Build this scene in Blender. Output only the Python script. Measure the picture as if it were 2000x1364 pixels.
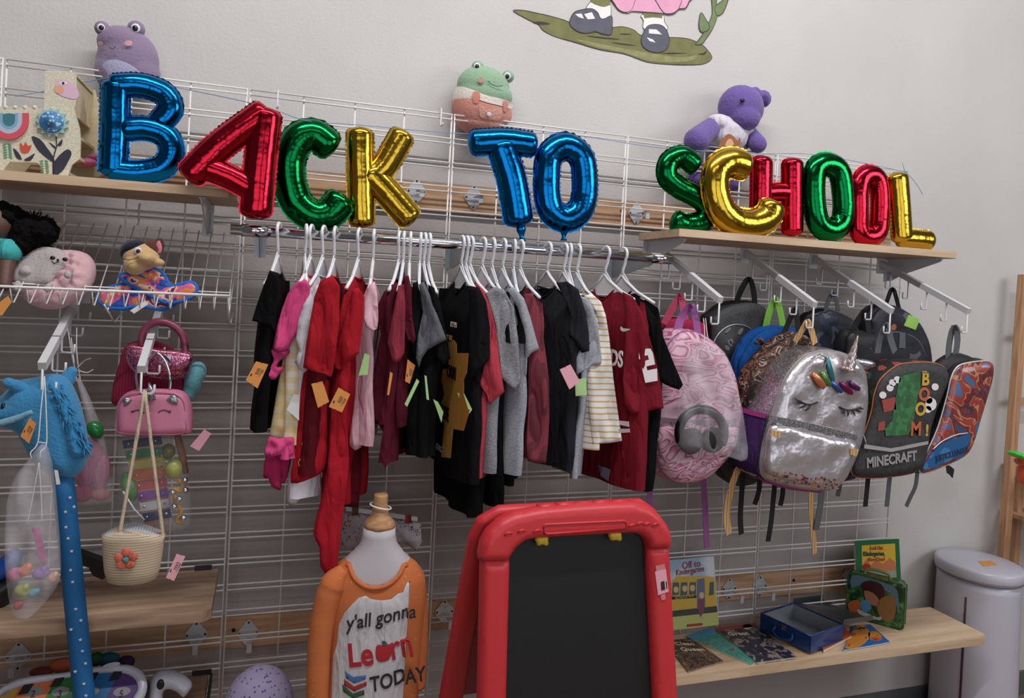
import bpy, math, random
import numpy as np
from mathutils import Vector, Matrix, noise
from mathutils.geometry import delaunay_2d_cdt
V = Vector
sc = bpy.context.scene
for o in list(bpy.data.objects): bpy.data.objects.remove(o)
C = sc.collection

# ------------------------------------------------------------------ camera
ZT = 2.23                                   # height of the grid wall's top rail above the floor
YAW, PITCH, ROLL = 0.31732081, -0.00601876, 0.04969037
CAM = V((0.69014473, -2.31550112, ZT-0.54773681))
FPX, CX, CY = 1455.0, 1000.0, 577.05        # focal length and optical centre for the 2000x1364 picture
FW = V((math.sin(YAW)*math.cos(PITCH), math.cos(YAW)*math.cos(PITCH), math.sin(PITCH)))
_r = V((math.cos(YAW), -math.sin(YAW), 0)); _u = _r.cross(FW)
RT = math.cos(ROLL)*_r + math.sin(ROLL)*_u
UP = -math.sin(ROLL)*_r + math.cos(ROLL)*_u
cd = bpy.data.cameras.new('camera'); cam = bpy.data.objects.new('camera', cd); C.objects.link(cam)
mw = Matrix((RT, UP, -FW)).transposed().to_4x4(); mw.translation = CAM
cam.matrix_world = mw
cd.sensor_fit = 'HORIZONTAL'; cd.sensor_width = 36; cd.lens = FPX/2000*36
cd.shift_y = -(682-CY)/2000; cd.clip_start = .05
sc.camera = cam
# ------------------------------------------------------------------ world, lights, exposure
w = bpy.data.worlds.new('world'); sc.world = w; w.use_nodes = True
bg = w.node_tree.nodes['Background']; bg.inputs[0].default_value = (1, .97, .98, 1); bg.inputs[1].default_value = .09
sc.view_settings.view_transform = 'Standard'; sc.view_settings.look = 'None'
sc.view_settings.exposure = 0.0; sc.view_settings.gamma = 1; sc.view_settings.use_curve_mapping = False
def area(name, loc, tgt, sx, sy, power, col):
    l = bpy.data.lights.new(name, 'AREA'); l.shape = 'RECTANGLE'; l.size = sx; l.size_y = sy; l.energy = power; l.color = col
    o = bpy.data.objects.new(name, l); C.objects.link(o); o.location = loc
    o.rotation_euler = (V(tgt)-V(loc)).to_track_quat('-Z', 'Y').to_euler(); return o
area('ceiling_tube_light', (1.5, -1.75, 4.35), (1.5, .1, 1.6), 3.8, .05, 96, (1, .975, .965))
area('window_light', (4.9, -3.0, 2.9), (2.9, 0, 1.9), 1.6, 1.3, 44, (.94, .97, 1))
area('far_tube_light', (.6, -4.6, 4.3), (.8, 0, 1.5), 2.6, .1, 12, (1, .97, .95))

# ------------------------------------------------------------------ pixel rays to points at a stated depth
def ray(px, py): return FW + RT*((px-CX)/FPX) - UP*((py-CY)/FPX)
def PY(px, py, y): d = ray(px, py); return CAM + d*((y-CAM.y)/d.y)
def PX(px, py, x): d = ray(px, py); return CAM + d*((x-CAM.x)/d.x)
def PZ(px, py, z): d = ray(px, py); return CAM + d*((z-CAM.z)/d.z)
def PIX(p):
    d = V(p)-CAM; z = d.dot(FW); return (CX+FPX*d.dot(RT)/z, CY-FPX*d.dot(UP)/z)
class Fr:                                   # a flat frame: origin, x axis, y axis, normal
    def __init__(s, o, ex, ey):
        s.o = V(o); s.ex = V(ex).normalized(); e = V(ey); e = e - s.ex*e.dot(s.ex); s.ey = e.normalized(); s.n = s.ex.cross(s.ey)
    def uv(s, px, py):
        d = ray(px, py); t = (s.o-CAM).dot(s.n)/d.dot(s.n); p = CAM+d*t-s.o; return (p.dot(s.ex), p.dot(s.ey))
    def w(s, u, v, h=0): return s.o+s.ex*u+s.ey*v+s.n*h
    def off(s, h): return Fr(s.o+s.n*h, s.ex, s.ey)
def frY(y, px=1000, py=577): return Fr(PY(px, py, y), (1, 0, 0), (0, 0, 1))
def frA(p, yaw, lean=0):                    # upright frame through p turned by yaw (0 faces the room), leaning back
    ex = V((math.cos(yaw), math.sin(yaw), 0)); n = V((math.sin(yaw), -math.cos(yaw), 0))
    ey = V((0, 0, 1))*math.cos(lean) - n*math.sin(lean); return Fr(p, ex, ey)
CF = YAW*-1.0                               # yaw that faces the viewer side of the room

# ------------------------------------------------------------------ materials
def lin(c): return tuple(((x/255)/12.92 if x/255 <= .04045 else ((x/255+.055)/1.055)**2.4) for x in c)+(1,)
MC = {}
def mat(name, col, rough=.6, metal=0, bump=0, bscale=200, alpha=1, sheen=0, spec=.5, coat=0, var=0, vscale=8, bdist=.002):
    if name in MC: return MC[name]
    m = bpy.data.materials.new(name); MC[name] = m; m.use_nodes = True
    nt = m.node_tree; b = nt.nodes['Principled BSDF']
    b.inputs['Base Color'].default_value = lin(col); b.inputs['Roughness'].default_value = rough
    b.inputs['Metallic'].default_value = metal; b.inputs['Alpha'].default_value = alpha
    b.inputs['Specular IOR Level'].default_value = spec; b.inputs['Coat Weight'].default_value = coat
    if sheen: b.inputs['Sheen Weight'].default_value = sheen
    m.diffuse_color = lin(col)
    if bump or var: tc = nt.nodes.new('ShaderNodeTexCoord')
    if bump:
        n = nt.nodes.new('ShaderNodeTexNoise'); n.inputs['Scale'].default_value = bscale; n.inputs['Detail'].default_value = 3
        bp = nt.nodes.new('ShaderNodeBump'); bp.inputs['Strength'].default_value = bump; bp.inputs['Distance'].default_value = bdist
        nt.links.new(tc.outputs['Object'], n.inputs['Vector']); nt.links.new(n.outputs['Fac'], bp.inputs['Height'])
        nt.links.new(bp.outputs['Normal'], b.inputs['Normal'])
    if var:
        n2 = nt.nodes.new('ShaderNodeTexNoise'); n2.inputs['Scale'].default_value = vscale; n2.inputs['Detail'].default_value = 4
        mx = nt.nodes.new('ShaderNodeMix'); mx.data_type = 'RGBA'; mx.blend_type = 'MULTIPLY'
        mx.inputs[6].default_value = lin(col); cr = nt.nodes.new('ShaderNodeValToRGB')
        cr.color_ramp.elements[0].position = .3; cr.color_ramp.elements[0].color = (1-var,)*3+(1,); cr.color_ramp.elements[1].position = .7
        nt.links.new(tc.outputs['Object'], n2.inputs['Vector']); nt.links.new(n2.outputs['Fac'], cr.inputs[0])
        mx.inputs[0].default_value = 1; nt.links.new(cr.outputs[0], mx.inputs[7]); nt.links.new(mx.outputs[2], b.inputs['Base Color'])
    return m
def ramp_mat(name, kind, scale, stops, rough=.7, distort=0, metal=0, const=True, rot=(0, 0, 0), scl=(1, 1, 1), bump=0, detail=2, coat=0, bscale=300):
    """procedural pattern: noise / voronoi / wave through a colour ramp of (position, rgb)"""
    if name in MC: return MC[name]
    m = bpy.data.materials.new(name); MC[name] = m; m.use_nodes = True
    nt = m.node_tree; b = nt.nodes['Principled BSDF']; b.inputs['Roughness'].default_value = rough; b.inputs['Metallic'].default_value = metal
    b.inputs['Coat Weight'].default_value = coat
    tc = nt.nodes.new('ShaderNodeTexCoord'); mp = nt.nodes.new('ShaderNodeMapping')
    mp.inputs['Rotation'].default_value = rot; mp.inputs['Scale'].default_value = scl
    nt.links.new(tc.outputs['Object'], mp.inputs[0])
    if kind == 'noise':
        n = nt.nodes.new('ShaderNodeTexNoise'); n.inputs['Detail'].default_value = detail; n.inputs['Distortion'].default_value = distort; out = n.outputs['Fac']
    elif kind == 'voronoi':
        n = nt.nodes.new('ShaderNodeTexVoronoi'); out = n.outputs['Distance']
    elif kind == 'cells':
        n = nt.nodes.new('ShaderNodeTexVoronoi'); out = n.outputs['Color']
    elif kind == 'wave':
        n = nt.nodes.new('ShaderNodeTexWave'); n.inputs['Distortion'].default_value = distort; n.inputs['Detail'].default_value = detail; out = n.outputs['Fac']
    n.inputs['Scale'].default_value = scale
    nt.links.new(mp.outputs[0], n.inputs['Vector'])
    cr = nt.nodes.new('ShaderNodeValToRGB'); r = cr.color_ramp; r.interpolation = 'CONSTANT' if const else 'LINEAR'
    while len(r.elements) > 1: r.elements.remove(r.elements[-1])
    r.elements[0].position = stops[0][0]; r.elements[0].color = lin(stops[0][1])
    for p, c in stops[1:]: e = r.elements.new(p); e.color = lin(c)
    nt.links.new(out, cr.inputs[0]); nt.links.new(cr.outputs[0], b.inputs['Base Color'])
    m.diffuse_color = lin(stops[0][1])
    if bump:
        n2 = nt.nodes.new('ShaderNodeTexNoise'); n2.inputs['Scale'].default_value = bscale
        bp = nt.nodes.new('ShaderNodeBump'); bp.inputs['Strength'].default_value = bump; bp.inputs['Distance'].default_value = .002
        nt.links.new(tc.outputs['Object'], n2.inputs['Vector']); nt.links.new(n2.outputs['Fac'], bp.inputs['Height']); nt.links.new(bp.outputs['Normal'], b.inputs['Normal'])
    return m
def cloth(name, col, rough=.92, **k):
    k.setdefault('bump', .3); k.setdefault('bscale', 260); k.setdefault('spec', .12)
    new = name not in MC; m = mat(name, col, rough, **k)
    if new:                                  # broad soft folds running mostly downwards
        nt = m.node_tree; b = nt.nodes['Principled BSDF']; prev = b.inputs['Normal'].links[0].from_socket
        tc = nt.nodes.new('ShaderNodeTexCoord'); mp = nt.nodes.new('ShaderNodeMapping'); mp.inputs['Scale'].default_value = (34, 34, 9)
        n = nt.nodes.new('ShaderNodeTexNoise'); n.inputs['Scale'].default_value = 1; n.inputs['Detail'].default_value = 2; n.inputs['Distortion'].default_value = .8
        bp = nt.nodes.new('ShaderNodeBump'); bp.inputs['Strength'].default_value = .9; bp.inputs['Distance'].default_value = .014
        nt.links.new(tc.outputs['Object'], mp.inputs[0]); nt.links.new(mp.outputs[0], n.inputs['Vector']); nt.links.new(n.outputs['Fac'], bp.inputs['Height'])
        nt.links.new(prev, bp.inputs['Normal']); nt.links.new(bp.outputs['Normal'], b.inputs['Normal'])
    return m
def clear(name, col=(235, 232, 238), alpha=.2, rough=.18):
    return mat(name, col, rough, alpha=alpha, bump=.8, bscale=26, bdist=.01)

# ------------------------------------------------------------------ mesh builder
class M:
    def __init__(s): s.v = []; s.f = []; s.m = []; s.sm = []
    def add(s, v, f, mi=0, smooth=True):
        b = len(s.v); s.v += [V(p) for p in v]; s.f += [tuple(i+b for i in q) for q in f]; s.m += [mi]*len(f); s.sm += [smooth]*len(f); return s
    def box(s, c, d, ax=None, mi=0):
        ax = ax or (V((1, 0, 0)), V((0, 1, 0)), V((0, 0, 1))); c = V(c)
        v = [c+ax[0]*(i*d[0]/2)+ax[1]*(j*d[1]/2)+ax[2]*(k*d[2]/2) for k in (-1, 1) for j in (-1, 1) for i in (-1, 1)]
        return s.add(v, [(0, 2, 3, 1), (4, 5, 7, 6), (0, 1, 5, 4), (2, 6, 7, 3), (0, 4, 6, 2), (1, 3, 7, 5)], mi, False)
    def tube(s, pts, r, n=8, mi=0, cap=True, flat=1.0, up=None, closed=False):
        """tube through pts; r number or list; flat squashes along 'up'"""
        pts = [V(p) for p in pts]; N = len(pts); rr = r if isinstance(r, (list, tuple)) else [r]*N
        v = []; prev = None
        for i, p in enumerate(pts):
            if closed: t = (pts[(i+1) % N]-pts[i-1])
            else: t = pts[min(i+1, N-1)]-pts[max(i-1, 0)]
            if t.length < 1e-9: t = V((0, 0, 1))
            t.normalize()
            if up is not None: a = V(up)
            elif prev is None: a = V((0, 0, 1)) if abs(t.z) < .9 else V((1, 0, 0))
            else: a = prev
            a = a-t*a.dot(t); a.normalize(); prev = a; b = t.cross(a)
            for k in range(n):
                q = 2*math.pi*k/n; v.append(p+b*(rr[i]*math.cos(q))+a*(rr[i]*flat*math.sin(q)))
        f = [(i*n+k, i*n+(k+1) % n, (i+1)*n+(k+1) % n, (i+1)*n+k) for i in range(N-1) for k in range(n)]
        if closed: f += [((N-1)*n+k, (N-1)*n+(k+1) % n, (k+1) % n, k) for k in range(n)]
        elif cap: f += [tuple(range(n))[::-1], tuple(range((N-1)*n, N*n))]
        return s.add(v, f, mi)
    def sph(s, c, r, seg=20, rings=12, mi=0, ax=None):
        r = r if isinstance(r, (tuple, list)) else (r, r, r); ax = ax or (V((1, 0, 0)), V((0, 1, 0)), V((0, 0, 1))); c = V(c); v = []
        v.append(c+ax[2]*r[2])
        for i in range(1, rings):
            th = math.pi*i/rings
            for j in range(seg):
                ph = 2*math.pi*j/seg; v.append(c+ax[0]*(r[0]*math.sin(th)*math.cos(ph))+ax[1]*(r[1]*math.sin(th)*math.sin(ph))+ax[2]*(r[2]*math.cos(th)))
        v.append(c-ax[2]*r[2]); e = len(v)-1
        f = [(0, 1+j, 1+(j+1) % seg) for j in range(seg)]
        for i in range(rings-2):
            a = 1+i*seg; f += [(a+j, a+seg+j, a+seg+(j+1) % seg, a+(j+1) % seg) for j in range(seg)]
        a = 1+(rings-2)*seg; f += [(a+j, e, a+(j+1) % seg) for j in range(seg)]
        return s.add(v, f, mi)
    def prism(s, poly, fr, h0, h1, mi=0, smooth=False):
        """outline (u,v) in frame, from height h0 to h1 along the normal"""
        poly = [V(p) for p in poly]; n = len(poly)
        A = sum(poly[i].x*poly[(i+1) % n].y-poly[(i+1) % n].x*poly[i].y for i in range(n))
        if A < 0: poly = poly[::-1]
        v = [fr.w(p.x, p.y, h1) for p in poly]+[fr.w(p.x, p.y, h0) for p in poly]
        f = [(i, i+n, (i+1) % n+n, (i+1) % n) for i in range(n)]
        r = delaunay_2d_cdt(poly, [], [list(range(n))], 1, 1e-7)
        if len(r[0]) == n:
            for q in r[2]:
                q = list(q)
                a, b, c = [poly[i] for i in q[:3]]
                if (b-a).cross(c-a) < 0: q = q[::-1]
                f += [tuple(q), tuple(i+n for i in q[::-1])]
        else: f += [tuple(range(n)), tuple(range(n, 2*n))[::-1]]
        return s.add(v, f, mi, smooth)
    def lathe(s, prof, c, ax=(0, 0, 1), n=28, mi=0, sx=1, sy=1, exx=None):
        """prof = (radius, height) list about axis"""
        a = V(ax).normalized(); x = V(exx) if exx else (V((1, 0, 0)) if abs(a.x) < .9 else V((0, 1, 0))); x = (x-a*x.dot(a)).normalized(); y = a.cross(x); c = V(c)
        v = [c+a*h+x*(r*sx*math.cos(2*math.pi*k/n))+y*(r*sy*math.sin(2*math.pi*k/n)) for r, h in prof for k in range(n)]
        f = [(i*n+k, i*n+(k+1) % n, (i+1)*n+(k+1) % n, (i+1)*n+k) for i in range(len(prof)-1) for k in range(n)]
        if prof[0][0] > 1e-6: f.append(tuple(range(n))[::-1])
        if prof[-1][0] > 1e-6: f.append(tuple(range((len(prof)-1)*n, len(prof)*n)))
        return s.add(v, f, mi)
def catmull(P, n=6, closed=True):
    P = [V(p) for p in P]; N = len(P); out = []
    for i in range(N if closed else N-1):
        g = (lambda k: P[k % N]) if closed else (lambda k: P[max(0, min(N-1, k))])
        a, b, c, d = g(i-1), g(i), g(i+1), g(i+2)
        for k in range(n):
            t = k/n; out.append(.5*((2*b)+(c-a)*t+(2*a-5*b+4*c-d)*t*t+(3*b-a-3*c+d)*t**3))
    if not closed: out.append(P[-1])
    return out
ORG = {}
def link(name, m, mats, parent=None, org=None, shade=None):
    me = bpy.data.meshes.new(name)
    if parent is not None: org = ORG[parent.name]
    if org is None:
        xs = [p.x for p in m.v]; ys = [p.y for p in m.v]; zs = [p.z for p in m.v]
        org = V(((min(xs)+max(xs))/2, (min(ys)+max(ys))/2, min(zs)))
    me.from_pydata([tuple(p-org) for p in m.v], [], m.f)
    mats = mats if isinstance(mats, (list, tuple)) else [mats]
    for x in mats: me.materials.append(x)
    me.polygons.foreach_set('material_index', m.m)
    me.polygons.foreach_set('use_smooth', m.sm if shade is None else [shade]*len(m.f))
    me.update()
    o = bpy.data.objects.new(name, me); C.objects.link(o)
    if parent is not None: o.parent = parent
    else: o.location = org
    ORG[o.name] = org
    return o
def tag(o, label, cat=None, group=None):
    o['label'] = label
    if cat: o['category'] = cat
    if group: o['group'] = group
    return o
def thing(name, label, cat, loc, group=None):
    o = bpy.data.objects.new(name, None); C.objects.link(o); o.location = V(loc); o.empty_display_size = .02
    ORG[o.name] = V(loc); return tag(o, label, cat, group)
def struct(name, m, mats, shade=None):
    o = link(name, m, mats, org=V((0, 0, 0)), shade=shade); o['kind'] = 'structure'; return o
def inpoly(P, poly):
    x, y = P[:, 0], P[:, 1]; r = np.zeros(len(P), bool); n = len(poly)
    for i in range(n):
        x0, y0 = poly[i]; x1, y1 = poly[(i+1) % n]
        if y0 == y1: continue
        c = ((y0 > y) != (y1 > y)) & (x < (x1-x0)*(y-y0)/(y1-y0)+x0); r ^= c
    return r
def pdist(P, poly):
    A = np.array(poly); B = np.roll(A, -1, 0); d = np.full(len(P), 1e9)
    for a, b in zip(A, B):
        e = b-a; L = (e*e).sum()
        if L < 1e-14: continue
        t = np.clip(((P-a)@e)/L, 0, 1); q = P-(a+t[:, None]*e); d = np.minimum(d, np.sqrt((q*q).sum(1)))
    return d
def resample(poly, h):
    out = []; n = len(poly)
    for i in range(n):
        a = np.array(poly[i]); b = np.array(poly[(i+1) % n]); L = np.linalg.norm(b-a); k = max(1, int(round(L/h)))
        for j in range(k): out.append(tuple(a+(b-a)*j/k))
    return out
def puff(poly, fr, th, R=None, back=1.0, h=.01, holes=(), nz=0, nf=25, nv=1.0, seed=0, mi=0, fn=None, m=None, lift=0):
    """a stuffed shape: outline (u,v) in frame, bulging th to the front and th*back to the rear; R = how far in the edge rounds"""
    m = m or M(); poly = resample(poly, h); holes = [resample(q, h) for q in holes]; R = R or th*1.3
    loops = [poly]+holes; A = np.concatenate([np.array(l) for l in loops])
    lo, hi = A.min(0), A.max(0)
    gx, gy = np.meshgrid(np.arange(lo[0], hi[0], h), np.arange(lo[1], hi[1], h*.87)); gx = gx+(np.arange(gx.shape[0]) % 2)[:, None]*h/2
    P = np.stack([gx.ravel(), gy.ravel()], 1)
    def inside(P):
        r = inpoly(P, poly)
        for q in holes: r &= ~inpoly(P, q)
        return r
    def dist(P):
        d = pdist(P, poly)
        for q in holes: d = np.minimum(d, pdist(P, q))
        return d
    extra = []
    for l in loops:
        L = np.array(l); T = np.roll(L, -1, 0)-np.roll(L, 1, 0); T /= (np.linalg.norm(T, axis=1)[:, None]+1e-12); Nn = np.stack([-T[:, 1], T[:, 0]], 1)
        for e in (.07*R, .28*R):
            for sg in (1, -1): extra.append((L+Nn*e*sg, e))
    P = P[inside(P)]; P = P[dist(P) > max(.5*R if .5*R < h else .45*R, h*.5)] if len(P) else P
    pts = [P]
    for q, e in extra:
        q = q[inside(q)]
        if len(q): q = q[dist(q) > e*.93]
        if len(q): pts.append(q)
    I = np.concatenate(pts) if len(pts) else np.zeros((0, 2))
    nb = len(A); allp = np.concatenate([A, I]); edges = []; k = 0
    for l in loops:
        edges += [(k+i, k+(i+1) % len(l)) for i in range(len(l))]; k += len(l)
    res = delaunay_2d_cdt([V(p) for p in allp], edges, [], 0, 1e-6)
    W = np.array([tuple(p) for p in res[0]]); orig = res[3]
    isb = np.array([any(j < nb for j in o) for o in orig]); d = dist(W); d[isb] = 0
    t = np.clip(d/R, 0, 1); H = th*np.sqrt(np.clip(1-(1-t)**2, 0, 1))
    if fn is not None: H = H*np.array([fn(p[0], p[1]) for p in W])
    if nz:
        N = np.array([noise.noise((p[0]*nf+seed*7.1, p[1]*nf*nv, seed*3.3)) for p in W]); H = H+nz*N*t
    F = [list(q) for q in res[2]]; cen = np.array([W[q].mean(0) for q in F]); ok = inside(cen)
    F = [q for q, g in zip(F, ok) if g]
    fv = [fr.w(p[0], p[1], lift+hh) for p, hh in zip(W, H)]; used = {}; v = list(fv); bi = {}
    for i in range(len(W)):
        if isb[i]: bi[i] = i
        else: bi[i] = len(v); v.append(fr.w(W[i][0], W[i][1], lift-H[i]*back))
    f = []
    for q in F:
        a, b, c = W[q[0]], W[q[1]], W[q[2]]
        if (b[0]-a[0])*(c[1]-a[1])-(b[1]-a[1])*(c[0]-a[0]) < 0: q = q[::-1]
        f.append(tuple(q)); f.append(tuple(bi[i] for i in q[::-1]))
    return m.add(v, f, mi)
def pxp(pts, fr, smooth=0):                 # outline given in picture pixels, brought onto the frame
    if smooth: pts = [tuple(p)[:2] for p in catmull([V((a, b)) for a, b in pts], smooth)]
    return [fr.uv(a, b) for a, b in pts]
def remesh(o, vox, sm=6, tex=None, dstr=0):
    r = o.modifiers.new('remesh', 'REMESH'); r.mode = 'VOXEL'; r.voxel_size = vox; r.use_smooth_shade = True
    s = o.modifiers.new('smooth', 'SMOOTH'); s.iterations = sm; s.factor = .6
    if dstr:
        t = bpy.data.textures.new('fur', 'CLOUDS'); t.noise_scale = tex or .01
        d = o.modifiers.new('fur', 'DISPLACE'); d.texture = t; d.strength = dstr; d.texture_coords = 'LOCAL'; d.mid_level = .5
    return o
def text(s, fr, u, v, size, m, parent, name='lettering', ex=.0006, align='LEFT', rot=0, shear=0, lift=.001, bold=0, sx=1, label=None):
    cu = bpy.data.curves.new(name, 'FONT'); cu.body = s; cu.size = size; cu.extrude = ex; cu.align_x = align; cu.shear = shear; cu.offset = bold; cu.resolution_u = 3
    t = bpy.data.objects.new(name, cu); C.objects.link(t); bpy.context.view_layer.update()
    dg = bpy.context.evaluated_depsgraph_get(); me = bpy.data.meshes.new_from_object(t.evaluated_get(dg))
    bpy.data.objects.remove(t); bpy.data.curves.remove(cu)
    c, s_ = math.cos(rot), math.sin(rot); mm = M()
    mm.add([fr.w(u+(p.co.x*sx*c-p.co.y*s_), v+(p.co.x*sx*s_+p.co.y*c), lift+ex+p.co.z) for p in me.vertices], [tuple(q.vertices) for q in me.polygons], 0, False)
    bpy.data.meshes.remove(me)
    o = link(name, mm, m, parent)
    if label: o['label'] = label
    return o
def ellipse(cx, cy, rx, ry, n=24, rot=0): return [(cx+rx*math.cos(a)*math.cos(rot)-ry*math.sin(a)*math.sin(rot), cy+rx*math.cos(a)*math.sin(rot)+ry*math.sin(a)*math.cos(rot)) for a in [2*math.pi*i/n for i in range(n)]]
def mpp(fr, px, py): a = fr.uv(px, py); b = fr.uv(px+10, py); c = fr.uv(px, py+10); return (abs(b[0]-a[0])/10+abs(c[1]-a[1])/10)/2
# ------------------------------------------------------------------ the setting
YW = .10
def wood(name, a, b, c, scale=6, axis=0):
    scl = [1, 9, 9]; scl = tuple(scl if axis == 0 else [9, 1, 9] if axis == 1 else [9, 9, 1])
    return ramp_mat(name, 'noise', scale, [(.25, a), (.5, b), (.72, c)], .65, 1.2, 0, False, (0, 0, 0), scl, .15, 4, 0, 60)
m_wall = mat('painted_plaster', (196, 193, 191), .75, bump=.45, bscale=110, bdist=.003, var=.10, vscale=2.2)
# darker grey-brown wall colour behind the grid, with an uneven edge
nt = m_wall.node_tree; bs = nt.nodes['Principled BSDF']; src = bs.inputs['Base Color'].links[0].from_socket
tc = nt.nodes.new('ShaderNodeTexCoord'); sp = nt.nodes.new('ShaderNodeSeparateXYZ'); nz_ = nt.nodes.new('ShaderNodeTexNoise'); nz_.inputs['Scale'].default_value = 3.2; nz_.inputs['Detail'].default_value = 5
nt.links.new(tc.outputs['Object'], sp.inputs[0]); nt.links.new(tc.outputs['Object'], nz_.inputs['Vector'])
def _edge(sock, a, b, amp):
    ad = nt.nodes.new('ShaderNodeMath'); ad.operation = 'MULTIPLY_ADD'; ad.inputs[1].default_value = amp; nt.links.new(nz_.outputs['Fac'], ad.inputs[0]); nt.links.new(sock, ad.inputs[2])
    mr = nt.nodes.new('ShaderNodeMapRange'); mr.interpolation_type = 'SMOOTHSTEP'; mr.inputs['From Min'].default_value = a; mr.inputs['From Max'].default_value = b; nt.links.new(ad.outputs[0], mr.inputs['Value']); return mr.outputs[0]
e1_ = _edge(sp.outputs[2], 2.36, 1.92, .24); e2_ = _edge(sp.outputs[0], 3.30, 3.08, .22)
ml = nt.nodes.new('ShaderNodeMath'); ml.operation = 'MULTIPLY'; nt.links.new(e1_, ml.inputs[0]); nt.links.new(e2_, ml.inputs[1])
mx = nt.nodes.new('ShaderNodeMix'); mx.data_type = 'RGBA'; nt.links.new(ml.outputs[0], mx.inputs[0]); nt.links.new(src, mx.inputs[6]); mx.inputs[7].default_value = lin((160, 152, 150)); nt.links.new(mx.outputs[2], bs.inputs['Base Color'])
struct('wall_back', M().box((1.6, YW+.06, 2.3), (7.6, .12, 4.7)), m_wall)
struct('floor', M().box((1.6, -2.75, -.03), (7.6, 5.9, .06)), ramp_mat('floor_boards', 'noise', 3, [(.3, (120, 92, 70)), (.7, (152, 122, 96))], .5, 1, 0, False, (0, 0, 0), (1, 8, 1)))
struct('ceiling', M().box((1.6, -2.75, 4.63), (7.6, 5.9, .06)), mat('ceiling_paint', (190, 190, 190), .9))
WF = -5.6                                   # shop front behind the viewer, with two big daylight windows
q = M(); q.box((1.6, WF, .4), (7.6, .12, .8)).box((1.6, WF, 3.75), (7.6, .12, 1.7))
for xa, xb in ((-2.2, -1.2), (1.3, 1.9), (4.4, 5.4)): q.box(((xa+xb)/2, WF, 1.85), (xb-xa, .12, 2.1))
struct('wall_front', q, mat('front_wall_paint', (120, 116, 112), .8)); m_win = bpy.data.materials.new('daylight_glass'); m_win.use_nodes = True; b_ = m_win.node_tree.nodes['Principled BSDF']
b_.inputs['Emission Color'].default_value = (.86, .93, 1, 1); b_.inputs['Emission Strength'].default_value = 1.8
for i, (xa, xb) in enumerate(((-1.2, 1.3), (1.9, 4.4))):
    struct('window_%d' % (i+1), M().box(((xa+xb)/2, WF, 1.85), (xb-xa, .02, 2.1)), m_win)
    q = M(); q.box(((xa+xb)/2, WF+.02, 1.85), (.05, .05, 2.1)).box(((xa+xb)/2, WF+.02, 2.3), (xb-xa, .05, .05)); struct('trim_%d' % (i+3), q, mat('window_mullion', (60, 60, 62), .5))
struct('baseboard_back', M().box((1.6, YW-.006, .052), (7.6, .012, .104)), mat('grey_baseboard', (84, 88, 92), .5))
m_board = wood('pine_rail', (142, 104, 78), (176, 138, 106), (192, 158, 126), 3)
m_nail = mat('dark_nail', (38, 32, 32), .5, .5)
def rail(name, zc, x0, x1):
    m = M().box(((x0+x1)/2, YW-.01, zc), (x1-x0, .02, .09))
    x = x0+.2
    while x < x1: m.tube([(x, YW-.019, zc+.01), (x, YW-.022, zc+.01)], .006, 10, 1); x += .41
    struct(name, m, [m_board, m_nail])
ZU = PY(925, 392, YW-.02).z; ZL = PY(1424, 1150, YW-.02).z
rail('trim_1', ZU, -1.2, 3.08); rail('trim_2', ZL, -1.2, 3.08)
# mural painted on the wall: flat paint, drawn where it is
m_pol = mat('mural_dark_line', (62, 50, 56), .8); m_pg = mat('mural_olive', (122, 122, 78), .85, var=.25, vscale=25)
m_pk = mat('mural_pink', (222, 160, 186), .8, var=.12, vscale=20); m_pgy = mat('mural_slate', (92, 94, 106), .8, var=.2, vscale=30)
m_pw = mat('mural_white', (226, 222, 222), .8); m_gt = mat('mural_grass_edge', (150, 150, 104), .9, var=.3, vscale=40); m_pg2 = mat('mural_stem_green', (118, 134, 92), .85, var=.2, vscale=25)
FWALL = Fr(PY(1200, 60, YW-.001), (1, 0, 0), (0, 0, 1))
mural = thing('mural', 'painted wall mural of two dark buckle shoes below a pink skirt on olive ground', 'mural', PY(1200, 110, YW-.001))
def mp(pts): return [(1000+a/4.444, b/4.444) for a, b in pts]
def paint(name, pts, m, lay, sm=4, outline=0, closed=True, w=2.2):
    P = pxp(pts, FWALL, sm)
    if m is not None: link(name, M().prism(P, FWALL, lay*.0004, lay*.0004+.0003), m, mural)
    if outline:
        Q = [V(p) for p in P]; mm = M(); n = len(Q); hw = w*mpp(FWALL, 1200, 60)/2; v = []
        for i in range(n):
            t = Q[(i+1) % n]-Q[i-1]; t.normalize(); nn = V((-t.y, t.x))
            k = hw*(.7+.5*noise.noise((Q[i].x*9, Q[i].y*9, lay)))
            v += [FWALL.w(*(Q[i]+nn*k), (lay+.9)*.0004), FWALL.w(*(Q[i]-nn*k), (lay+.9)*.0004)]
        rng = range(n if closed else n-1)
        mm.add(v, [(2*i, 2*i+1, 2*((i+1) % n)+1, 2*((i+1) % n)) for i in rng]); link('outline', mm, m_pol, mural)
paint('ground', mp([(10, 95), (90, 90), (230, 118), (330, 140), (450, 175), (520, 200), (700, 230), (860, 240), (960, 232), (1060, 262), (1130, 310), (1360, 325), (1520, 335), (1640, 385), (1700, 440), (1735, 500), (1690, 545), (1600, 562), (1400, 560), (1180, 540), (980, 470), (760, 430), (560, 370), (380, 320), (270, 265), (230, 215), (130, 165)]), m_pg, 1, 4, 1)
paint('ground', mp([(560, 345), (760, 380), (960, 420), (1100, 445), (1300, 480), (1480, 500), (1600, 480), (1560, 525), (1400, 540), (1180, 525), (980, 460), (760, 415)]), m_gt, 2)
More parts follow.
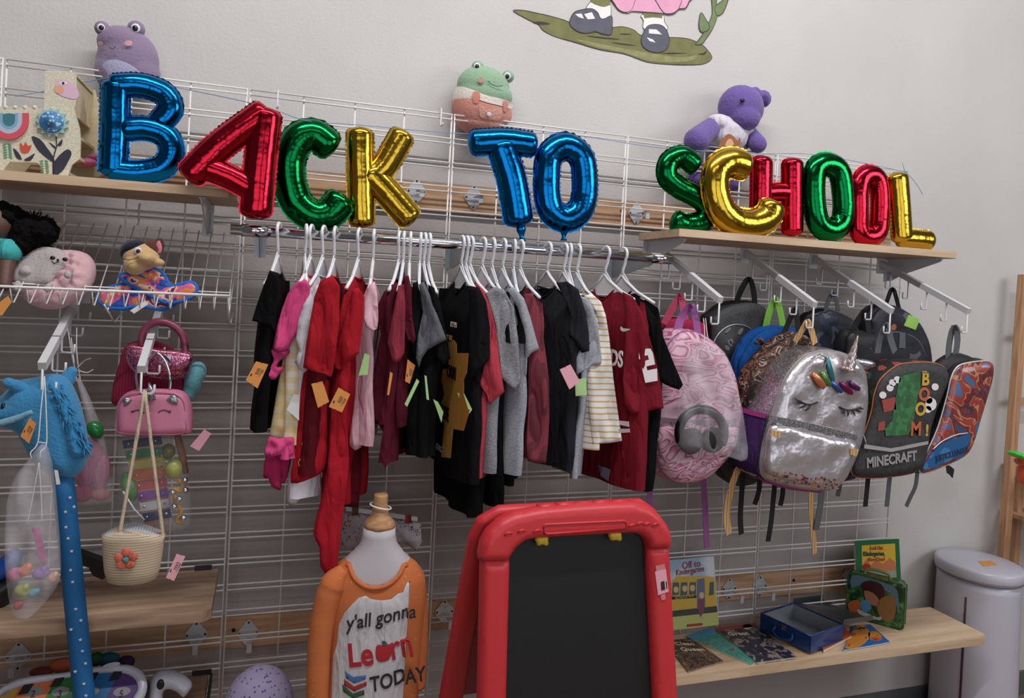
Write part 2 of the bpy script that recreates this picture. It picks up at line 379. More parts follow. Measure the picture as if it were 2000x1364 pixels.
for q in ([(180, 195), (250, 188), (330, 208), (250, 215)], [(640, 312), (780, 322), (940, 342), (800, 338)], [(930, 296), (980, 292), (1040, 298), (980, 303)], [(1280, 462), (1400, 458), (1520, 462), (1400, 470)], [(860, 370), (960, 378), (1080, 396), (960, 390)], [(1610, 470), (1660, 460), (1690, 440), (1670, 475)]):
    paint('grass_shade_stroke', mp(q), m_pol, 3)
paint('stem', mp([(1590, 388), (1640, 320), (1700, 210), (1735, 120), (1730, 0), (1725, -60), (1775, -60), (1770, 60), (1780, 140), (1740, 250), (1680, 340), (1650, 380)]), m_pg2, 4, 3, 1)
paint('leaf', mp([(1638, 110), (1680, 170), (1712, 230), (1690, 270), (1640, 280), (1620, 220)]), m_pg2, 5, 3, 1)
paint('leaf', mp([(1760, 60), (1820, 10), (1880, -50), (1870, 10), (1830, 110), (1775, 135)]), m_pg2, 5, 3, 1)
paint('sock', mp([(680, 20), (720, 40), (800, 60), (852, 40), (858, 110), (850, 240), (760, 240), (650, 180), (640, 80)]), m_pw, 4, 3, 1, w=1.6)
paint('sock_trim', mp([(680, -20), (852, -20), (850, 45), (800, 62), (720, 42), (682, 20)]), m_pg, 5, 0)
paint('shoe', mp([(505, 170), (540, 110), (610, 85), (690, 78), (740, 110), (765, 160), (800, 165), (862, 140), (868, 220), (855, 300), (780, 295), (720, 275), (640, 290), (560, 270), (505, 220)]), m_pgy, 6, 4, 1)
paint('shoe_highlight', mp([(545, 125), (600, 120), (622, 165), (575, 150)]), m_pw, 7, 0); paint('shoe_highlight', mp([(622, 125), (690, 108), (718, 165), (655, 170)]), m_pw, 7, 0)
paint('sock', mp([(1125, 130), (1300, 130), (1320, 190), (1345, 260), (1150, 260), (1140, 180)]), m_pw, 4, 3, 1, w=1.6)
paint('sock_trim', mp([(1135, 100), (1300, 100), (1302, 160), (1220, 152), (1145, 160)]), m_pg, 5, 0)
paint('shoe', mp([(1120, 350), (1145, 270), (1180, 225), (1240, 212), (1300, 225), (1340, 270), (1362, 350), (1345, 420), (1280, 455), (1200, 448), (1140, 410)]), m_pgy, 6, 4, 1)
paint('shoe_highlight', mp([(1185, 255), (1250, 258), (1300, 302), (1185, 292)]), m_pw, 7, 0); paint('shoe_highlight', mp([(1165, 325), (1220, 345), (1242, 372), (1190, 358)]), m_pw, 7, 0)
paint('skirt', mp([(800, -60), (1530, -60), (1530, 20), (1500, 75), (1450, 80), (1400, 115), (1330, 122), (1290, 118), (1160, 108), (1040, 100), (1000, 115), (920, 85), (870, 10)]), m_pk, 8, 3, 1)
paint('skirt_fold_line', mp([(1240, -40), (1262, 40), (1320, 118), (1400, 120), (1450, 60), (1455, -40)]), None, 9, 4, 1, False)
paint('skirt_fold_line', mp([(870, -20), (900, 60), (960, 108), (1030, 90), (1060, 20), (1068, -40)]), None, 9, 4, 1, False)

# ------------------------------------------------------------------ wire grid panels
m_wire = mat('white_wire', (222, 219, 218), .4); PW = .6126; ROW = .0762
seat = ['behind the wooden llama toy', 'behind the blue B and hanging purses', 'behind the red clothes', 'behind the blue balloons and the dark shirts', 'behind the purple bear and the first backpack hooks', 'at the right end, behind the darkest backpacks']
for i in range(-1, 5):
    m = M(); x0 = i*PW+.005; x1 = (i+1)*PW-.005
    for j in range(5):
        x = x0+(x1-x0)*j/4; e = .012 if j in (0, 4) else 0
        m.tube([(x, 0, ZT-24*ROW-.02), (x, 0, ZT+e*.3)], .0028, 6)
    for k in range(25):
        for d in (0, .0155): m.tube([(x0, -.0052, ZT-k*ROW-d), (x1, -.0052, ZT-k*ROW-d)], .0026, 6)
    tag(link('wire_grid_panel', m, m_wire), 'white wire grid panel on the wall, '+seat[i+1], 'grid panel', 'wire grid panels along the wall')
m_zinc = mat('white_bracket_metal', (190, 190, 194), .4, .3)
m_hole = mat('dark_screw', (60, 56, 56), .5, .4)
def bracket(px, py, lab, up=1):
    p = PY(px, py, YW-.022); fr = Fr(p, (1, 0, 0), (0, 0, 1)); s = .041
    t = thing('grid_wall_bracket', lab, 'bracket', p, 'diamond brackets holding the grid')
    link('mounting_plate', M().prism([(0, s), (s*.18, s*.86), (s*.72, s*.18), (s*.78, 0), (s*.72, -s*.18), (s*.18, -s*.86), (0, -s), (-s*.18, -s*.86), (-s*.72, -s*.18), (-s*.78, 0), (-s*.72, s*.18), (-s*.18, s*.86)], fr, 0, .002), m_zinc, t)
    for u, v in ((0, .82), (0, -.82), (.62, 0), (-.62, 0)): link('screw', M().tube([fr.w(u*s, v*s, .002), fr.w(u*s, v*s, .004)], .0035, 8), m_hole, t)
    m = M().box(fr.w(.004, -.0, YW/2-.006), (.014, YW-.03, .004)).box(fr.w(.004, -.012, YW-.024), (.014, .003, .026)); link('arm', m, m_zinc, t)
for px, py, lab in ((813, 374, 'on the upper board, right of the gold K'), (925, 386, 'on the upper board, left of the blue T stem'), (1243, 417, 'on the upper board, left of the green S'),
                    (505, 372, 'on the upper board, behind the red A'), (150, 325, 'on the upper board, behind the llama'),
                    (36, 1282, 'on the lower board at the far left'), (383, 1240, 'on the lower board, below the plank shelf end'), (485, 1237, 'on the lower board, just right of the left panel seam'),
                    (868, 1195, 'on the lower board, between mannequin and easel'), (1424, 1150, 'on the lower board, right of the bus book'), (1484, 1145, 'on the lower board, behind the open blue tin'), (1655, 1128, 'on the lower board, left of the green lunch tin')):
    bracket(px, py, 'diamond-shaped white metal wall bracket '+lab)

# ------------------------------------------------------------------ shelves
m_pine = wood('pine_shelf', (170, 142, 114), (196, 168, 138), (208, 184, 156), 2.2)
m_pine2 = wood('striped_plank', (118, 92, 78), (156, 128, 106), (186, 158, 132), 2.6)
m_white = mat('white_powder_coat', (206, 206, 210), .35)
def shelf(lab, x0, x1, ztop, depth, th, m, brs, blunt=.35, y0=-.012, notch=0):
    t = thing('wall_shelf', lab, 'shelf', ((x0+x1)/2, -depth/2, ztop-th))
    mm = M(); f = Fr((0, 0, ztop), (1, 0, 0), (0, 1, 0))
    mm.prism([(x0, y0), (x0+.004, -depth+notch), (x0+.03, -depth), (x1-.02, -depth), (x1, -depth+.02), (x1, y0)], f, -th, 0); link('board', mm, m, t)
    for bx in brs:
        q = M(); fr = Fr((bx, 0, ztop-th), (0, -1, 0), (0, 0, 1))
        q.prism([(.006, -.001), (depth*.92, -.001), (depth*.96, -.008), (depth*.92, -.016), (.09, -.06), (.03, -.085), (.006, -.085)], fr, -.0015, .0015)
        q.box((bx, -.010, ztop-th-.045), (.03, .004, .09)).box((bx, -.13, ztop-th-.002), (.016, .22, .003)); link('shelf_bracket', q, m_white, t)
    return t
zUL = ZT-.346+.022; zUR = ZT-.352+.024; zLR = ZT-1.738; zLL = ZT-1.396; zBL = ZT-1.70
shelf('pale pine shelf at upper left carrying the wooden llama and blue B balloon', -.75, .605, zUL, .275, .022, m_pine, (-.3, .52))
shelf('pale pine shelf at upper right carrying the school letter balloons', 1.895, 3.05, zUR, .27, .024, m_pine, (1.93, 2.98))
shelf('thick pine shelf at lower right covered with books and lunch tins', 1.90, 3.285, zLR, .27, .03, m_pine, (1.955, 3.02))
shelf('streaky wooden plank shelf at lower left behind the hobby horse stick', -.75, .592, zLL, .305, .026, m_pine2, (-.2,))
shelf('wooden board shelf at the bottom left under the toy piano', -.75, .578, zBL, .36, .024, m_pine2, (-.2,))

# ------------------------------------------------------------------ chrome rail for hangers
m_chrome = mat('chrome', (205, 205, 210), .12, 1); RY = -.3; RZ = ZT-.4275; RR = .0135
t = thing('hanging_rail', 'long shiny chrome clothes rail holding white hangers', 'clothes rail', (1.2, RY, RZ-RR))
link('tube', M().tube([(.595, RY, RZ), (1.86, RY, RZ)], RR, 24), m_chrome, t)
link('end_sleeve', M().tube([(.62, RY, RZ), (.685, RY, RZ)], RR+.0025, 24), m_chrome, t)
link('end_sleeve', M().tube([(1.79, RY, RZ), (1.856, RY, RZ)], RR+.0025, 24), m_chrome, t)
for x in (.665, 1.235, 1.80):
    q = M(); f = Fr((x, 0, RZ), (0, -1, 0), (0, 0, 1)); q.prism([(.0, .01), (.0, -.06), (.05, -.06), (.29, -.018), (.30, .004), (.24, .006)], f, -.0015, .0015); q.box((x, -.012, RZ-.025), (.034, .004, .07))
    link('rail_bracket', q, mat('grey_bracket_plate', (150, 156, 160), .35, .4), t)

# ------------------------------------------------------------------ waterfall arms with J hooks
def arm(xb, xe, zb, ze, L, lab, hooks=5, sgn=-1, tipdrop=.075):
    t = thing('waterfall_arm', lab, 'display hook arm', (xb, -.01, zb), 'sloping hook arms on the grid')
    a = V((xb, -.012, zb)); e = V((xe, -L, ze)); d = (e-a).normalized()
    q = M(); pts = [a, a+V((0, -.02, .004)), a+d*.05]+[a.lerp(e, k/8) for k in range(2, 9)]
    ax = (V((1, 0, 0)), d, V((1, 0, 0)).cross(d)); c = a.lerp(e, .5); q.box(c, (.017, (e-a).length, .02), ax); link('bar', q, m_white, t)
    link('mounting_plate', M().box((xb, -.010, zb-.005), (.036, .004, .07)), m_white, t)
    H = []
    for k in range(hooks):
        f = (k+1)/hooks if k < hooks-1 else .985; f = .13+.855*k/(hooks-1); b = a.lerp(e, f)
        w = V((0, -.0, -1)); lo = b+V((0, 0, -tipdrop)); o = V((.030*sgn, -.006, 0))
        link('hook', M().tube([b+V((0, 0, -.008)), lo+V((0, 0, .004)), lo+o*.12, lo+o*.88, lo+o+V((0, 0, .004)), lo+o+V((0, 0, .022))], .0028, 7), m_white, t); H.append(lo+o*.5)
    return H
HA = []
HA.append(arm(1.99, 1.99, ZT-.385, ZT-.545, .375, 'white sloping arm with J hooks nearest the chrome rail end'))
HA.append(arm(2.327, 2.32, ZT-.366, ZT-.545, .395, 'white sloping arm with J hooks above the silver unicorn backpack'))
HA.append(arm(2.628, 2.62, ZT-.368, ZT-.552, .40, 'white sloping arm with J hooks above the dark block-game backpack'))
HA.append(arm(2.946, 2.945, ZT-.37, ZT-.541, .405, 'white sloping arm with J hooks nearest the bare right wall'))
e1 = PY(82, 716, -.38); e2 = PY(276, 722, -.38)
HL1 = arm(e1.x-.0, e1.x, ZT-.60, e1.z, .38, 'white sloping arm over the blue hobby horse', 5, 1, .06)
HL2 = arm(e2.x, e2.x, ZT-.60, e2.z, .38, 'white sloping arm over the pink unicorn pouch', 5, 1, .06)
m_hk = m_white
for px, py, lab in ((543, 178, 'above the red A'), (862, 214, 'left of the green frog'), (272, 402, 'behind the wire shelf, left'), (412, 418, 'behind the wire shelf, right')):
    p = PY(px, py, -.012); tag(link('wire_peg', M().tube([p, p+V((0, 0, -.05)), p+V((0, -.012, -.054)), p+V((.004, -.02, -.045))], .0028, 7).tube([p, p+V((0, .014, .006))], .0028, 7), m_hk), 'small white wire peg hooked on the grid '+lab, 'hook', 'loose wire pegs')

# ------------------------------------------------------------------ foil letter balloons
def foil(name, col):
    m = mat(name, col, .17, 1, bump=.3, bscale=15, bdist=.009); return m
BL = foil('blue_foil', (10, 104, 168)); RD = foil('red_foil', (186, 30, 50)); GR = foil('green_foil', (10, 106, 52)); GD = foil('gold_foil', (196, 158, 52))
def balloon(letter, strokes, y, m, lab, nozzle=None, seed=1, flat=.8):
    rnd = random.Random(seed); fr = frY(y); q = M(); allp = []; flg = M()
    for pts, r in strokes:
        P = [V(fr.uv(a, b)) for a, b in pts]; s = mpp(fr, pts[0][0], pts[0][1]); R = r*s*1.13; closed = (pts[0] == pts[-1])
        if closed: P = P[:-1]
        Q = catmull(P, 14, closed)
        D = [0]
        for i in range(1, len(Q)): D.append(D[-1]+(Q[i]-Q[i-1]).length)
        tot = D[-1]; n = 22; N = max(10, int((tot+(0 if closed else 2*R*.55))/(R*.16))); v = []; line = []
        ext = 0 if closed else R*.62; ncr = max(3, int(tot/(R*.62))); ph = rnd.random()*6
        for i in range(N if closed else N+1):
            x = i/N*(tot+2*ext)-ext; xx = min(max(x, 0), tot*.9999); k = 0
            while k < len(D)-2 and D[k+1] < xx: k += 1
            f = (xx-D[k])/max(D[k+1]-D[k], 1e-9); c = Q[k].lerp(Q[k+1], f); tg = (Q[k+1]-Q[k]).normalized()
            if x < 0: c = c+tg*x
            if x > tot: c = c+tg*(x-tot)
            e = 0 if closed else max(0, -x, x-tot)/max(ext, 1e-9)
            rr = R*math.sqrt(max(.02, 1-(e*.97)**2.4)); nn = V((-tg.y, tg.x)); line.append((c, nn, rr, rnd.random()))
            ku = max(0, k-8); kv = min(len(Q)-2, k+8); t0 = (Q[ku+1]-Q[ku]).normalized(); t1 = (Q[kv+1]-Q[kv]).normalized(); cr = t0.x*t1.y-t0.y*t1.x
            for a in range(n):
                th = 2*math.pi*a/n; cs, sn = math.cos(th), math.sin(th)
                inner = max(0, cs*cr)                                  # creases gather on the inside of bends and at the ends
                w = math.sin(2*math.pi*x/(R*.58)+ph); pin = abs(w)**.5
                am = .035+.17*inner+.15*min(1, e*1.2)*(.5+.5*math.sin(5*th+ph)); k2 = 1-am*(1-pin)
                u = c+nn*(rr*cs*(1-.04*inner*(1-pin))); v.append(fr.w(u.x, u.y, rr*flat*sn*k2))
        Nn = N if closed else N+1; f = [(i*n+a, i*n+(a+1) % n, (i+1)*n+(a+1) % n, (i+1)*n+a) for i in range(Nn-1) for a in range(n)]
        if closed: f += [((Nn-1)*n+a, (Nn-1)*n+(a+1) % n, (a+1) % n, a) for a in range(n)]
        else: f += [tuple(range(n))[::-1], tuple(range((Nn-1)*n, Nn*n))]
        q.add(v, f)
        for sg in (1, -1):                                             # flat welded seam with a crinkled edge
            v = []
            for i, (c, nn, rr, rd) in enumerate(line):
                a = c+nn*sg*rr*.965; b = c+nn*sg*(rr+R*.10*(1+.5*rd)*(1 if i % 2 else .55)); hh = R*.05*(1 if i % 2 else -1)
                v += [fr.w(a.x, a.y, 0), fr.w(b.x, b.y, hh)]
            L = len(line); f = [(2*i, 2*i+1, 2*i+3, 2*i+2) for i in range(L-1)]
            if closed: f.append((2*L-2, 2*L-1, 1, 0))
            flg.add(v, f)
    p = min(q.v, key=lambda a: a.z); t = thing('foil_balloon', lab, 'balloon', (sum(a.x for a in q.v)/len(q.v), y, p.z), 'foil letter balloons on a string')
    link('letter_body', q, m, t); link('seam', flg, m, t)
    if nozzle:
        (a, b, r) = nozzle; s = mpp(fr, *a); P = [fr.w(*fr.uv(a[0]+(b[0]-a[0])*k/6, a[1]+(b[1]-a[1])*k/6)) for k in range(7)]
        link('filling_neck', M().tube(P, [r*s*(.8+.3*math.sin(k*1.1)) for k in range(7)], 12, 0, True, .6, (0, 1, 0)), m, t)
    return t
balloon('B', [([(226, 172), (224, 250), (221, 330)], 24), ([(228, 168), (275, 167), (318, 182), (333, 210), (316, 236)], 22), ([(248, 252), (285, 251), (322, 264), (335, 295), (318, 326), (272, 337), (224, 334)], 22)], -.18, BL, 'shiny blue foil letter B balloon at the left end of the string', seed=2)
balloon('A', [([(376, 338), (430, 285), (512, 224)], 26), ([(518, 228), (510, 300), (500, 410)], 27), ([(408, 330), (446, 345), (486, 366)], 22)], -.315, RD, 'shiny red foil letter A balloon past the left shelf end', seed=3)
balloon('C', [([(640, 282), (614, 263), (584, 272), (566, 308), (565, 352), (580, 396), (610, 420), (640, 419), (662, 396)], 27)], -.225, GR, 'shiny green foil letter C balloon touching the chrome rail', seed=4)
balloon('K', [([(703, 264), (704, 345), (706, 430)], 23), ([(784, 268), (752, 322), (722, 350)], 22), ([(726, 342), (762, 382), (797, 422)], 24)], -.2, GD, 'shiny gold foil letter K balloon above the rail', seed=5)
balloon('T', [([(929, 279), (985, 276), (1035, 282)], 22), ([(980, 290), (998, 345), (1012, 425)], 26)], -.2, BL, 'shiny blue foil letter T balloon above the rail', ((1017, 440), (1020, 472), 9), 6)
balloon('O', [([(1068, 345), (1074, 305), (1104, 286), (1134, 305), (1142, 345), (1141, 385), (1130, 414), (1104, 427), (1079, 414), (1069, 385), (1068, 345)], 23)], -.2, BL, 'shiny blue foil letter O balloon between the T and the S', ((1102, 444), (1101, 470), 8), 7)
balloon('S', [([(1354, 320), (1332, 306), (1307, 318), (1303, 345), (1327, 366), (1364, 386), (1384, 412), (1370, 434), (1342, 440), (1322, 434)], 17.8)], -.20, GR, 'shiny green foil letter S balloon on the upper right shelf', seed=8)
balloon('C', [([(1449, 323), (1425, 318), (1401, 333), (1396, 366), (1406, 405), (1432, 432), (1468, 438), (1498, 425), (1506, 408)], 24)], -.235, GD, 'shiny gold foil letter C balloon on the upper right shelf', seed=9)
balloon('H', [([(1487, 318), (1486, 380), (1485, 445)], 19), ([(1547, 322), (1547, 380), (1547, 448)], 18.5), ([(1492, 376), (1520, 375), (1545, 377)], 15)], -.13, RD, 'shiny red foil letter H balloon half behind the gold C', seed=10)
balloon('O', [([(1589, 360), (1594, 330), (1614, 321), (1636, 332), (1645, 362), (1648, 410), (1640, 440), (1619, 450), (1600, 438), (1591, 405), (1589, 360)], 19)], -.15, GR, 'shiny green foil letter O balloon beside the red H', seed=11)
balloon('O', [([(1678, 375), (1684, 350), (1698, 342), (1713, 351), (1719, 380), (1718, 430), (1712, 456), (1694, 464), (1679, 452), (1677, 410), (1678, 375)], 16.5)], -.16, RD, 'shiny red foil letter O balloon between green O and gold L', seed=12)
balloon('L', [([(1753, 350), (1757, 400), (1761, 462)], 17.5), ([(1763, 466), (1788, 468), (1812, 470)], 15.5)], -.17, GD, 'shiny gold foil letter L balloon at the right end of the string', seed=13)
m_str = mat('blue_ribbon', (110, 150, 190), .4)
q = M(); P = [PY(30, 188, -.19), PY(100, 176, -.15), PY(235, 150, -.18), PY(350, 172, -.2), PY(505, 205, -.30), PY(600, 236, -.25), PY(700, 244, -.22), PY(830, 256, -.21), PY(935, 262, -.2), PY(1100, 262, -.2), PY(1300, 290, -.2), PY(1480, 300, -.17), PY(1600, 303, -.16), PY(1760, 334, -.17), PY(1771, 338, -.17), PY(1790, 360, -.17), PY(1802, 380, -.17)]
q.tube(catmull(P, 6, False), .0011, 6).tube([PY(1768, 340, -.17), PY(1763, 318, -.17)], .0012, 6)
tag(link('balloon_ribbon', q, m_str), 'thin blue ribbon threading all the letter balloons', 'ribbon')
# ------------------------------------------------------------------ hangers and clothes on the rail
m_plas = mat('hanger_plastic', (222, 222, 226), .3)
m_tag = {'orange': mat('orange_price_card', (214, 142, 72), .7), 'pink': mat('pink_price_card', (226, 164, 178), .7), 'green': mat('green_price_card', (168, 206, 140), .7), 'white': mat('white_card', (220, 216, 218), .7)}
m_ink = mat('print_ink', (40, 34, 38), .6)
def price_tag(parent, pts, col, y=None, fr=None, bars=True, hang=None, name='price_tag'):
    """card from four picture corners, with printed bars"""
    fr = fr or frY(y); P = [V(p) for p in pxp(pts, fr)]
    c = sum(P, V((0, 0)))/4; L = P[1]-P[0]; Wd = P[3]-P[0]; pts2 = [P[0], P[0].lerp(P[1], .45), P[0].lerp(P[1], .5)+Wd*.05, P[0].lerp(P[1], .55), P[1], P[2], P[2].lerp(P[3], .45), P[2].lerp(P[3], .5)-Wd*.05, P[2].lerp(P[3], .55), P[3]]
    m = M().prism(pts2, fr, 0, .0007)
    if bars:
        for k in range(7):
            f = .30+.045*k; a = P[0]+L*.38+Wd*(f); w = .012 if k % 2 else .022
            m.prism([a, a+L*.30, a+L*.30+Wd*w, a+Wd*w], fr, .0007, .0010, 1)
        for k in range(3):
            a = P[0]+L*(.76+.06*k)+Wd*.3; m.prism([a, a+L*.03, a+L*.03+Wd*(.4-.1*k), a+Wd*(.4-.1*k)], fr, .0007, .0010, 1)
        a = P[0]+L*.12+Wd*.62; m.prism([a, a+L*.1, a+L*.12+Wd*.14, a+Wd*.12], fr, .0007, .0010, 1)
    if hang is not None: m.tube([fr.w(*P[0].lerp(P[3], .5)), hang], .0005, 5, 2)
    return link(name, m, [m_tag[col], m_ink, m_plas], parent)
def rod(px): # rail point under a hook seen at column px
    lo, hi = .5, 2.0
    for _ in range(40):
        md = (lo+hi)/2
        if PIX((md, RY, RZ+RR))[0] < px: lo = md
        else: hi = md
    return V((lo, RY, RZ))
def solve_phi(p, w, z, px):                 # turn of the hanger that puts the near shoulder at column px
    best = None
    for k in range(-85, 86):
        a = math.radians(k); q = (p.x+w*math.sin(a), p.y-w*math.cos(a), z); e = abs(PIX(q)[0]-px)
        if best is None or e < best[0]: best = (e, a)
    return best[1]
hang_n = [0]
def hanger(p, phi, w, lab, flat=True, drop=.112):
    """white hanger: hook, neck, sloped arms; p on the rail, u axis along the arms"""
    u = V((math.sin(phi), -math.cos(phi), 0)); z = V((0, 0, 1)); fr = Fr(p, u, z)
    t = thing('clothes_hanger', lab, 'hanger', p+z*(-drop-.03), 'white plastic hangers on the chrome rail')
    r = RR+.004; q = M(); pts = []
    for k in range(0, 11):
        a = math.radians(200-k*24.5); pts.append(fr.w(r*1.12*math.cos(a), r*.3+r*1.12*math.sin(a)))
    pts += [fr.w(.011, -.022), fr.w(.002, -.040), fr.w(0, -.062)]
    link('hook', q.tube(pts, .0043, 8), m_plas, t)
    q = M(); ww = w*.92; s = .0035
    q.tube([fr.w(-ww, -drop-.028), fr.w(-ww*.5, -drop), fr.w(-.02, -.075), fr.w(0, -.058), fr.w(.02, -.075), fr.w(ww*.5, -drop), fr.w(ww, -drop-.028)], .0048, 8)
    if flat:
        q.prism([(-.006, -.05), (.006, -.05), (.030, -.072), (.058, -drop+.010), (.056, -drop-.016), (-.056, -drop-.016), (-.058, -drop+.010), (-.030, -.072)], fr, -.0012, .0012)
        q.tube([fr.w(-ww*.7, -drop-.02), fr.w(-.048, -drop-.012), fr.w(.048, -drop-.012), fr.w(ww*.7, -drop-.02)], .003, 6)
    else: q.tube([fr.w(-ww, -drop-.028), fr.w(0, -drop-.034), fr.w(ww, -drop-.028)], .003, 6)
    link('arms', q, m_plas, t); return t
def garment(hx, nx, w, botpy, m, lab, th=.016, hem=0, flare=1.0, sleeves='short', smat=None, near=None, nt=.014, cat='t-shirt', name='t_shirt', drop=.105, hlab=None, seed=1, slope=.045, neck=.05, far=True, flat=True, sl=None, nbot=1.0, ny=None, fold=1.0, collar=True):
    """one garment and its hanger. hx hook column, nx near-shoulder column, w half shoulder width, botpy row of the hem"""
    p = rod(hx); zs = p.z-drop; phi = solve_phi(p, w, zs-.03, nx)
    u = V((math.sin(phi), -math.cos(phi), 0)); z = V((0, 0, 1)); fr = Fr(V((p.x, p.y, zs)), u, z)
    nearp = fr.w(w, 0); zb = PY(nx, botpy, nearp.y).z; L = zs-zb
    t = thing(name, lab, cat, V((p.x, p.y, zb)), 'clothes hanging from the chrome rail')
    q = M(); n = 44; rows = max(12, int(L/.022)); v = []
    for j in range(rows+1):
        f = j/rows
        for k in range(n):
            a = 2*math.pi*k/n; cu, sv = math.cos(a), math.sin(a); cu2 = math.copysign(abs(cu)**.8, cu)
            wd = w*(1+(flare-1)*f) if f > .12 else w*(.96+.04*f/.12)
            sh = slope*max(0, abs(cu2)*w-neck)/max(w-neck, .01)
            zz = -sh-(L-sh)*f
            if abs(cu2*w) < neck: zz -= (.030 if sv > 0 else .006)*(1-(cu2*w/neck)**2)*(1-f)**6
            tk = (th*(.15+.85*min(1, f*7)))*(abs(sv)**.6)*math.copysign(1, sv) if sv else 0
            fo = fold*(.011*math.sin(3.3*cu2+seed*1.7+2*f)+.010*math.sin(9*cu2+seed+1.5*f))*min(1, f*2.2)+.006*noise.noise((cu2*3+seed*5, f*4, sv))*min(1, f*5)*fold
            uu = cu2*wd+.008*noise.noise((f*5, seed*3, cu2))*min(1, f*4)
            if hem and f > .8: zz += hem*.5*math.sin(2.5*cu2+seed)*(f-.8)/.2
            v.append(fr.w(uu, zz, tk+fo))
    q.add(v, [(j*n+k, (j+1)*n+k, (j+1)*n+(k+1) % n, j*n+(k+1) % n) for j in range(rows) for k in range(n)])
    link('body', q, m, t)
    sm_ = smat or m
    def sleeve(sg, ln):
        q = M(); n = 20; R = 9; v = []
        for j in range(R+1):
            f = j/R; c = (sg*(w*.80+.050*f*(ln if ln < 2 else 1.1)), -.030-(.055+.075*ln)*f)
            for k in range(n):
                a = 2*math.pi*k/n; wd = (.040+.008*math.sin(f*3))*(1 if ln < 2 else 1-.35*f); tk = .010+.012*f
                v.append(fr.w(c[0]+wd*math.cos(a)*.95, c[1]+(wd*.35*math.cos(a)*sg*-1 if j else 0)+(.012 if j == 0 else 0), tk*math.sin(a)+.004*math.sin(5*f+seed)))
        q.add(v, [(j*n+k, (j+1)*n+k, (j+1)*n+(k+1) % n, j*n+(k+1) % n) for j in range(R) for k in range(n)])
        link('sleeve', q, sm_, t)
    ln = {'short': 1.0, 'long': 3.2, None: 0}[sleeves]
    if ln and far: sleeve(-1, ln)
    if near:                                # near sleeve shaped as it hangs toward the room
        yy = ny if ny is not None else nearp.y-.016+(.0013*(seed-10) if hx > 750 else -.002*seed)
        cxm = sum(a for a, b in near)/len(near); f2 = frA(PY(nx, near[0][1], yy), -YAW*.4-.0*phi)
        P = pxp(near, f2, 0); link('sleeve', puff(P, f2, nt*.45, R=.007, back=.8, h=.007, nz=nt*1.25, nf=34, nv=.3, seed=seed), sm_, t)
    elif ln: sleeve(1, ln*.7)
    if collar:
        q = M(); P = []
        for k in range(17):
            a = 2*math.pi*k/16; P.append(fr.w(neck*math.cos(a), -(.030 if math.sin(a) > 0 else .006)*(1-math.cos(a)**2)+.001, (.30*th)*math.sin(a)))
        link('collar', q.tube(P[:-1], .0028, 6, closed=True), sm_, t)
    hanger(p, phi, w*.92, 'white hanger '+(hlab or ('holding the '+lab))[:200], flat, drop+.002)
    t['_f'] = 0; del t['_f']
    return t, fr, L, phi, nearp
c_blk = cloth('black_cotton', (11, 10, 13)); c_blk2 = cloth('soft_black_cotton', (17, 16, 19)); c_char = cloth('charcoal_cotton', (34, 34, 39))
c_pink = cloth('hot_pink_cotton', (206, 72, 126)); c_pinkd = cloth('deep_pink_cotton', (172, 44, 92)); c_wht = cloth('white_cotton', (214, 208, 216)); c_red = cloth('red_cotton', (158, 26, 38)); c_redsh = cloth('shaded_red_cotton', (84, 16, 26))  # darker red repeats the red cotton with shade put into the colour
c_lpk = cloth('light_pink_cotton', (222, 176, 190)); c_mar = cloth('maroon_cotton', (84, 24, 38)); c_marl = cloth('heather_maroon_cotton', (132, 48, 64)); c_gry = cloth('dark_grey_cotton', (96, 96, 102)); c_cor = cloth('coral_red_cotton', (172, 60, 74))
c_hgr = ramp_mat('heather_grey_cotton', 'noise', 160, [(.35, (112, 112, 118)), (.6, (140, 140, 146)), (.75, (164, 164, 168))], .95, 0, 0, False, (0, 0, 0), (1, 1, 3))
c_hgl = ramp_mat('light_heather_cotton', 'noise', 160, [(.35, (134, 138, 148)), (.6, (160, 162, 170)), (.75, (176, 178, 184))], .95, 0, 0, False, (0, 0, 0), (1, 1, 3))
c_ging = None
def band_mat(name, base, stripes, axis=2, rough=.9):
    """stripes: (period, width fraction, colour, axis, phase) mixed over base in object space"""
    if name in MC: return MC[name]
    m = bpy.data.materials.new(name); MC[name] = m; m.use_nodes = True; nt = m.node_tree; b = nt.nodes['Principled BSDF']; b.inputs['Roughness'].default_value = rough
    tc = nt.nodes.new('ShaderNodeTexCoord'); sx = nt.nodes.new('ShaderNodeSeparateXYZ'); nt.links.new(tc.outputs['Object'], sx.inputs[0])
    cur = None
    for per, wf, col, ax, al in stripes:
        a = nt.nodes.new('ShaderNodeMath'); a.operation = 'MULTIPLY_ADD'; a.inputs[1].default_value = 1/per; a.inputs[2].default_value = 100
        nt.links.new(sx.outputs[ax], a.inputs[0]); f = nt.nodes.new('ShaderNodeMath'); f.operation = 'FRACT'; nt.links.new(a.outputs[0], f.inputs[0])
        l = nt.nodes.new('ShaderNodeMath'); l.operation = 'LESS_THAN'; l.inputs[1].default_value = wf; nt.links.new(f.outputs[0], l.inputs[0])
        k = nt.nodes.new('ShaderNodeMath'); k.operation = 'MULTIPLY'; k.inputs[1].default_value = al; nt.links.new(l.outputs[0], k.inputs[0])
        mx = nt.nodes.new('ShaderNodeMix'); mx.data_type = 'RGBA'; mx.inputs[6].default_value = lin(base); mx.inputs[7].default_value = lin(col)
        if cur: nt.links.new(cur, mx.inputs[6])
        nt.links.new(k.outputs[0], mx.inputs[0]); cur = mx.outputs[2]
    nt.links.new(cur, b.inputs['Base Color']); m.diffuse_color = lin(base); return m
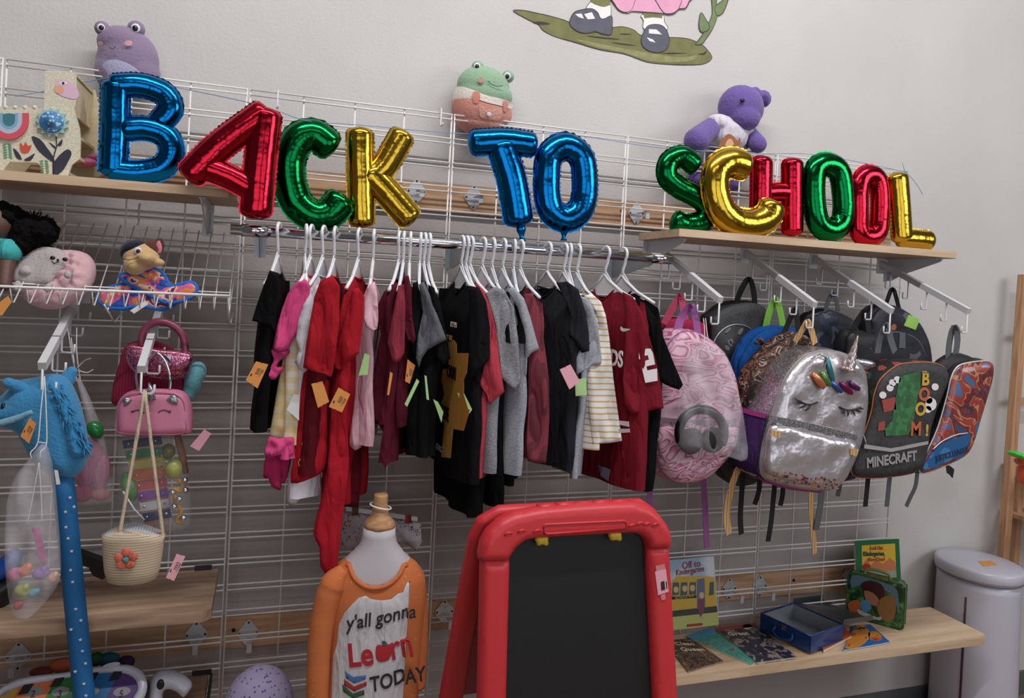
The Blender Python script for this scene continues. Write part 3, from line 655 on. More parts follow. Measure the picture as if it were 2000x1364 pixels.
c_ging = band_mat('yellow_gingham', (224, 218, 206), [(.030, .5, (222, 190, 112), 2, .5), (.030, .5, (222, 190, 112), 1, .5), (.030, .5, (222, 190, 112), 0, .3)])
c_strp = band_mat('yellow_striped_knit', (224, 222, 218), [(.0165, .26, (196, 158, 88), 2, .9)])
c_rib = band_mat('ribbed_maroon_knit', (122, 44, 58), [(.010, .45, (84, 26, 38), 1, .8), (.010, .3, (84, 26, 38), 0, .3)])
# 1 leftmost black tee
t, fr, L, ph, n1 = garment(545, 512, .15, 846, c_blk, 'black t-shirt at the left end of the chrome rail', near=[(527, 528), (545, 534), (546, 560), (540, 600), (537, 650), (520, 636), (505, 630), (492, 627), (500, 600), (512, 565)], seed=1, th=.022)
price_tag(t, [(500, 706), (524, 712), (503, 759), (480, 743)], 'orange', n1.y-.03)
# red and white dotted shirt between
t, *_ = garment(598, 600, .11, 800, cloth('dotted_red_cotton', (206, 34, 46), .9), 'small red dotted top between the pink dress and the white tee', drop=.10, seed=2, sleeves=None)
# 2 pink gingham dress
t, fr, L, ph, n2 = garment(609, 578, .13, 868, c_ging, 'pink and yellow gingham dress with ruffled long pink sleeves', cat='dress', name='toddler_dress', smat=c_pink, near=[(578, 552), (598, 546), (606, 558), (603, 600), (590, 634), (570, 668), (562, 684), (545, 690), (532, 684), (540, 640), (552, 600), (562, 574)], seed=3, th=.03, flare=1.1, far=True)
f2 = frY(n2.y-.005); q = puff(pxp([(528, 684), (545, 678), (566, 684), (562, 694), (548, 704), (542, 716), (556, 716), (545, 732), (536, 742), (522, 738), (517, 724), (530, 712), (534, 700)], f2, 2), f2, .018, .012, .8, .006, nz=.012, nf=60); link('sleeve_ruffle', q, c_pink, t)
q = M(); v = []; n = 60
for j in range(7):
    for k in range(n):
        a = 2*math.pi*k/n; r = 1+.05*j/6; v.append(fr.w(.148*r*math.cos(a), -L+.004-.036*j/6, .034*math.sin(a)+.007*math.sin(14*a)*j/6))
link('hem_ruffle', q.add(v, [(j*n+k, (j+1)*n+k, (j+1)*n+(k+1) % n, j*n+(k+1) % n) for j in range(6) for k in range(n)]), c_pink, t)
f3 = frY(n2.y+.02); link('gingham_skirt_front', puff(pxp([(572, 640), (585, 650), (575, 700), (573, 760), (570, 800), (568, 858), (545, 860), (527, 856), (533, 810), (541, 760), (552, 700), (562, 650)], f3, 2), f3, .012, .025, .8, .008, nz=.008, nf=30, seed=5), c_ging, t)
for leg in ([(521, 884), (548, 886), (550, 935), (548, 958), (530, 950), (524, 935), (514, 932)], [(546, 884), (568, 884), (562, 930), (552, 945)]): link('leggings_leg', puff(pxp(leg, f3, 2), f3, .014, .03, 1, .008, nz=.006), c_pinkd, t)
f3 = frY(n2.y-.01); link('front_ruffle', puff(pxp([(526, 853), (546, 857), (572, 852), (575, 866), (573, 890), (560, 892), (548, 889), (532, 893), (516, 888), (521, 868)], f3, 2), f3, .012, .015, .8, .006, nz=.012, nf=60), c_pink, t)
# 3 white tee
t, fr, L, ph, n3 = garment(633, 598, .14, 975, c_wht, 'white t-shirt with a blank white card beside the pink dress', near=[(607, 572), (620, 556), (628, 566), (618, 620), (606, 650), (600, 680), (604, 708), (598, 722), (584, 722), (576, 708), (584, 684), (578, 664), (582, 630), (592, 595)], seed=4, th=.03)
price_tag(t, [(574, 770), (585, 772), (584, 822), (560, 800)], 'white', n3.y-.02, bars=False)
f3 = frY(n3.y+.05); link('lower_panel', puff(pxp([(584, 720), (612, 720), (640, 760), (636, 860), (634, 928), (600, 960), (578, 984), (561, 984), (563, 930), (566, 860), (574, 790)], f3, 2), f3, .014, .03, .8, .01, nz=.01), c_wht, t)
# 4 big red tee with ring print
t, fr, L, ph, n4 = garment(655, 628, .165, 930, c_redsh, 'big red t-shirt with gold ring print down its side', smat=c_red, near=[(626, 548), (650, 538), (664, 560), (662, 640), (656, 690), (650, 728), (646, 738), (632, 730), (612, 726), (592, 718), (598, 672), (606, 625), (614, 580)], seed=5, th=.03)
f3 = frY(n4.y+.03); P = [(592, 722), (622, 728), (645, 738), (640, 800), (640, 880), (632, 920), (600, 938), (568, 944), (572, 900), (582, 820)]
link('side_panel', puff(pxp(P, f3, 2), f3, .012, .03, .8, .01, nz=.008), c_red, t)
q = M()
for cx, cy, r in ((603, 796, 6), (601, 822, 8), (602, 848, 6), (594, 868, 5), (606, 884, 8), (590, 905, 9)):
    f4 = f3.off(.014); P = [f4.w(*f4.uv(cx+r*.75*math.cos(a), cy+r*math.sin(a))) for a in [i*.5 for i in range(11)]]; q.tube(P, .0012, 5)
link('gold_ring_print', q, mat('gold_print', (196, 138, 60), .5, .3), t)
price_tag(t, [(608, 750), (630, 745), (643, 785), (621, 797)], 'orange', n4.y-.02, bars=False)
# 5 long red outfit
t, fr, L, ph, n5 = garment(702, 672, .14, 1000, c_red, 'long bright red shirt and trousers set hanging lowest at left', cat='outfit', name='long_outfit', near=[(688, 566), (700, 562), (712, 580), (708, 640), (701, 690), (690, 700), (676, 712), (668, 724), (656, 722), (651, 706), (660, 670), (670, 632), (680, 596)], seed=6, th=.024)
f3 = frY(n5.y-.01); link('trouser_leg', puff(pxp([(662, 716), (684, 706), (682, 760), (676, 820), (682, 900), (676, 960), (668, 1020), (662, 1080), (656, 1126), (644, 1128), (626, 1108), (624, 1070), (612, 1045), (620, 1000), (634, 950), (642, 880), (646, 800), (654, 740)], f3, 2), f3, .008, .010, .9, .009, nz=.026, nf=26, nv=.25), c_red, t)
f3 = frY(n5.y+.09); link('trouser_leg', puff(pxp([(672, 860), (705, 860), (706, 930), (700, 992), (672, 990), (668, 930)], f3, 1), f3, .02, .03, .9, .012, nz=.01, nf=14), c_redsh, t)
price_tag(t, [(661, 757), (684, 770), (668, 806), (642, 795)], 'orange', n5.y-.04)
# 6 light pink top
t, fr, L, ph, n6 = garment(731, 720, .12, 872, c_lpk, 'light pink short sleeved top with a green card', near=[(722, 556), (732, 550), (737, 575), (739, 620), (737, 642), (728, 648), (715, 638), (709, 622), (712, 590)], seed=7, th=.022)
price_tag(t, [(712, 690), (722, 694), (718, 732), (700, 734)], 'green', n6.y-.02, bars=False)
f3 = frY(n6.y+.03); link('front_fold', puff(pxp([(713, 640), (731, 648), (722, 720), (716, 800), (706, 874), (682, 870), (690, 800), (698, 720), (704, 670)], f3, 2), f3, .012, .025, .8, .01, nz=.008), c_lpk, t)
# maroon trio
t, *_ = garment(781, 757, .15, 830, c_mar, 'dark maroon tee, first of the maroon shirts', seed=8, th=.02, near=[(766, 556), (775, 552), (776, 580), (768, 640), (766, 700), (756, 820), (752, 850), (738, 828), (722, 826), (728, 760), (738, 680), (744, 654), (736, 600), (750, 570)], ny=-.40)
t, fr, L, ph, n8 = garment(790, 776, .155, 905, c_mar, 'heather maroon tee with pale maroon sleeve, second of the maroon shirts', smat=c_marl, near=[(778, 558), (790, 555), (792, 590), (791, 650), (790, 690), (780, 706), (768, 712), (762, 690), (757, 670), (766, 620), (772, 590)], seed=9, th=.02)  # body takes the deeper maroon, shade put into its colour
f3 = frY(n8.y+.02); link('front_fold', puff(pxp([(764, 706), (790, 700), (784, 760), (768, 800), (763, 860), (758, 908), (748, 906), (752, 840), (754, 780)], f3, 2), f3, .01, .02, .8, .01), c_marl, t)
price_tag(t, [(762, 726), (767, 730), (760, 772), (756, 772)], 'orange', n8.y-.02, bars=False)
t, *_ = garment(802, 800, .155, 835, c_mar, 'dark maroon tee with tilted orange card, third of the maroon shirts', near=[(788, 540), (798, 538), (803, 560), (806, 620), (812, 660), (808, 672), (796, 664), (790, 640), (788, 590)], seed=10, th=.02)
price_tag(t, [(796, 702), (811, 714), (800, 750), (791, 745)], 'orange', -.46)
# blacks and grey
t, *_ = garment(822, 818, .15, 890, c_blk, 'black tee left of the grey sleeved tee', near=[(806, 554), (816, 550), (822, 580), (820, 640), (812, 700), (802, 680), (803, 600)], seed=11, th=.024)
t, fr, L, ph, n11 = garment(830, 846, .16, 895, c_blk2, 'black tee with wide dark grey sleeve pointing right', smat=c_gry, near=[(818, 556), (828, 550), (842, 580), (856, 620), (873, 664), (852, 674), (835, 684), (824, 700), (818, 720), (812, 700), (815, 660), (826, 610)], seed=12, th=.024)
for P, c in (([(814, 740), (819, 745), (795, 795), (790, 790)], 'green'), ([(829, 733), (833, 735), (838, 782), (833, 780)], 'green')): price_tag(t, P, c, n11.y-.03, bars=False)
t, *_ = garment(839, 856, .16, 892, c_blk, 'black tee right behind the grey sleeved tee', near=[(836, 556), (848, 562), (862, 610), (874, 660), (880, 700), (866, 716), (852, 700), (846, 640)], seed=13, th=.024)
# black tee with gold letters
t, fr, L, ph, n13 = garment(903, 938, .17, 945, c_blk2, 'black t-shirt with gold block letter print facing left', near=[(916, 558), (936, 562), (950, 590), (957, 640), (957, 700), (944, 716), (928, 728), (918, 744), (916, 700), (917, 640)], seed=14, th=.03, fold=.5, flare=1.06)
sfr = Fr(fr.w(0, 0, 0), fr.ex, fr.ey)
sd = -1 if (V(CAM)-fr.o).dot(fr.n) < 0 else 1
pf = Fr(fr.w(0, 0, .052*sd), -fr.ex if sd < 0 else fr.ex, fr.ey); m_gold = mat('gold_shirt_print', (176, 124, 46), .8); sx = 1
def ptext(s, px, py, size, m, parent, fr=None, **k): u, v = (fr or pf).uv(px, py); return text(s, fr or pf, u, v, size, m, parent, **k)
ptext('1279M', 880, 638, .020, mat('pale_print', (196, 184, 160), .8), t, name='printed_word')
ptext('BATTLE OF THE', 858, 659, .019, m_gold, t, name='printed_word', sx=.9)
for pts in ([(876, 668), (886, 664), (892, 672), (892, 690), (906, 690), (915, 690), (912, 728), (906, 742), (906, 770), (915, 800), (918, 800), (906, 842), (885, 838), (880, 895), (862, 893), (868, 830), (858, 800), (868, 770), (862, 740), (864, 722), (876, 720)],): link('gold_print', M().prism(pxp(pts, pf), pf, 0, .0006), m_gold, t)
ptext('ORRI', 874, 735, .045, c_blk, t, name='printed_word', lift=.0016, sx=.75, bold=.001); ptext('EADE', 858, 812, .05, c_blk, t, name='printed_word', lift=.0016, sx=.75, bold=.001)
ptext('STRENGTH', 846, 872, .024, mat('grey_print', (120, 116, 120), .8), t, name='printed_word')
for P, c in (([(846, 780), (855, 785), (866, 805), (862, 826)], 'green'), ([(893, 768), (905, 766), (922, 800), (910, 818)], 'green')): price_tag(t, P, c, n13.y-.03, bars=False)
t, *_ = garment(912, 940, .15, 1004, c_blk, 'long black shirt whose hem hangs lowest in the middle', seed=15, th=.03, hem=.02)
t, *_ = garment(920, 964, .165, 935, c_cor, 'coral red tee in the middle of the rail', near=[(930, 552), (944, 566), (958, 600), (970, 650), (975, 700), (985, 766), (966, 782), (956, 791), (950, 770), (936, 752), (948, 700), (954, 640)], seed=16, th=.024)
t, *_ = garment(944, 990, .165, 925, c_hgr, 'heather grey tee with mottled sleeve right of the coral tee', near=[(948, 574), (966, 560), (985, 566), (1003, 600), (1012, 660), (1017, 745), (1004, 763), (992, 752), (980, 738), (974, 690), (968, 640), (958, 600)], seed=17, th=.026)
t, *_ = garment(963, 990, .135, 990, c_blk, 'black shirt between the two heather grey tees', seed=18, th=.026)
t, *_ = garment(984, 1024, .165, 930, c_hgl, 'light heather grey tee with blue-grey sleeve, right of a black shirt', near=[(990, 566), (1004, 560), (1024, 584), (1036, 620), (1044, 650), (1053, 682), (1038, 690), (1030, 700), (1028, 738), (1024, 730), (1026, 690), (1022, 640), (1010, 600)], seed=19, th=.024)
t, *_ = garment(1005, 1018, .135, 950, c_blk, 'black long shirt left of the ribbed maroon top', seed=20, th=.022)
t, *_ = garment(1018, 1062, .165, 900, c_rib, 'ribbed maroon long sleeved top in the middle of the rail', near=[(1024, 574), (1040, 574), (1054, 604), (1062, 660), (1072, 740), (1073, 820), (1070, 868), (1066, 905), (1048, 906), (1030, 900), (1028, 866), (1032, 800), (1032, 700), (1030, 640)], seed=21, th=.022, cat='shirt', name='long_sleeved_shirt')
t, fr, L, ph, n21 = garment(1071, 1128, .17, 920, c_char, 'charcoal tee with open wide neck on a thin hanger', near=[(1086, 552), (1108, 550), (1130, 566), (1140, 600), (1150, 650), (1151, 686), (1136, 690), (1120, 664), (1111, 656), (1116, 620), (1106, 590)], seed=22, th=.032, smat=c_char, flat=False)
price_tag(t, [(1093, 722), (1114, 712), (1133, 746), (1112, 761)], 'pink', n21.y-.035, bars=False)
t, fr, L, ph, n22 = garment(1103, 1150, .165, 935, c_hgl, 'tee with pale grey double sleeve left of the yellow striped top', near=[(1132, 578), (1146, 582), (1158, 600), (1168, 640), (1175, 700), (1174, 712), (1160, 712), (1140, 724), (1124, 734), (1122, 700), (1134, 680), (1148, 670), (1146, 620)], seed=23, th=.022)
price_tag(t, [(1123, 742), (1145, 738), (1146, 772), (1124, 774)], 'green', n22.y-.02, bars=False)
t, *_ = garment(1113, 1136, .13, 890, c_blk, 'plain black tee just left of the yellow striped top', seed=24, th=.022)
t, fr, L, ph, n24 = garment(1129, 1172, .16, 880, c_strp, 'white top with thin yellow stripes and long sleeves', near=[(1140, 578), (1156, 574), (1174, 590), (1183, 616), (1190, 660), (1198, 740), (1206, 800), (1215, 862), (1188, 866), (1158, 868), (1150, 800), (1146, 735), (1150, 680), (1160, 660), (1170, 640), (1164, 610)], seed=25, th=.02, cat='shirt', name='long_sleeved_shirt', nt=.012)
f3 = frY(n24.y+.06); link('sleeve', puff(pxp([(1120, 774), (1140, 774), (1136, 830), (1132, 880), (1112, 880), (1114, 820)], f3, 1), f3, .012, .02, .8, .01), c_strp, t)
# jersey
c_jer = cloth('dark_red_mesh_jersey', (116, 22, 36), .75)
t, fr, L, ph, n25 = garment(1184, 1262, .20, 958, c_jer, 'large dark red sports jersey with white numeral two on the sleeve', near=[(1216, 570), (1236, 580), (1254, 610), (1266, 650), (1280, 700), (1292, 760), (1296, 798), (1262, 804), (1232, 812), (1220, 790), (1216, 740), (1220, 690), (1222, 640)], seed=26, th=.036, flare=1.05, cat='jersey', name='sports_jersey', fold=.6, nt=.012, slope=.03)
sd = -1 if (V(CAM)-fr.o).dot(fr.n) < 0 else 1
jf = Fr(fr.w(0, 0, .062*sd), -fr.ex if sd < 0 else fr.ex, fr.ey); m_wp = mat('white_jersey_print', (224, 218, 220), .6)
ptext('ARDS', 1166, 708, .062, m_wp, t, fr=jf, name='printed_word', bold=.0015, sx=.8)
link('swoosh_print', M().prism(pxp([(1213, 638), (1216, 641), (1222, 642), (1232, 643), (1226, 646), (1217, 648), (1212, 644)], jf.off(.001), 2), jf.off(.001), 0, .0006), m_wp, t)
sf = frA(PY(1262, 700, n25.y-.004), -YAW*.4)
link('sleeve_numeral', M().prism(pxp([(1247, 686), (1254, 682), (1270, 681), (1275, 690), (1279, 712), (1262, 716), (1264, 724), (1283, 720), (1284, 744), (1260, 748), (1256, 730), (1253, 716), (1254, 706), (1267, 703), (1265, 694), (1256, 696), (1257, 700), (1248, 702)], sf), sf, 0, .0012), m_wp, t)
for a, b in ((813, 819), (826, 832), (838, 844)): pass
link('cuff_stripe', M().prism(pxp([(1126, 820), (1150, 822), (1150, 830), (1126, 828)], jf), jf, 0, .0008).prism(pxp([(1210, 822), (1228, 824), (1229, 834), (1211, 830)], jf), jf, 0, .0008).prism(pxp([(1208, 838), (1230, 838), (1230, 845), (1209, 846)], jf), jf, 0, .0008), m_wp, t)
link('size_patch', M().prism(pxp([(1168, 908), (1192, 918), (1188, 940), (1174, 930)], jf), jf, 0, .0008), mat('grey_patch', (98, 92, 108), .7), t)
price_tag(t, [(1236, 812), (1252, 802), (1258, 820), (1244, 842)], 'orange', n25.y+.02)
t, *_ = garment(1218, 1290, .19, 960, c_blk, 'long black shirt at the right end of the clothes rail', near=[(1238, 578), (1256, 590), (1280, 620), (1296, 660), (1316, 710), (1334, 752), (1326, 762), (1300, 752), (1288, 744), (1284, 700), (1266, 640)], seed=27, th=.03, cat='shirt', name='long_shirt')
# ------------------------------------------------------------------ plush toys perched above the grid
def plushm(name, col, b=.8, sc_=140): return mat(name, col, .95, bump=b, bscale=sc_, bdist=.003, sheen=.25, spec=.15)
def S(q, px, py, y, rx, ry=None, rz=None, mi=0, rot=0):
    """ellipsoid with radii in pixels of the picture at depth y (ry = depth radius, in metres if < 1)"""
    p = PY(px, py, y); s = (p-CAM).dot(FW)/FPX; rz = rz or rx; ry = rx*s if ry is None else (ry if ry < 1 else ry*s)
    ax = (V((math.cos(rot), 0, -math.sin(rot))), V((0, 1, 0)), V((math.sin(rot), 0, math.cos(rot)))); q.sph(p, (rx*s, ry, rz*s), 24, 16, mi, ax); return p
def cap(q, a, b, ra, rb, mi=0, n=7):
    for i in range(n): f = i/(n-1); q.sph(V(a).lerp(V(b), f), ra+(rb-ra)*f, 16, 10, mi)
def decal(name, pts, fr, m, par, lay=1, sm=3, t=.0008): return link(name, M().prism(pxp(pts, fr, sm), fr, lay*.0008, lay*.0008+t), m, par)
def onsurf(name, pts, y0, y1, m, par, sm=4, surf=None):
    """thin felt patch: outline in pixels pushed along the view onto an ellipsoid surface"""
    P = [V(p) for p in (catmull([V(a) for a in pts], sm) if sm else [V(a) for a in pts])]; c = sum(P, V((0, 0)))/len(P); v = []; R = 5
    ce, rd = surf
    def hit(px, py):
        d = ray(px, py); o = CAM-ce; D = V((d.x/rd[0], d.y/rd[1], d.z/rd[2])); O = V((o.x/rd[0], o.y/rd[1], o.z/rd[2])); a = D.dot(D); b = 2*O.dot(D); cc = O.dot(O)-1
        dd = b*b-4*a*cc; t = (-b-math.sqrt(dd))/(2*a) if dd > 0 else -b/(2*a); return CAM+d*(t*.9993)
    n = len(P)
    for r in range(R+1):
        for p in P: q_ = c.lerp(p, r/R); v.append(hit(q_.x, q_.y))
    q = M(); q.add(v, [(r*n+k, (r+1)*n+k, (r+1)*n+(k+1) % n, r*n+(k+1) % n) for r in range(R) for k in range(n)])
    return link(name, q, m, par)
m_eyew = mat('plush_eye_white', (216, 212, 220), .5); m_eyeb = mat('glossy_black_eye', (18, 16, 20), .25)
# purple frog
mp_ = plushm('dusty_purple_plush', (134, 118, 144)); t = thing('frog_plush', 'dusty purple frog plush with lavender belly and pink cheeks behind the blue B', 'plush toy', PY(252, 160, .02), 'round frog plushes on top of the grid')
q = M(); c0 = S(q, 250, 122, .035, 56, .062, 64, rot=.12); S(q, 240, 86, .032, 46, .054, 34); S(q, 270, 145, .035, 40, .058, 44); S(q, 222, 140, .035, 34, .055, 40)
remesh(link('body', q, mp_, t), .004, 8)
for ex, ey, r in ((200, 55, 14), (266, 56, 16)):
    q = M(); p = S(q, ex, ey+1, .028, r, .026, r); o = link('eye_bump', q, mp_, t)
    q = M(); S(q, ex-2+.5*(ex-230)*.05, ey-1, .002, r*.52, .006, r*.56); link('eye_white', q, m_eyew, o); q = M(); S(q, ex-2, ey-1, -.003, r*.33, .004, r*.36); link('pupil', q, m_eyeb, o)
def el_surf(px, py, y, rx, ry, rz): p = PY(px, py, y); s = (p-CAM).dot(FW)/FPX; return (p, (rx*s, ry, rz*s))
sf1 = el_surf(252, 125, .035, 63, .066, 68); sf2 = el_surf(240, 88, .03, 50, .060, 42)
onsurf('belly_patch', [(196, 140), (204, 122), (222, 116), (246, 122), (266, 134), (276, 148), (276, 170), (236, 178), (202, 172)], 0, 0, plushm('lavender_plush', (176, 174, 206)), t, surf=sf1)
for cx, cy, rx, ry in ((196, 85, 5, 5), (251, 84, 8, 5)): onsurf('cheek', ellipse(cx, cy, rx, ry, 12), 0, 0, plushm('cheek_pink', (212, 160, 172)), t, surf=el_surf(240, 88, .03, 50, .066, 44))
fr = Fr(PY(220, 95, -.037), (1, 0, 0), (0, 0, 1)); q = M(); q.tube([fr.w(*fr.uv(a, b)) for a, b in ((214, 90), (217, 95), (221, 96), (225, 90))], .0009, 6); q.sph(fr.w(*fr.uv(213, 74)), .001).sph(fr.w(*fr.uv(222, 74)), .001); link('smile', q, m_ink, t)
# green frog
mg_ = plushm('mint_plush', (140, 170, 142)); mo_ = plushm('peach_plush', (206, 142, 128)); mo2 = plushm('peach_patch_plush', (196, 128, 112))
t = thing('frog_plush', 'mint green frog plush in peach dungarees wedged at the panel seam', 'plush toy', PY(942, 252, .02), 'round frog plushes on top of the grid')
q = M(); S(q, 940, 208, .035, 59, .062, 50); S(q, 938, 240, .035, 50, .058, 24); remesh(link('dungarees', q, mo_, t), .004, 6)
q = M(); S(q, 944, 170, .034, 53, .060, 40); S(q, 946, 186, .034, 57, .063, 34); remesh(link('head', q, mg_, t), .004, 6)
for ex, ey in ((933, 131), (992, 150)):
    q = M(); S(q, ex, ey, .028, 12, .024, 12); o = link('eye_bump', q, mg_, t); q = M(); S(q, ex-1, ey-1, .006, 7, .006, 7.5); link('eye_white', q, m_eyew, o); q = M(); S(q, ex-1, ey-1, .001, 4.3, .004, 4.8); link('pupil', q, m_eyeb, o)
sg = el_surf(940, 205, .035, 60.5, .067, 56); sw = plushm('cream_plush', (218, 208, 200))
onsurf('white_collar', [(890, 172), (905, 170), (925, 176), (950, 186), (975, 192), (998, 200), (999, 212), (975, 206), (950, 200), (925, 192), (900, 190), (884, 196)], 0, 0, sw, t, surf=el_surf(942, 200, .034, 60, .069, 56))
so = el_surf(940, 207, .034, 60, .071, 56)
onsurf('dungaree_bib', [(884, 198), (902, 192), (925, 194), (950, 202), (976, 208), (998, 214), (997, 236), (970, 256), (930, 258), (895, 246), (883, 226)], 0, 0, mo_, t, surf=so)
so = el_surf(940, 207, .034, 60, .074, 56)
for pts in ([(924, 180), (937, 182), (935, 200), (929, 202), (924, 198)], [(984, 198), (993, 200), (990, 218), (983, 216)]): onsurf('shoulder_strap', pts, 0, 0, mo2, t, surf=so)
onsurf('bib_pocket', [(938, 206), (956, 214), (974, 210), (982, 216), (976, 234), (958, 234), (938, 228)], 0, 0, plushm('pale_peach_plush', (214, 158, 142)), t, surf=so)
q = M(); S(q, 955, 224, -.040, 5, .004, 5); link('button', q, mat('pearl_button', (196, 180, 200), .3), t)
fr = Fr(PY(955, 165, -.032), (1, 0, 0), (0, 0, 1)); q = M(); q.tube([fr.w(*fr.uv(a, b)) for a, b in ((953, 158), (960, 165), (972, 169), (982, 167))], .0011, 6); q.sph(fr.w(*fr.uv(967, 152)), .001).sph(fr.w(*fr.uv(974, 154)), .001); link('smile', q, m_ink, t)
onsurf('cheek', ellipse(939, 157, 6, 5, 12), 0, 0, plushm('cheek_pink2', (186, 140, 130)), t, surf=el_surf(944, 172, .034, 55, .066, 44))
# purple bear
mb = plushm('violet_fur', (104, 86, 150), 1.0, 90); mbd = plushm('dark_violet_fur', (66, 52, 106), 1.0, 90)
t = thing('bear_plush', 'violet teddy bear in a white shirt sitting behind the school balloons', 'plush toy', PY(1420, 345, .03))
q = M(); S(q, 1421, 300, .03, 40, .05, 50); h = S(q, 1447, 211, .0, 47, .066, 44); S(q, 1453, 230, -.025, 33, .048, 27)
S(q, 1491, 193, .005, 17, .02, 17); S(q, 1474, 182, .0, 14, .02, 12); S(q, 1440, 180, .0, 14, .03, 10)
a = PY(1392, 248, .01); b = PY(1360, 274, -.035); cap(q, a, b, .036, .044); a = PY(1462, 258, .01); b = PY(1480, 282, -.03); cap(q, a, b, .026, .032)
a = PY(1400, 320, .03); b = PY(1362, 345, .03); cap(q, a, b, .036, .036); a = PY(1430, 320, .03); b = PY(1430, 356, .03); cap(q, a, b, .036, .034)
remesh(link('body', q, mb, t), .0045, 3, .006, .004)
q = M(); S(q, 1422, 262, .015, 41, .064, 40); S(q, 1400, 243, .01, 22, .05, 20); S(q, 1448, 252, .01, 24, .052, 18); remesh(link('shirt', q, cloth('bear_white_shirt', (206, 202, 214)), t), .004, 4, .03, .006)
fr = Fr(PY(1422, 276, -.052), (1, 0, 0), (0, 0, 1)); bp = mat('brown_shirt_print', (150, 92, 60), .8)
decal('shirt_print', [(1404, 288), (1408, 276), (1414, 268), (1422, 262), (1432, 266), (1440, 276), (1444, 268), (1446, 280), (1438, 288), (1420, 291)], fr, bp, t, 1); decal('shirt_print', [(1416, 286), (1420, 274), (1428, 272), (1432, 284)], fr, mat('tan_shirt_print', (206, 160, 122), .8), t, 2)
q = M(); S(q, 1450, 196, -.066, 5, .005, 4); link('eye', q, m_eyeb, t)
q = M(); S(q, 1494, 196, -.012, 9, .01, 10); link('inner_ear', q, mbd, t)
fr = Fr(PY(1440, 230, -.078), (1, 0, 0), (0, 0, 1)); q = M(); q.tube([fr.w(*fr.uv(*p), h_) for p, h_ in (((1448, 248), .0), ((1456, 252), .0), ((1466, 250), 0))], .0012, 6); link('mouth_stitch', q, mbd, t)

# ------------------------------------------------------------------ wooden llama with shelves inside
m_lw = ramp_mat('speckled_llama_wood', 'noise', 220, [(.4, (196, 188, 164)), (.62, (214, 208, 190))], .7, 0, 0, False); m_lw2 = wood('llama_side_wood', (178, 160, 126), (198, 182, 148), (208, 194, 164), 3)
t = thing('wooden_llama', 'speckled wooden llama toy shelf with painted flowers on the upper left shelf', 'wooden toy', PY(100, 345, -.13))
sil = [(88, 138), (148, 141), (150, 190), (145, 214), (148, 226), (155, 250), (157, 275), (156, 310), (140, 322), (132, 344), (118, 347), (88, 347), (82, 330), (74, 318), (20, 316), (8, 330), (2, 347), (-50, 350), (-58, 320), (-66, 270), (-60, 210), (0, 208), (60, 210), (86, 212)]
lf = frY(-.235); P = pxp(sil, lf); link('front_board', M().prism(P, lf, -.009, 0), m_lw, t)
lb = Fr(lf.o+V((0, .20, 0)), (1, 0, 0), (0, 0, 1)); bump = [p for p in P]
bump = pxp([(120, 172), (186, 176), (190, 198), (202, 206), (201, 218), (191, 223), (193, 245), (202, 278), (201, 322), (194, 345), (150, 346), (140, 326), (60, 322), (40, 346), (-30, 346), (-36, 226), (96, 226)], lb)
link('rear_board', M().prism(bump, lb, -.009, 0), m_lw2, t)
def slab(u0, u1, v, tt=.007): return M().box(lf.w((u0+u1)/2, v, -.105), (u1-u0, .182, tt))
x0 = P[0][0]; x1 = P[6][0]
for py, a, b in ((141, P[0][0], P[1][0]), (262, P[0][0]+.02, P[5][0]-.004), (303, P[0][0]+.02, P[7][0]-.006), (337, P[10][0]-.02, P[10][0]+.016)): link('shelf_board', slab(a, b, lf.uv(120, py)[1]), m_lw2, t)
q = M(); a = lf.uv(146, 150); b = lf.uv(149, 222); q.box(lf.w(a[0]-.004, (a[1]+b[1])/2, -.105), (.006, .182, abs(a[1]-b[1]))); link('head_side', q, m_lw2, t)
q = M()
for px in (10, 29, 48, 67): q.sph(lf.w(*lf.uv(px, 210), -.004), .006)
link('back_beads', q, m_lw, t)
def LD(name, pts, col, lay, sm=3, t_=.0006): return link(name, M().prism(pxp(pts, lf, sm), lf, lay*.0007, lay*.0007+t_), mat('llama_'+name+str(col[0]), col, .7), t)
LD('face', [(112, 158), (125, 155), (140, 162), (153, 178), (154, 188), (146, 194), (128, 190), (114, 184), (108, 172)], (212, 176, 196), 1)
LD('cheek', ellipse(116, 175, 9, 8, 14), (222, 158, 132), 2); LD('eye', [(116, 164), (124, 159), (133, 163), (124, 167)], (226, 220, 220), 2, 2); LD('pupil', ellipse(124, 163, 2.6, 2.6, 10), (30, 26, 34), 3)
for cx, cy, r in ((86, 248, 0),): pass
q = M(); fr = lf; cc = lf.uv(103, 240); s = mpp(lf, 103, 240); star = [(cc[0]+s*(31 if i % 2 else 24)*math.cos(i*math.pi/13), cc[1]+s*(31 if i % 2 else 24)*math.sin(i*math.pi/13)) for i in range(26)]
link('flower_petals', q.prism(star, lf, .0007, .008), mat('mint_wood', (150, 186, 186), .7), t)
link('flower_disc', M().lathe([(s*22, 0), (s*22, .004), (s*20, .006), (s*4, .006), (s*4, .009), (0, .009)], lf.w(cc[0], cc[1], .008), lf.n), ramp_mat('blue_flower_center', 'voronoi', 120, [(0, (170, 196, 214)), (.35, (60, 118, 166))], .6), t)
def arc(cx, cy, r0, r1, a0, a1, n=16): return [(cx+r1*math.cos(a), cy+r1*math.sin(a)) for a in [a0+(a1-a0)*i/n for i in range(n+1)]]+[(cx+r0*math.cos(a), cy+r0*math.sin(a)) for a in [a1+(a0-a1)*i/n for i in range(n+1)]]
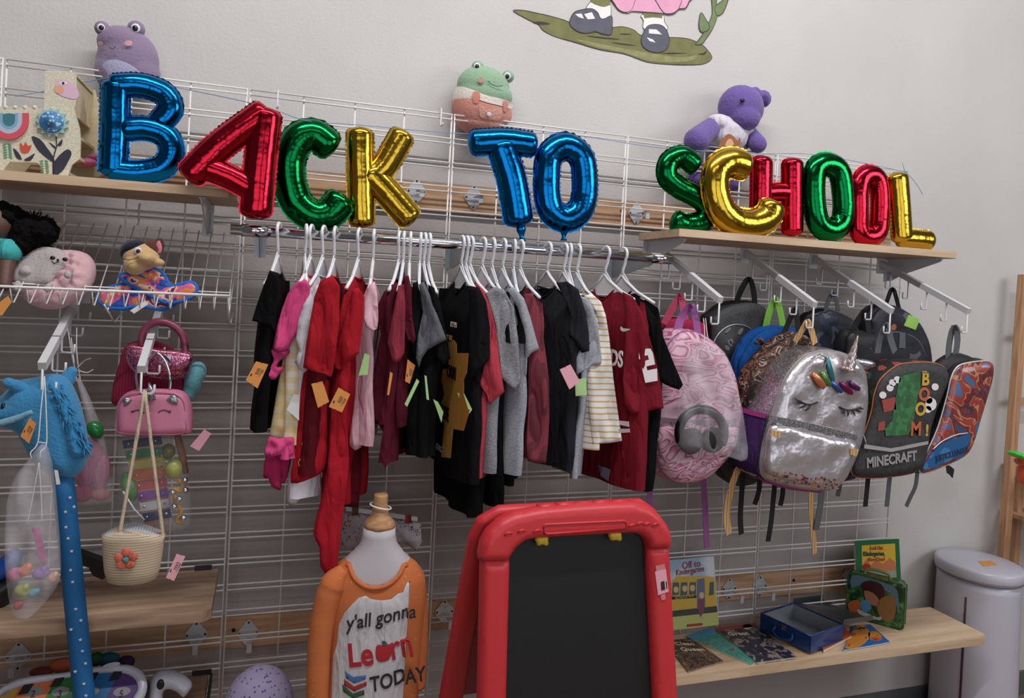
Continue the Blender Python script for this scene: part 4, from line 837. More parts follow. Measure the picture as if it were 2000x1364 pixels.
for r0, r1, col, ly in ((26, 38, (206, 78, 92), 6), (18, 26, (176, 184, 206), 7), (12, 18, (120, 166, 190), 8)):
    pts = [(19-r1, 222), (19-r1, 236)]+[(19+r1*math.cos(a), 236+r1*math.sin(a)) for a in [math.pi-i*math.pi/14 for i in range(15)]]+[(19+r1, 222), (19+r0, 222)]+[(19+r0*math.cos(a), 236+r0*math.sin(a)) for a in [i*math.pi/14 for i in range(15)]]+[(19-r0, 222)]
    link('rainbow_band', M().prism(pxp(pts, lf), lf, .001, .007), mat('rainbow_%d' % r1, col, .6), t)
link('rainbow_heart', M().prism(pxp([(7, 224), (31, 224), (31, 238), (24, 248), (14, 248), (7, 238)], lf, 2), lf, .001, .006), mat('rainbow_core', (58, 116, 128), .6), t)
LD('tulip', [(40, 278), (46, 286), (50, 277), (55, 286), (62, 283), (56, 298), (44, 299), (39, 290)], (196, 78, 58), 1, 2)
for pts in ([(26, 290), (36, 298), (43, 312), (32, 308)], [(47, 313), (58, 306), (68, 300), (60, 314)], [(62, 267), (78, 272), (90, 286), (104, 306), (106, 318), (88, 306), (72, 290)], [(106, 344), (104, 322), (116, 304), (132, 292), (140, 300), (132, 318), (122, 334)], [(96, 278), (108, 286), (106, 290)], [(112, 284), (122, 272), (120, 284)]): LD('dark_leaf', pts, (44, 44, 60), 1)
q = M(); q.tube([lf.w(*lf.uv(a, b), .001) for a, b in ((110, 268), (111, 286), (104, 310), (104, 342))], .0014, 6); link('stems', q, mat('stem_dark', (50, 48, 62), .7), t)
q = M()
for bx, by in ((88, 340), (16, 308)):
    for i in range(6):
        for sg in (-1, 1): c = lf.uv(bx+sg*5-i*.4, by-i*5); q.prism(ellipse(c[0], c[1], .0045, .0018, 8, sg*-.5), lf, .0007, .0013)
link('green_sprig', q, mat('sprig_green', (74, 140, 104), .7), t)
tag(link('pink_toy_shoe', M().sph(PY(172, 318, -.12), (.022, .03, .012)).sph(PY(184, 308, -.09), (.014, .018, .01)), mat('pink_toy', (190, 96, 132), .6)), 'small pink toy lying on the lowest llama shelf board', 'toy')

# ------------------------------------------------------------------ sloping wire basket shelf and its toys
XB1 = PY(462, 458, -.012).x; ZBk = PY(300, 447, -.012).z; pf_ = PY(447, 606, -.31); ZFt = PY(300, 600, -.31).z; ZLp = PY(300, 572, -.33).z
t = thing('wire_basket_shelf', 'sloping white wire display shelf on the left grid holding plush toys', 'wire shelf', (XB1-.45, -.15, ZFt))
q = M(); x = XB1; k = 0
while x > -.5:
    q.tube([(x, -.008, ZBk+.004), (x, -.30, ZFt-.002), (x, -.312, ZFt), (x-.0, -.332, ZLp)], .0017, 6); x -= .0335
link('slope_wires', q, m_wire, t); q = M()
for f in (0, .25, .5, .78): q.tube([(-.5, -.008-.295*f, ZBk+(ZFt-ZBk)*f-.004), (XB1, -.008-.295*f, ZBk+(ZFt-ZBk)*f-.004)], .0022, 6)
link('cross_wires', q, m_wire, t)
link('front_lip_rail', M().tube([(-.5, -.333, ZLp), (XB1+.004, -.333, ZLp)], .0032, 8), m_wire, t)
q = M()
for xx in (XB1, XB1-.28, XB1-.56):
    q = M(); q.tube([(xx, -.30, ZFt), (xx-.0, -.16, ZFt-.05), (xx, -.008, ZFt-.02)], .0024, 6).tube([(xx, -.26, ZFt-.014), (xx, -.008, ZBk-.11)], .0022, 6); link('side_brace', q, m_wire, t)
# doll
sk = mat('doll_brown_vinyl', (92, 62, 54), .5); t = thing('rag_doll', 'brown-skinned doll with big curly black ponytail and turquoise top at left edge', 'doll', PY(8, 560, -.2))
q = M(); S(q, -6, 436, -.20, 34, .05, 38); S(q, -10, 500, -.2, 30, .035, 40); cap(q, PY(14, 500, -.22), PY(8, 556, -.25), .022, .017); remesh(link('body', q, sk, t), .005, 5)
q = M(); S(q, -12, 492, -.205, 36, .045, 34); S(q, 18, 490, -.22, 23, .036, 24); remesh(link('turquoise_top', q, cloth('turquoise_cloth', (72, 172, 172)), t), .005, 4)
q = M(); rnd = random.Random(5)
for cx, cy, rx, rz in ((-4, 412, 30, 20), (22, 424, 24, 22), (60, 456, 38, 36), (85, 452, 26, 28), (48, 478, 24, 22)): S(q, cx, cy, -.19, rx, .05, rz)
hair = remesh(link('curly_hair', q, mat('curly_black_hair', (14, 12, 14), .9, bump=1, bscale=70, bdist=.01, spec=.1), t), .005, 1, .012, .014)
q = M()
for i in range(90):
    a = rnd.uniform(-2.4, 2.4); r0 = 30; p = PY(64+r0*math.cos(a), 456+.9*r0*math.sin(a), -.19); q0 = PY(64+(r0+rnd.uniform(12, 26))*math.cos(a+rnd.uniform(-.2, .2)), 456+(r0+rnd.uniform(10, 18))*math.sin(a), -.19+rnd.uniform(-.03, .03)); md = p.lerp(q0, .5)+V((rnd.uniform(-.006, .006), 0, rnd.uniform(-.006, .006)))
    q.tube([p, md, q0], [.0022, .0018, .0006], 5)
link('curl_strands', q, MC['curly_black_hair'], t)
# pink hedgehog plush
t = thing('hedgehog_plush', 'pink curly fleece hedgehog plush with pale face lying on the wire shelf', 'plush toy', PY(105, 596, -.2))
fl = plushm('pink_curly_fleece', (206, 166, 172), 1.2, 60); hf = frA(PY(100, 545, -.20), -.25, .35)
o = link('fleece_body', puff(pxp([(79, 500), (110, 492), (141, 490), (170, 496), (184, 514), (182, 545), (160, 575), (117, 600), (82, 602), (55, 592), (40, 570), (32, 545), (45, 522), (62, 508)], hf, 3), hf, .030, .03, 1.2, .006, nz=.014, nf=75, seed=3), fl, t)
o = link('pale_face', puff(pxp([(44, 535), (60, 514), (78, 498), (100, 492), (128, 496), (140, 506), (140, 528), (124, 545), (112, 562), (92, 566), (60, 566), (36, 560), (34, 548)], hf, 3), hf.off(.032), .014, .03, .8, .008, nz=.003), plushm('pale_grey_plush', (178, 168, 168)), t)
q = M(); w2 = hf.off(.047)
for px, py in ((103, 504), (127, 507)): q.sph(w2.w(*w2.uv(px, py)), (.006, .004, .005))
q.sph(w2.w(*w2.uv(113, 508)), .003); q.tube([w2.w(*w2.uv(*p)) for p in ((101, 510), (106, 515), (112, 512), (116, 512))], .001, 5); link('face_features', q, m_eyeb, t)
for pts in ([(36, 532), (46, 520), (58, 522), (60, 534), (46, 538)], [(26, 560), (34, 548), (42, 554), (40, 570), (28, 570)], [(86, 562), (98, 552), (102, 560), (92, 572)], [(128, 530), (140, 532), (136, 544), (126, 542)]): link('paw', puff(pxp(pts, w2, 2), w2, .010, .012, 1, .005), MC['pale_grey_plush'], t)
# puppy comforter
t = thing('puppy_comforter', 'puppy head soft toy on a blue edged patterned blanket on the wire shelf', 'plush toy', PY(285, 605, -.22))
bm = ramp_mat('bright_patterned_fleece', 'noise', 26, [(0, (40, 70, 150)), (.42, (196, 88, 140)), (.5, (216, 132, 70)), (.56, (222, 196, 190)), (.62, (120, 50, 90)), (.7, (60, 40, 60))], .95, .6)
eb = plushm('royal_blue_fleece', (32, 104, 190)); bf = frA(PY(285, 575, -.235), -.1, .9)
def blanket(pts, y, nm, lay): 
    f2 = frA(PY(285, 570, y), -.1, .3); link(nm, puff(pxp(pts, f2, 3), f2, .010, .02, .8, .007, nz=.010, nf=35, seed=lay), bm, t); P = [f2.w(u, v, 0) for u, v in pxp(pts, f2, 3)]; link('blue_edging', M().tube(P, .0055, 8, closed=True), eb, t)
blanket([(191, 578), (215, 562), (250, 556), (290, 562), (330, 575), (345, 590), (320, 604), (300, 602), (270, 598), (240, 603), (205, 598)], -.24, 'blanket_lower', 1)
blanket([(233, 540), (258, 536), (290, 545), (330, 560), (372, 552), (384, 566), (372, 582), (330, 592), (300, 580), (262, 560)], -.255, 'blanket_upper', 2)
blanket([(270, 530), (288, 524), (312, 530), (325, 548), (330, 566), (306, 560), (285, 548)], -.255, 'blanket_knot', 3)
q = M(); S(q, 276, 502, -.24, 33, .045, 28); S(q, 264, 518, -.255, 20, .045, 20); S(q, 286, 504, -.28, 20, .03, 14); S(q, 306, 513, -.27, 15, .022, 9); remesh(link('head', q, plushm('tan_plush', (196, 162, 116)), t), .004, 5)
q = M(); S(q, 296, 488, -.225, 20, .04, 22); S(q, 309, 484, -.225, 11, .02, 20, rot=.2); remesh(link('brown_fur', q, plushm('brown_plush', (84, 52, 42)), t), .004, 4)
link('ear_lining', puff(pxp([(304, 490), (306, 474), (312, 470), (317, 486), (312, 496)], frY(-.25), 2), frY(-.25), .004, .01), plushm('ear_pink', (206, 118, 138)), t)
q = M(); S(q, 262, 484, -.232, 26, .045, 16, rot=-.3); S(q, 246, 492, -.232, 11, .03, 16); remesh(link('navy_hat', q, plushm('navy_plush', (26, 30, 46)), t), .004, 4)
q = M(); S(q, 269, 490, -.286, 7, .006, 7.5); link('eye_white', q, m_eyew, t); q = M(); S(q, 270, 491, -.291, 4, .004, 4.5); link('pupil', q, mat('brown_eye', (50, 30, 24), .3), t)
fr = frY(-.303); q = M(); q.tube([fr.w(*fr.uv(*p)) for p in ((240, 505), (250, 508), (262, 506), (274, 500))], .0009, 5); link('mouth_stitch', q, m_ink, t)
price_tag(t, [(284, 587), (290, 594), (262, 613), (254, 607)], 'white', -.30, bars=False, name='care_label')
tag(link('price_card', M().prism(pxp([(0, 590), (16, 578), (23, 590), (4, 617), (-8, 614)], frY(-.36)), frY(-.36), 0, .001), m_tag['orange']), 'orange price card at the left edge under the doll', 'price tag')
# ------------------------------------------------------------------ things hanging at the left
yA = -.36
# hobby horse
hb = plushm('sky_blue_plush', (60, 132, 178)); hb2 = plushm('blue_mane_fur', (48, 128, 178), 1.4, 60)
t = thing('hobby_horse', 'blue plush hobby horse head on a blue stick with white stars', 'toy horse', PY(168, 1364, yA+.02))
hf = frA(PY(100, 830, yA+.03), -.05)
q = puff(pxp([(-22, 792), (0, 776), (14, 762), (34, 744), (66, 738), (100, 730), (130, 738), (150, 770), (164, 815), (172, 860), (168, 905), (150, 930), (128, 934), (100, 928), (70, 905), (54, 880), (42, 856), (30, 842), (5, 834), (-22, 826)], hf, 3), hf, .055, .06, .8, .010)
link('head', q, hb, t)
q = M(); a = hf.w(*hf.uv(60, 762), .02); b = hf.w(*hf.uv(32, 742), .05); cap(q, a, b, .018, .012, 0, 6); remesh(link('ear', q, hb, t), .004, 4); q = M(); cap(q, hf.w(*hf.uv(125, 745), -.02), hf.w(*hf.uv(135, 728), -.02), .018, .012, 0, 5); link('ear', q, hb, t)
mp2 = pxp([(104, 742), (124, 745), (140, 770), (154, 800), (170, 840), (180, 868), (172, 884), (152, 884), (140, 862), (134, 820), (120, 782)], hf, 3)
link('mane', puff(mp2, hf.off(.03), .030, .02, 1, .006, nz=.012, nf=90), hb2, t)
q = M(); rnd = random.Random(8)
for i in range(260):
    f = rnd.random(); c = (112+60*f+rnd.uniform(-9, 16), 748+125*f); u, v = hf.uv(*c); p = hf.w(u, v, .052+rnd.uniform(-.02, .004)); d = V((rnd.uniform(.0, .016), rnd.uniform(-.010, .002), rnd.uniform(-.018, -.002))); q.tube([p, p+d*.6, p+d+V((0, 0, -.004))], [.002, .0016, .0004], 4)
link('mane_strands', q, hb2, t)
q = M(); q.sph(hf.w(*hf.uv(21, 788), .044), (.005, .005, .008)); link('eye', q, m_eyeb, t)
link('bridle_band', puff(pxp([(-20, 830), (5, 832), (30, 825), (66, 808), (62, 800), (30, 812), (0, 820), (-20, 818)], hf.off(.054)), hf.off(.054), .005, .006, 1, .006), plushm('pale_blue_band', (122, 164, 186)), t)
sp0 = PY(122, 925, yA+.02); sp1 = PY(170, 1420, yA+.02); r = 19*(sp0-CAM).dot(FW)/FPX
link('stick', M().tube([sp0.lerp(sp1, k/12) for k in range(13)], r, 20), mat('blue_star_fabric', (14, 92, 148), .7, bump=.3, bscale=200), t)
q = M(); dirx = V((1, 0, 0))
for px, py in ((129, 1030), (133, 1052), (140, 1077), (138, 1114), (142, 1137), (148, 1190), (158, 1212), (157, 1250), (161, 1272), (167, 1296), (164, 1336), (168, 1359), (137, 972), (145, 990), (139, 1230), (147, 1312), (128, 1000)):
    f = frY(yA+.02-r*.985, px, py); c = f.uv(px, py); f = Fr(f.w(*c), (1, 0, 0), (0, 0, 1)); q.prism([(.0042*(1 if k % 2 == 0 else .42)*math.sin(k*math.pi/5), .0042*(1 if k % 2 == 0 else .42)*math.cos(k*math.pi/5)) for k in range(10)], f, 0, .0012)
link('star_print', q, mat('white_star_print', (206, 212, 222), .7), t)
price_tag(t, [(58, 816), (71, 828), (57, 867), (40, 852)], 'orange', yA-.06)
price_tag(t, [(106, 918), (113, 919), (118, 946), (110, 947)], 'white', yA-.045, bars=False, name='care_label')
# clear bag with craft bits in front of the horse
m_clr = clear('clear_film', alpha=.2, rough=.2); m_str2 = mat('white_string', (206, 200, 200), .7)
def film_bag(nm, lab, pts, y, th, strings, content=None, hname='string', a=None):
    f = frY(y); t = thing(nm, lab, 'plastic bag', PY(sum(p[0] for p in pts)/len(pts), max(p[1] for p in pts), y)); P = pxp(pts, f, 3)
    link('film', puff(P, f, th, .03, 1, .011, nz=th*1.1, nf=34, nv=.25, seed=4), a or m_clr, t)
    for s_ in strings: link(hname, M().tube(catmull([PY(p[0], p[1], p[2] if len(p) > 2 else y) for p in s_], 5, False), .0013, 6), m_str2, t)
    return t, f
t, f = film_bag('plastic_bag', 'clear drawstring bag of small colourful craft toys hanging in front of the blue horse', [(75, 872), (92, 872), (104, 920), (112, 1000), (118, 1080), (116, 1135), (90, 1175), (60, 1206), (35, 1204), (22, 1185), (12, 1120), (10, 1060), (14, 980), (30, 930), (50, 905)], -.47, .030,
    [[(87, 735, -.40), (80, 800, -.43), (74, 864, -.45), (60, 884), (62, 896)], [(87, 735, -.40), (90, 800, -.43), (91, 866, -.45), (80, 882), (78, 895)], [(74, 864), (91, 866)], [(76, 904), (66, 960), (52, 1030)], [(76, 904), (80, 960), (82, 1016)]])
for i, (px, py, rx, rz, col, nm, lb) in enumerate(((30, 1122, 15, 13, (206, 100, 120), 'pink_toy', 'pink'), (50, 1114, 11, 14, (214, 120, 84), 'orange_toy', 'orange'), (80, 1120, 12, 16, (140, 104, 170), 'purple_toy', 'purple'), (44, 1154, 12, 15, (150, 160, 60), 'green_toy', 'olive green'), (66, 1158, 11, 9, (84, 160, 176), 'cyan_toy', 'light blue'), (104, 1128, 9, 12, (206, 160, 130), 'beige_toy', 'beige'), (36, 1182, 10, 8, (170, 76, 80), 'red_toy', 'dark red'))):
    q = M(); S(q, px, py, -.47, rx, .014, rz, rot=i*.7); S(q, px+rx*.6, py-rz*.5, -.475, rx*.5, .010, rz*.5); tag(remesh(link('craft_toy', q, mat(nm, col, .45), None), .003, 3), 'small %s craft toy inside the clear drawstring bag at left' % lb, 'craft toy')
tag(link('pink_ruler', M().prism(pxp([(62, 1032), (76, 1030), (92, 1095), (78, 1098)], frY(-.465)), frY(-.465), -.002, .002), mat('magenta_plastic', (178, 74, 134), .35)), 'magenta plastic strip upright inside the left clear bag', 'toy')
# pink bag behind horse
t, f = film_bag('plastic_bag', 'clear bag with pink dolls clothes hanging behind the blue horse mane', [(150, 745), (160, 745), (185, 800), (205, 860), (218, 930), (222, 975), (200, 985), (150, 985), (132, 965), (134, 900), (160, 850), (168, 820)], -.24, .02,
    [[(132, 640, -.2), (140, 690, -.22), (150, 745)], [(150, 640, -.2), (150, 690, -.22), (157, 745)], [(139, 660, -.2), (146, 720)], [(150, 720), (165, 705), (178, 700)], [(152, 724), (170, 728), (182, 722)]])
for px, py, rx, rz, col, lb in ((172, 905, 26, 50, (176, 84, 124), 'pink doll clothing'), (198, 925, 16, 36, (188, 110, 140), 'light pink doll clothing'), (160, 965, 20, 16, (170, 60, 100), 'magenta doll clothing'), (196, 966, 18, 12, (196, 120, 120), 'peach doll clothing'), (142, 975, 10, 8, (196, 176, 130), 'cream')):
    q = M(); S(q, px, py, -.238, rx, .012, rz, rot=.1); tag(link('doll_clothing', q, cloth('dollcloth_%d' % col[1], col), None), lb+' inside the clear bag behind the blue horse', 'doll clothes')
q = M(); S(q, 186, 840, -.25, 14, .016, 19, rot=-.5); tag(link('green_toy_ball', q, mat('green_gloss', (40, 120, 60), .15)), 'glossy green toy at the top of the pink bag', 'toy')
# knitted crimson piece, glitter purse, cyan slipper, unicorn pouch
crim = band_mat('crimson_rib_knit', (150, 24, 66), [(.007, .4, (104, 14, 44), 0, .8)])
f = frA(PY(285, 740, -.20), -.1); o = link('knitted_hat', puff(pxp([(249, 672), (300, 665), (350, 690), (364, 740), (362, 790), (330, 796), (270, 796), (224, 792), (218, 775), (224, 740), (236, 700)], f, 3), f, .03, .035, 1, .01), crim); tag(o, 'crimson ribbed knitted hat behind the glitter purse', 'hat')
gl = ramp_mat('pink_glitter', 'cells', 420, [(0, (150, 62, 92)), (.35, (186, 100, 132)), (.6, (222, 160, 184)), (.8, (160, 76, 106))], .2, 0, .75)
t = thing('glitter_purse', 'small metallic pink glitter handbag with round padded handle', 'handbag', PY(310, 742, -.25)); f = frA(PY(310, 705, -.25), -.1)
link('body', puff(pxp([(247, 680), (262, 672), (310, 683), (356, 684), (376, 692), (374, 715), (362, 738), (330, 744), (296, 740), (262, 728), (247, 706)], f, 3), f, .030, .03, 1, .008, nz=.004), gl, t)
link('flap', puff(pxp([(252, 674), (310, 684), (374, 692), (366, 716), (350, 724), (320, 728), (290, 722), (262, 712), (249, 695)], f.off(.028), 2), f.off(.028), .006, .01, 1, .008), gl, t)
P = [f.w(*f.uv(a, b)) for a, b in ((278, 678), (277, 658), (286, 640), (302, 630), (324, 630), (344, 640), (357, 656), (361, 672), (362, 690))]; link('handle', M().tube(catmull(P, 5, False), .0095, 14), mat('rose_leatherette', (128, 52, 80), .3), t)
link('clasp', M().prism(pxp([(318, 694), (335, 695), (333, 708), (318, 706)], f.off(.036)), f.off(.036), 0, .005), m_chrome, t)
cy = plushm('aqua_plush', (104, 160, 172)); q = M(); S(q, 378, 742, -.22, 17, .03, 36, rot=.15); S(q, 386, 730, -.22, 16, .024, 24, rot=.15); S(q, 368, 770, -.22, 13, .028, 18)
tag(remesh(link('slipper', q, cy), .004, 5), 'aqua plush slipper hanging right of the glitter purse', 'slipper')
pk = mat('pink_leatherette', (196, 118, 146), .45, bump=.2, bscale=300); t = thing('unicorn_pouch', 'pink unicorn face pouch with silver ears and closed lashes', 'pouch', PY(302, 852, -.33)); f = frA(PY(302, 806, -.33), -.05)
link('body', puff(pxp([(228, 800), (234, 780), (250, 766), (276, 760), (330, 760), (356, 764), (370, 778), (377, 806), (376, 842), (366, 848), (300, 852), (240, 850), (230, 838)], f, 3), f, .030, .02, 1, .008), pk, t)
P = [f.w(*f.uv(a, b), .027) for a, b in ((236, 800), (240, 782), (254, 770), (280, 765), (328, 765), (350, 770), (362, 784), (364, 812), (362, 842), (300, 845), (240, 842), (234, 828))]; link('piping', M().tube(catmull(P, 4, True), .0016, 6, closed=True), mat('dusty_pink_piping', (160, 88, 114), .5), t)
sv = ramp_mat('silver_glitter', 'cells', 500, [(0, (120, 120, 126)), (.4, (170, 170, 176)), (.7, (216, 216, 222))], .25, 0, .8); f2 = f.off(.030)
for pts in ([(242, 776), (258, 782), (246, 794), (241, 790)], [(339, 770), (346, 776), (346, 792), (325, 782)]): link('silver_ear', puff(pxp(pts, f2, 2), f2, .004, .006, .5, .005), sv, t)
q = M(); q.tube([f2.w(*f2.uv(a, b), -.004) for a, b in ((296, 782), (294, 764), (290, 748))], [.011, .008, .001], 12); link('silver_horn', q, sv, t)
q = M()
for cx in (270, 321):
    q.tube(catmull([f2.w(*f2.uv(cx+a, 803+b), .001) for a, b in ((-12, 3), (-6, -1), (0, -2), (7, 0), (12, 4))], 3, False), .0011, 5)
    for a, b in ((-14, 1), (-12, -1)) if cx < 300 else ((10, -1), (13, -1)): q.tube([f2.w(*f2.uv(cx+a*.8, 803+2), .001), f2.w(*f2.uv(cx+a, 803+b), .001)], .0009, 5)
link('closed_lashes', q, m_ink, t); y2 = -.37
P = [PY(a, b, y) for a, b, y in ((270, 762, -.34), (266, 735, -.35), (270, 715, -.36), (278, 712, -.37), (292, 700, -.33), (306, 690, -.3), (322, 705, -.31), (332, 735, -.33), (332, 762, -.34))]; link('silver_strap', M().tube(catmull(P, 5, False), .0034, 8), m_chrome, t)
# instruments in a clear bag
t = thing('plastic_bag', 'clear bag of wooden percussion toys with rainbow xylophone', 'plastic bag', PY(302, 1034, -.29)); f = frA(PY(300, 940, -.29), -.05)
link('film', puff(pxp([(240, 850), (350, 850), (362, 900), (372, 960), (372, 1020), (350, 1036), (290, 1030), (262, 1020), (246, 1000), (232, 960), (230, 900)], f, 2), f, .036, .02, .8, .012, nz=.010, nf=30, seed=9), clear('clear_film_thin', alpha=.08, rough=.15), t)
x = thing('xylophone', 'toy xylophone with eight rainbow metal bars inside the clear bag', 'xylophone', PY(300, 1022, -.29)); fx = f
for i, col in enumerate(((24, 30, 66), (28, 112, 72), (170, 160, 50), (196, 96, 46), (172, 52, 56), (116, 52, 140), (172, 172, 178), (22, 34, 84))):
    x0, x1, y0 = 240+5.6*i, 315+2.6*i, 860+20.3*i; P = [(x0, y0), (x1, y0-9), (x1+3, y0+7), (x0+3, y0+16)]
    m_ = M().prism(pxp(P, fx), fx, .004, .008); 
    for q_ in (.15, .85): c = fx.uv(x0+(x1-x0)*q_+1, y0+4-9*q_+3); m_.tube([fx.w(c[0], c[1], .008), fx.w(c[0], c[1], .011)], .0028, 8, 1)
    link('tone_bar', m_, [mat('xylo_bar_%d' % i, col, .3, .1), m_chrome], x)
link('frame', M().prism(pxp([(250, 862), (306, 856), (332, 1008), (330, 1016), (284, 1026), (282, 1016)], fx), fx, -.012, .004), wood('xylo_wood', (150, 110, 70), (176, 132, 88), (196, 150, 104), 8), x)
q = M(); q.tube([PY(240, 960, -.32), PY(262, 995, -.32), PY(282, 1016, -.32)], .002, 6); link('mallet', q, m_white, x)
def small(nm, lab, q, m, cat='instrument'): return tag(link(nm, q, m), lab, cat)
q = M(); S(q, 339, 916, -.31, 16, .022, 20); small('maraca', 'yellow green egg shaker right of the xylophone', q, mat('olive_shaker', (150, 150, 46), .3), 'shaker')
q = M(); S(q, 329, 882, -.29, 13, .018, 15); small('maraca', 'darker olive egg shaker above the other shaker', q, mat('olive_shaker2', (110, 106, 40), .3), 'shaker')
q = M(); q.tube([PY(346, 850, -.29), PY(355, 885, -.29), PY(363, 925, -.29)], [.008, .009, .007], 12); small('rhythm_stick', 'brown wooden rhythm stick at the right inside the clear bag', q, wood('stick_wood', (110, 70, 52), (140, 94, 68), (160, 112, 84), 6), 'stick')
for i, (px, py) in enumerate(((361, 938), (362, 958), (337, 962), (350, 975), (340, 990), (358, 1012))):
    q = M(); S(q, px, py, -.315, 6.5, .009, 6.5); o = small('jingle_bell', 'silver jingle bell in the cluster at the lower right of the clear bag', q, m_chrome, 'bell'); o['group'] = 'jingle bells in the clear bag'
q = M(); q.tube(catmull([PY(a, b, -.31) for a, b in ((340, 935), (356, 945), (352, 960), (338, 955), (346, 985), (354, 1000), (345, 1018), (360, 1022))], 5, False), .005, 8); small('bell_strap', 'mustard yellow strap threading the silver bells', q, cloth('mustard_strap', (176, 128, 40)), 'strap')
q = M(); S(q, 252, 951, -.29, 14, .016, 30, rot=-.3); small('castanet', 'green shaker left of the xylophone in the clear bag', q, mat('green_shaker', (70, 120, 50), .3), 'shaker')
# woven basket purse
m_wov = band_mat('woven_rope', (196, 178, 152), [(.0062, .3, (148, 130, 106), 2, .8)]); t = thing('basket_purse', 'woven cream rope basket purse with coral crocheted flower', 'handbag', PY(262, 1140, -.42)); yb = -.42
c = PY(262, 1040, yb); s = (c-CAM).dot(FW)/FPX; R0 = 56*s; H = abs(PY(262, 1138, yb).z-c.z)
prof = [(.0, 0), (R0*.55, .001), (R0*.78, .008), (R0*.88, .03), (R0*.93, H*.5), (R0*.98, H*.85), (R0, H), (R0*.95, H+.001), (R0*.9, H*.8), (R0*.8, .03), (0, .012)]
q = M().lathe(prof[:7], V((c.x, c.y, c.z-H)), n=40, sy=.62); rows = []
q.v = [p+V((0, 0, .010*math.cos(2.2*(p.x-c.x)/R0+.4)*((p.z-c.z+H)/H))) for p in q.v]; link('basket', q, m_wov, t)
q = M().lathe([(R0*.97, H), (R0*.93, H*.9), (R0*.86, H*.4), (R0*.7, .02), (0, .014)], V((c.x, c.y, c.z-H)), n=40, sy=.60); q.v = [p+V((0, 0, .010*math.cos(2.2*(p.x-c.x)/R0+.4)*((p.z-c.z+H)/H))) for p in q.v]; link('lining', q, band_mat('blue_stripe_lining', (200, 202, 206), [(.006, .5, (150, 164, 178), 0, .8)]), t)
for a, b in (((235, 1034), (283, 762)), ((318, 1042), (283, 762))):
    p0 = PY(a[0], a[1], yb-.005); p1 = PY(b[0], b[1]+(3 if a[0] > 300 else 0), -.385); link('rope_strap', M().tube([p0+V((0, 0, -.022))]+[p0.lerp(p1, k/12)+V((0, 0, -.004*math.sin(math.pi*k/12))) for k in range(13)], .0042, 8), cloth('rope_strap', (190, 172, 150), bump=1, bscale=300), t)
f = frY(yb-R0*.62*.93-.004, 246, 1093); cc = f.uv(246, 1093); q = M(); s = mpp(f, 246, 1093)
for k in range(5): a = math.pi/2+k*2*math.pi/5; q.sph(f.w(cc[0]+s*14*math.cos(a), cc[1]+s*14*math.sin(a)), (s*9, .004, s*9))
link('crochet_flower', q, cloth('coral_crochet', (204, 108, 88), bump=1.2, bscale=240), t); q = M(); q.sph(f.w(cc[0], cc[1], .004), (s*6, .004, s*6)); link('flower_centre', q, cloth('teal_crochet', (84, 136, 142), bump=1, bscale=240), t)
price_tag(t, [(345, 1082), (362, 1087), (340, 1135), (324, 1129)], 'pink', yb)
tag(link('price_card', M().prism(pxp([(399, 839), (413, 847), (389, 881), (371, 872)], frY(-.33)), frY(-.33), 0, .001), m_tag['pink']), 'pink price card right of the unicorn pouch', 'price tag')

# ------------------------------------------------------------------ lower left shelves
zt = zLL
t = thing('toy_blaster', 'black plastic toy blaster with red tip lying on the plank shelf', 'toy', PZ(180, 1128, zt)); bk = mat('black_plastic', (20, 19, 24), .35)
q = M(); f = frY(-.12); q.prism(pxp([(140, 1068), (152, 1074), (178, 1084), (212, 1096), (230, 1104), (228, 1118), (206, 1112), (172, 1104), (150, 1096), (138, 1090)], f, 0), f, -.016, .016); link('body', q, bk, t)
link('grip', M().prism(pxp([(178, 1100), (212, 1108), (214, 1120), (202, 1130), (184, 1122), (176, 1110)], f), f, -.012, .012), bk, t); link('red_tip', M().prism(pxp([(210, 1112), (226, 1116), (224, 1134), (206, 1130)], f), f, -.01, .01), mat('red_plastic', (160, 28, 44), .35), t)
t = thing('toy_vehicle', 'black and bright blue plastic toy half out of frame on the plank shelf', 'toy', PZ(5, 1190, zt)); f = frY(-.16)
link('blue_shell', puff(pxp([(-40, 1100), (0, 1090), (22, 1072), (44, 1078), (40, 1100), (10, 1130), (-40, 1140)], f, 2), f, .03, .03, 1, .01), mat('bright_blue_plastic', (30, 84, 176), .3), t)
link('black_base', puff(pxp([(-40, 1140), (10, 1128), (40, 1100), (46, 1120), (24, 1160), (14, 1186), (-40, 1204)], f, 2), f, .035, .03, 1, .01), bk, t)
bl = mat('black_bracket', (30, 28, 32), .5); q = M(); a = PZ(398, 1108, zt); q.box((a.x, -.016, zt+.006), (.046, .008, .014)); tag(link('shelf_clip', q, bl), 'small black clip at the back corner of the plank shelf', 'clip')
zb = zBL; a = PZ(398, 1312, zb); q = M(); q.box((a.x-.004, -.016, zb+.006), (.052, .008, .012)).box((a.x+.022, -.19, zb-.012), (.006, .34, .03)); tag(link('shelf_clip', q, bl), 'black edging bracket along the right end of the bottom left shelf', 'bracket')
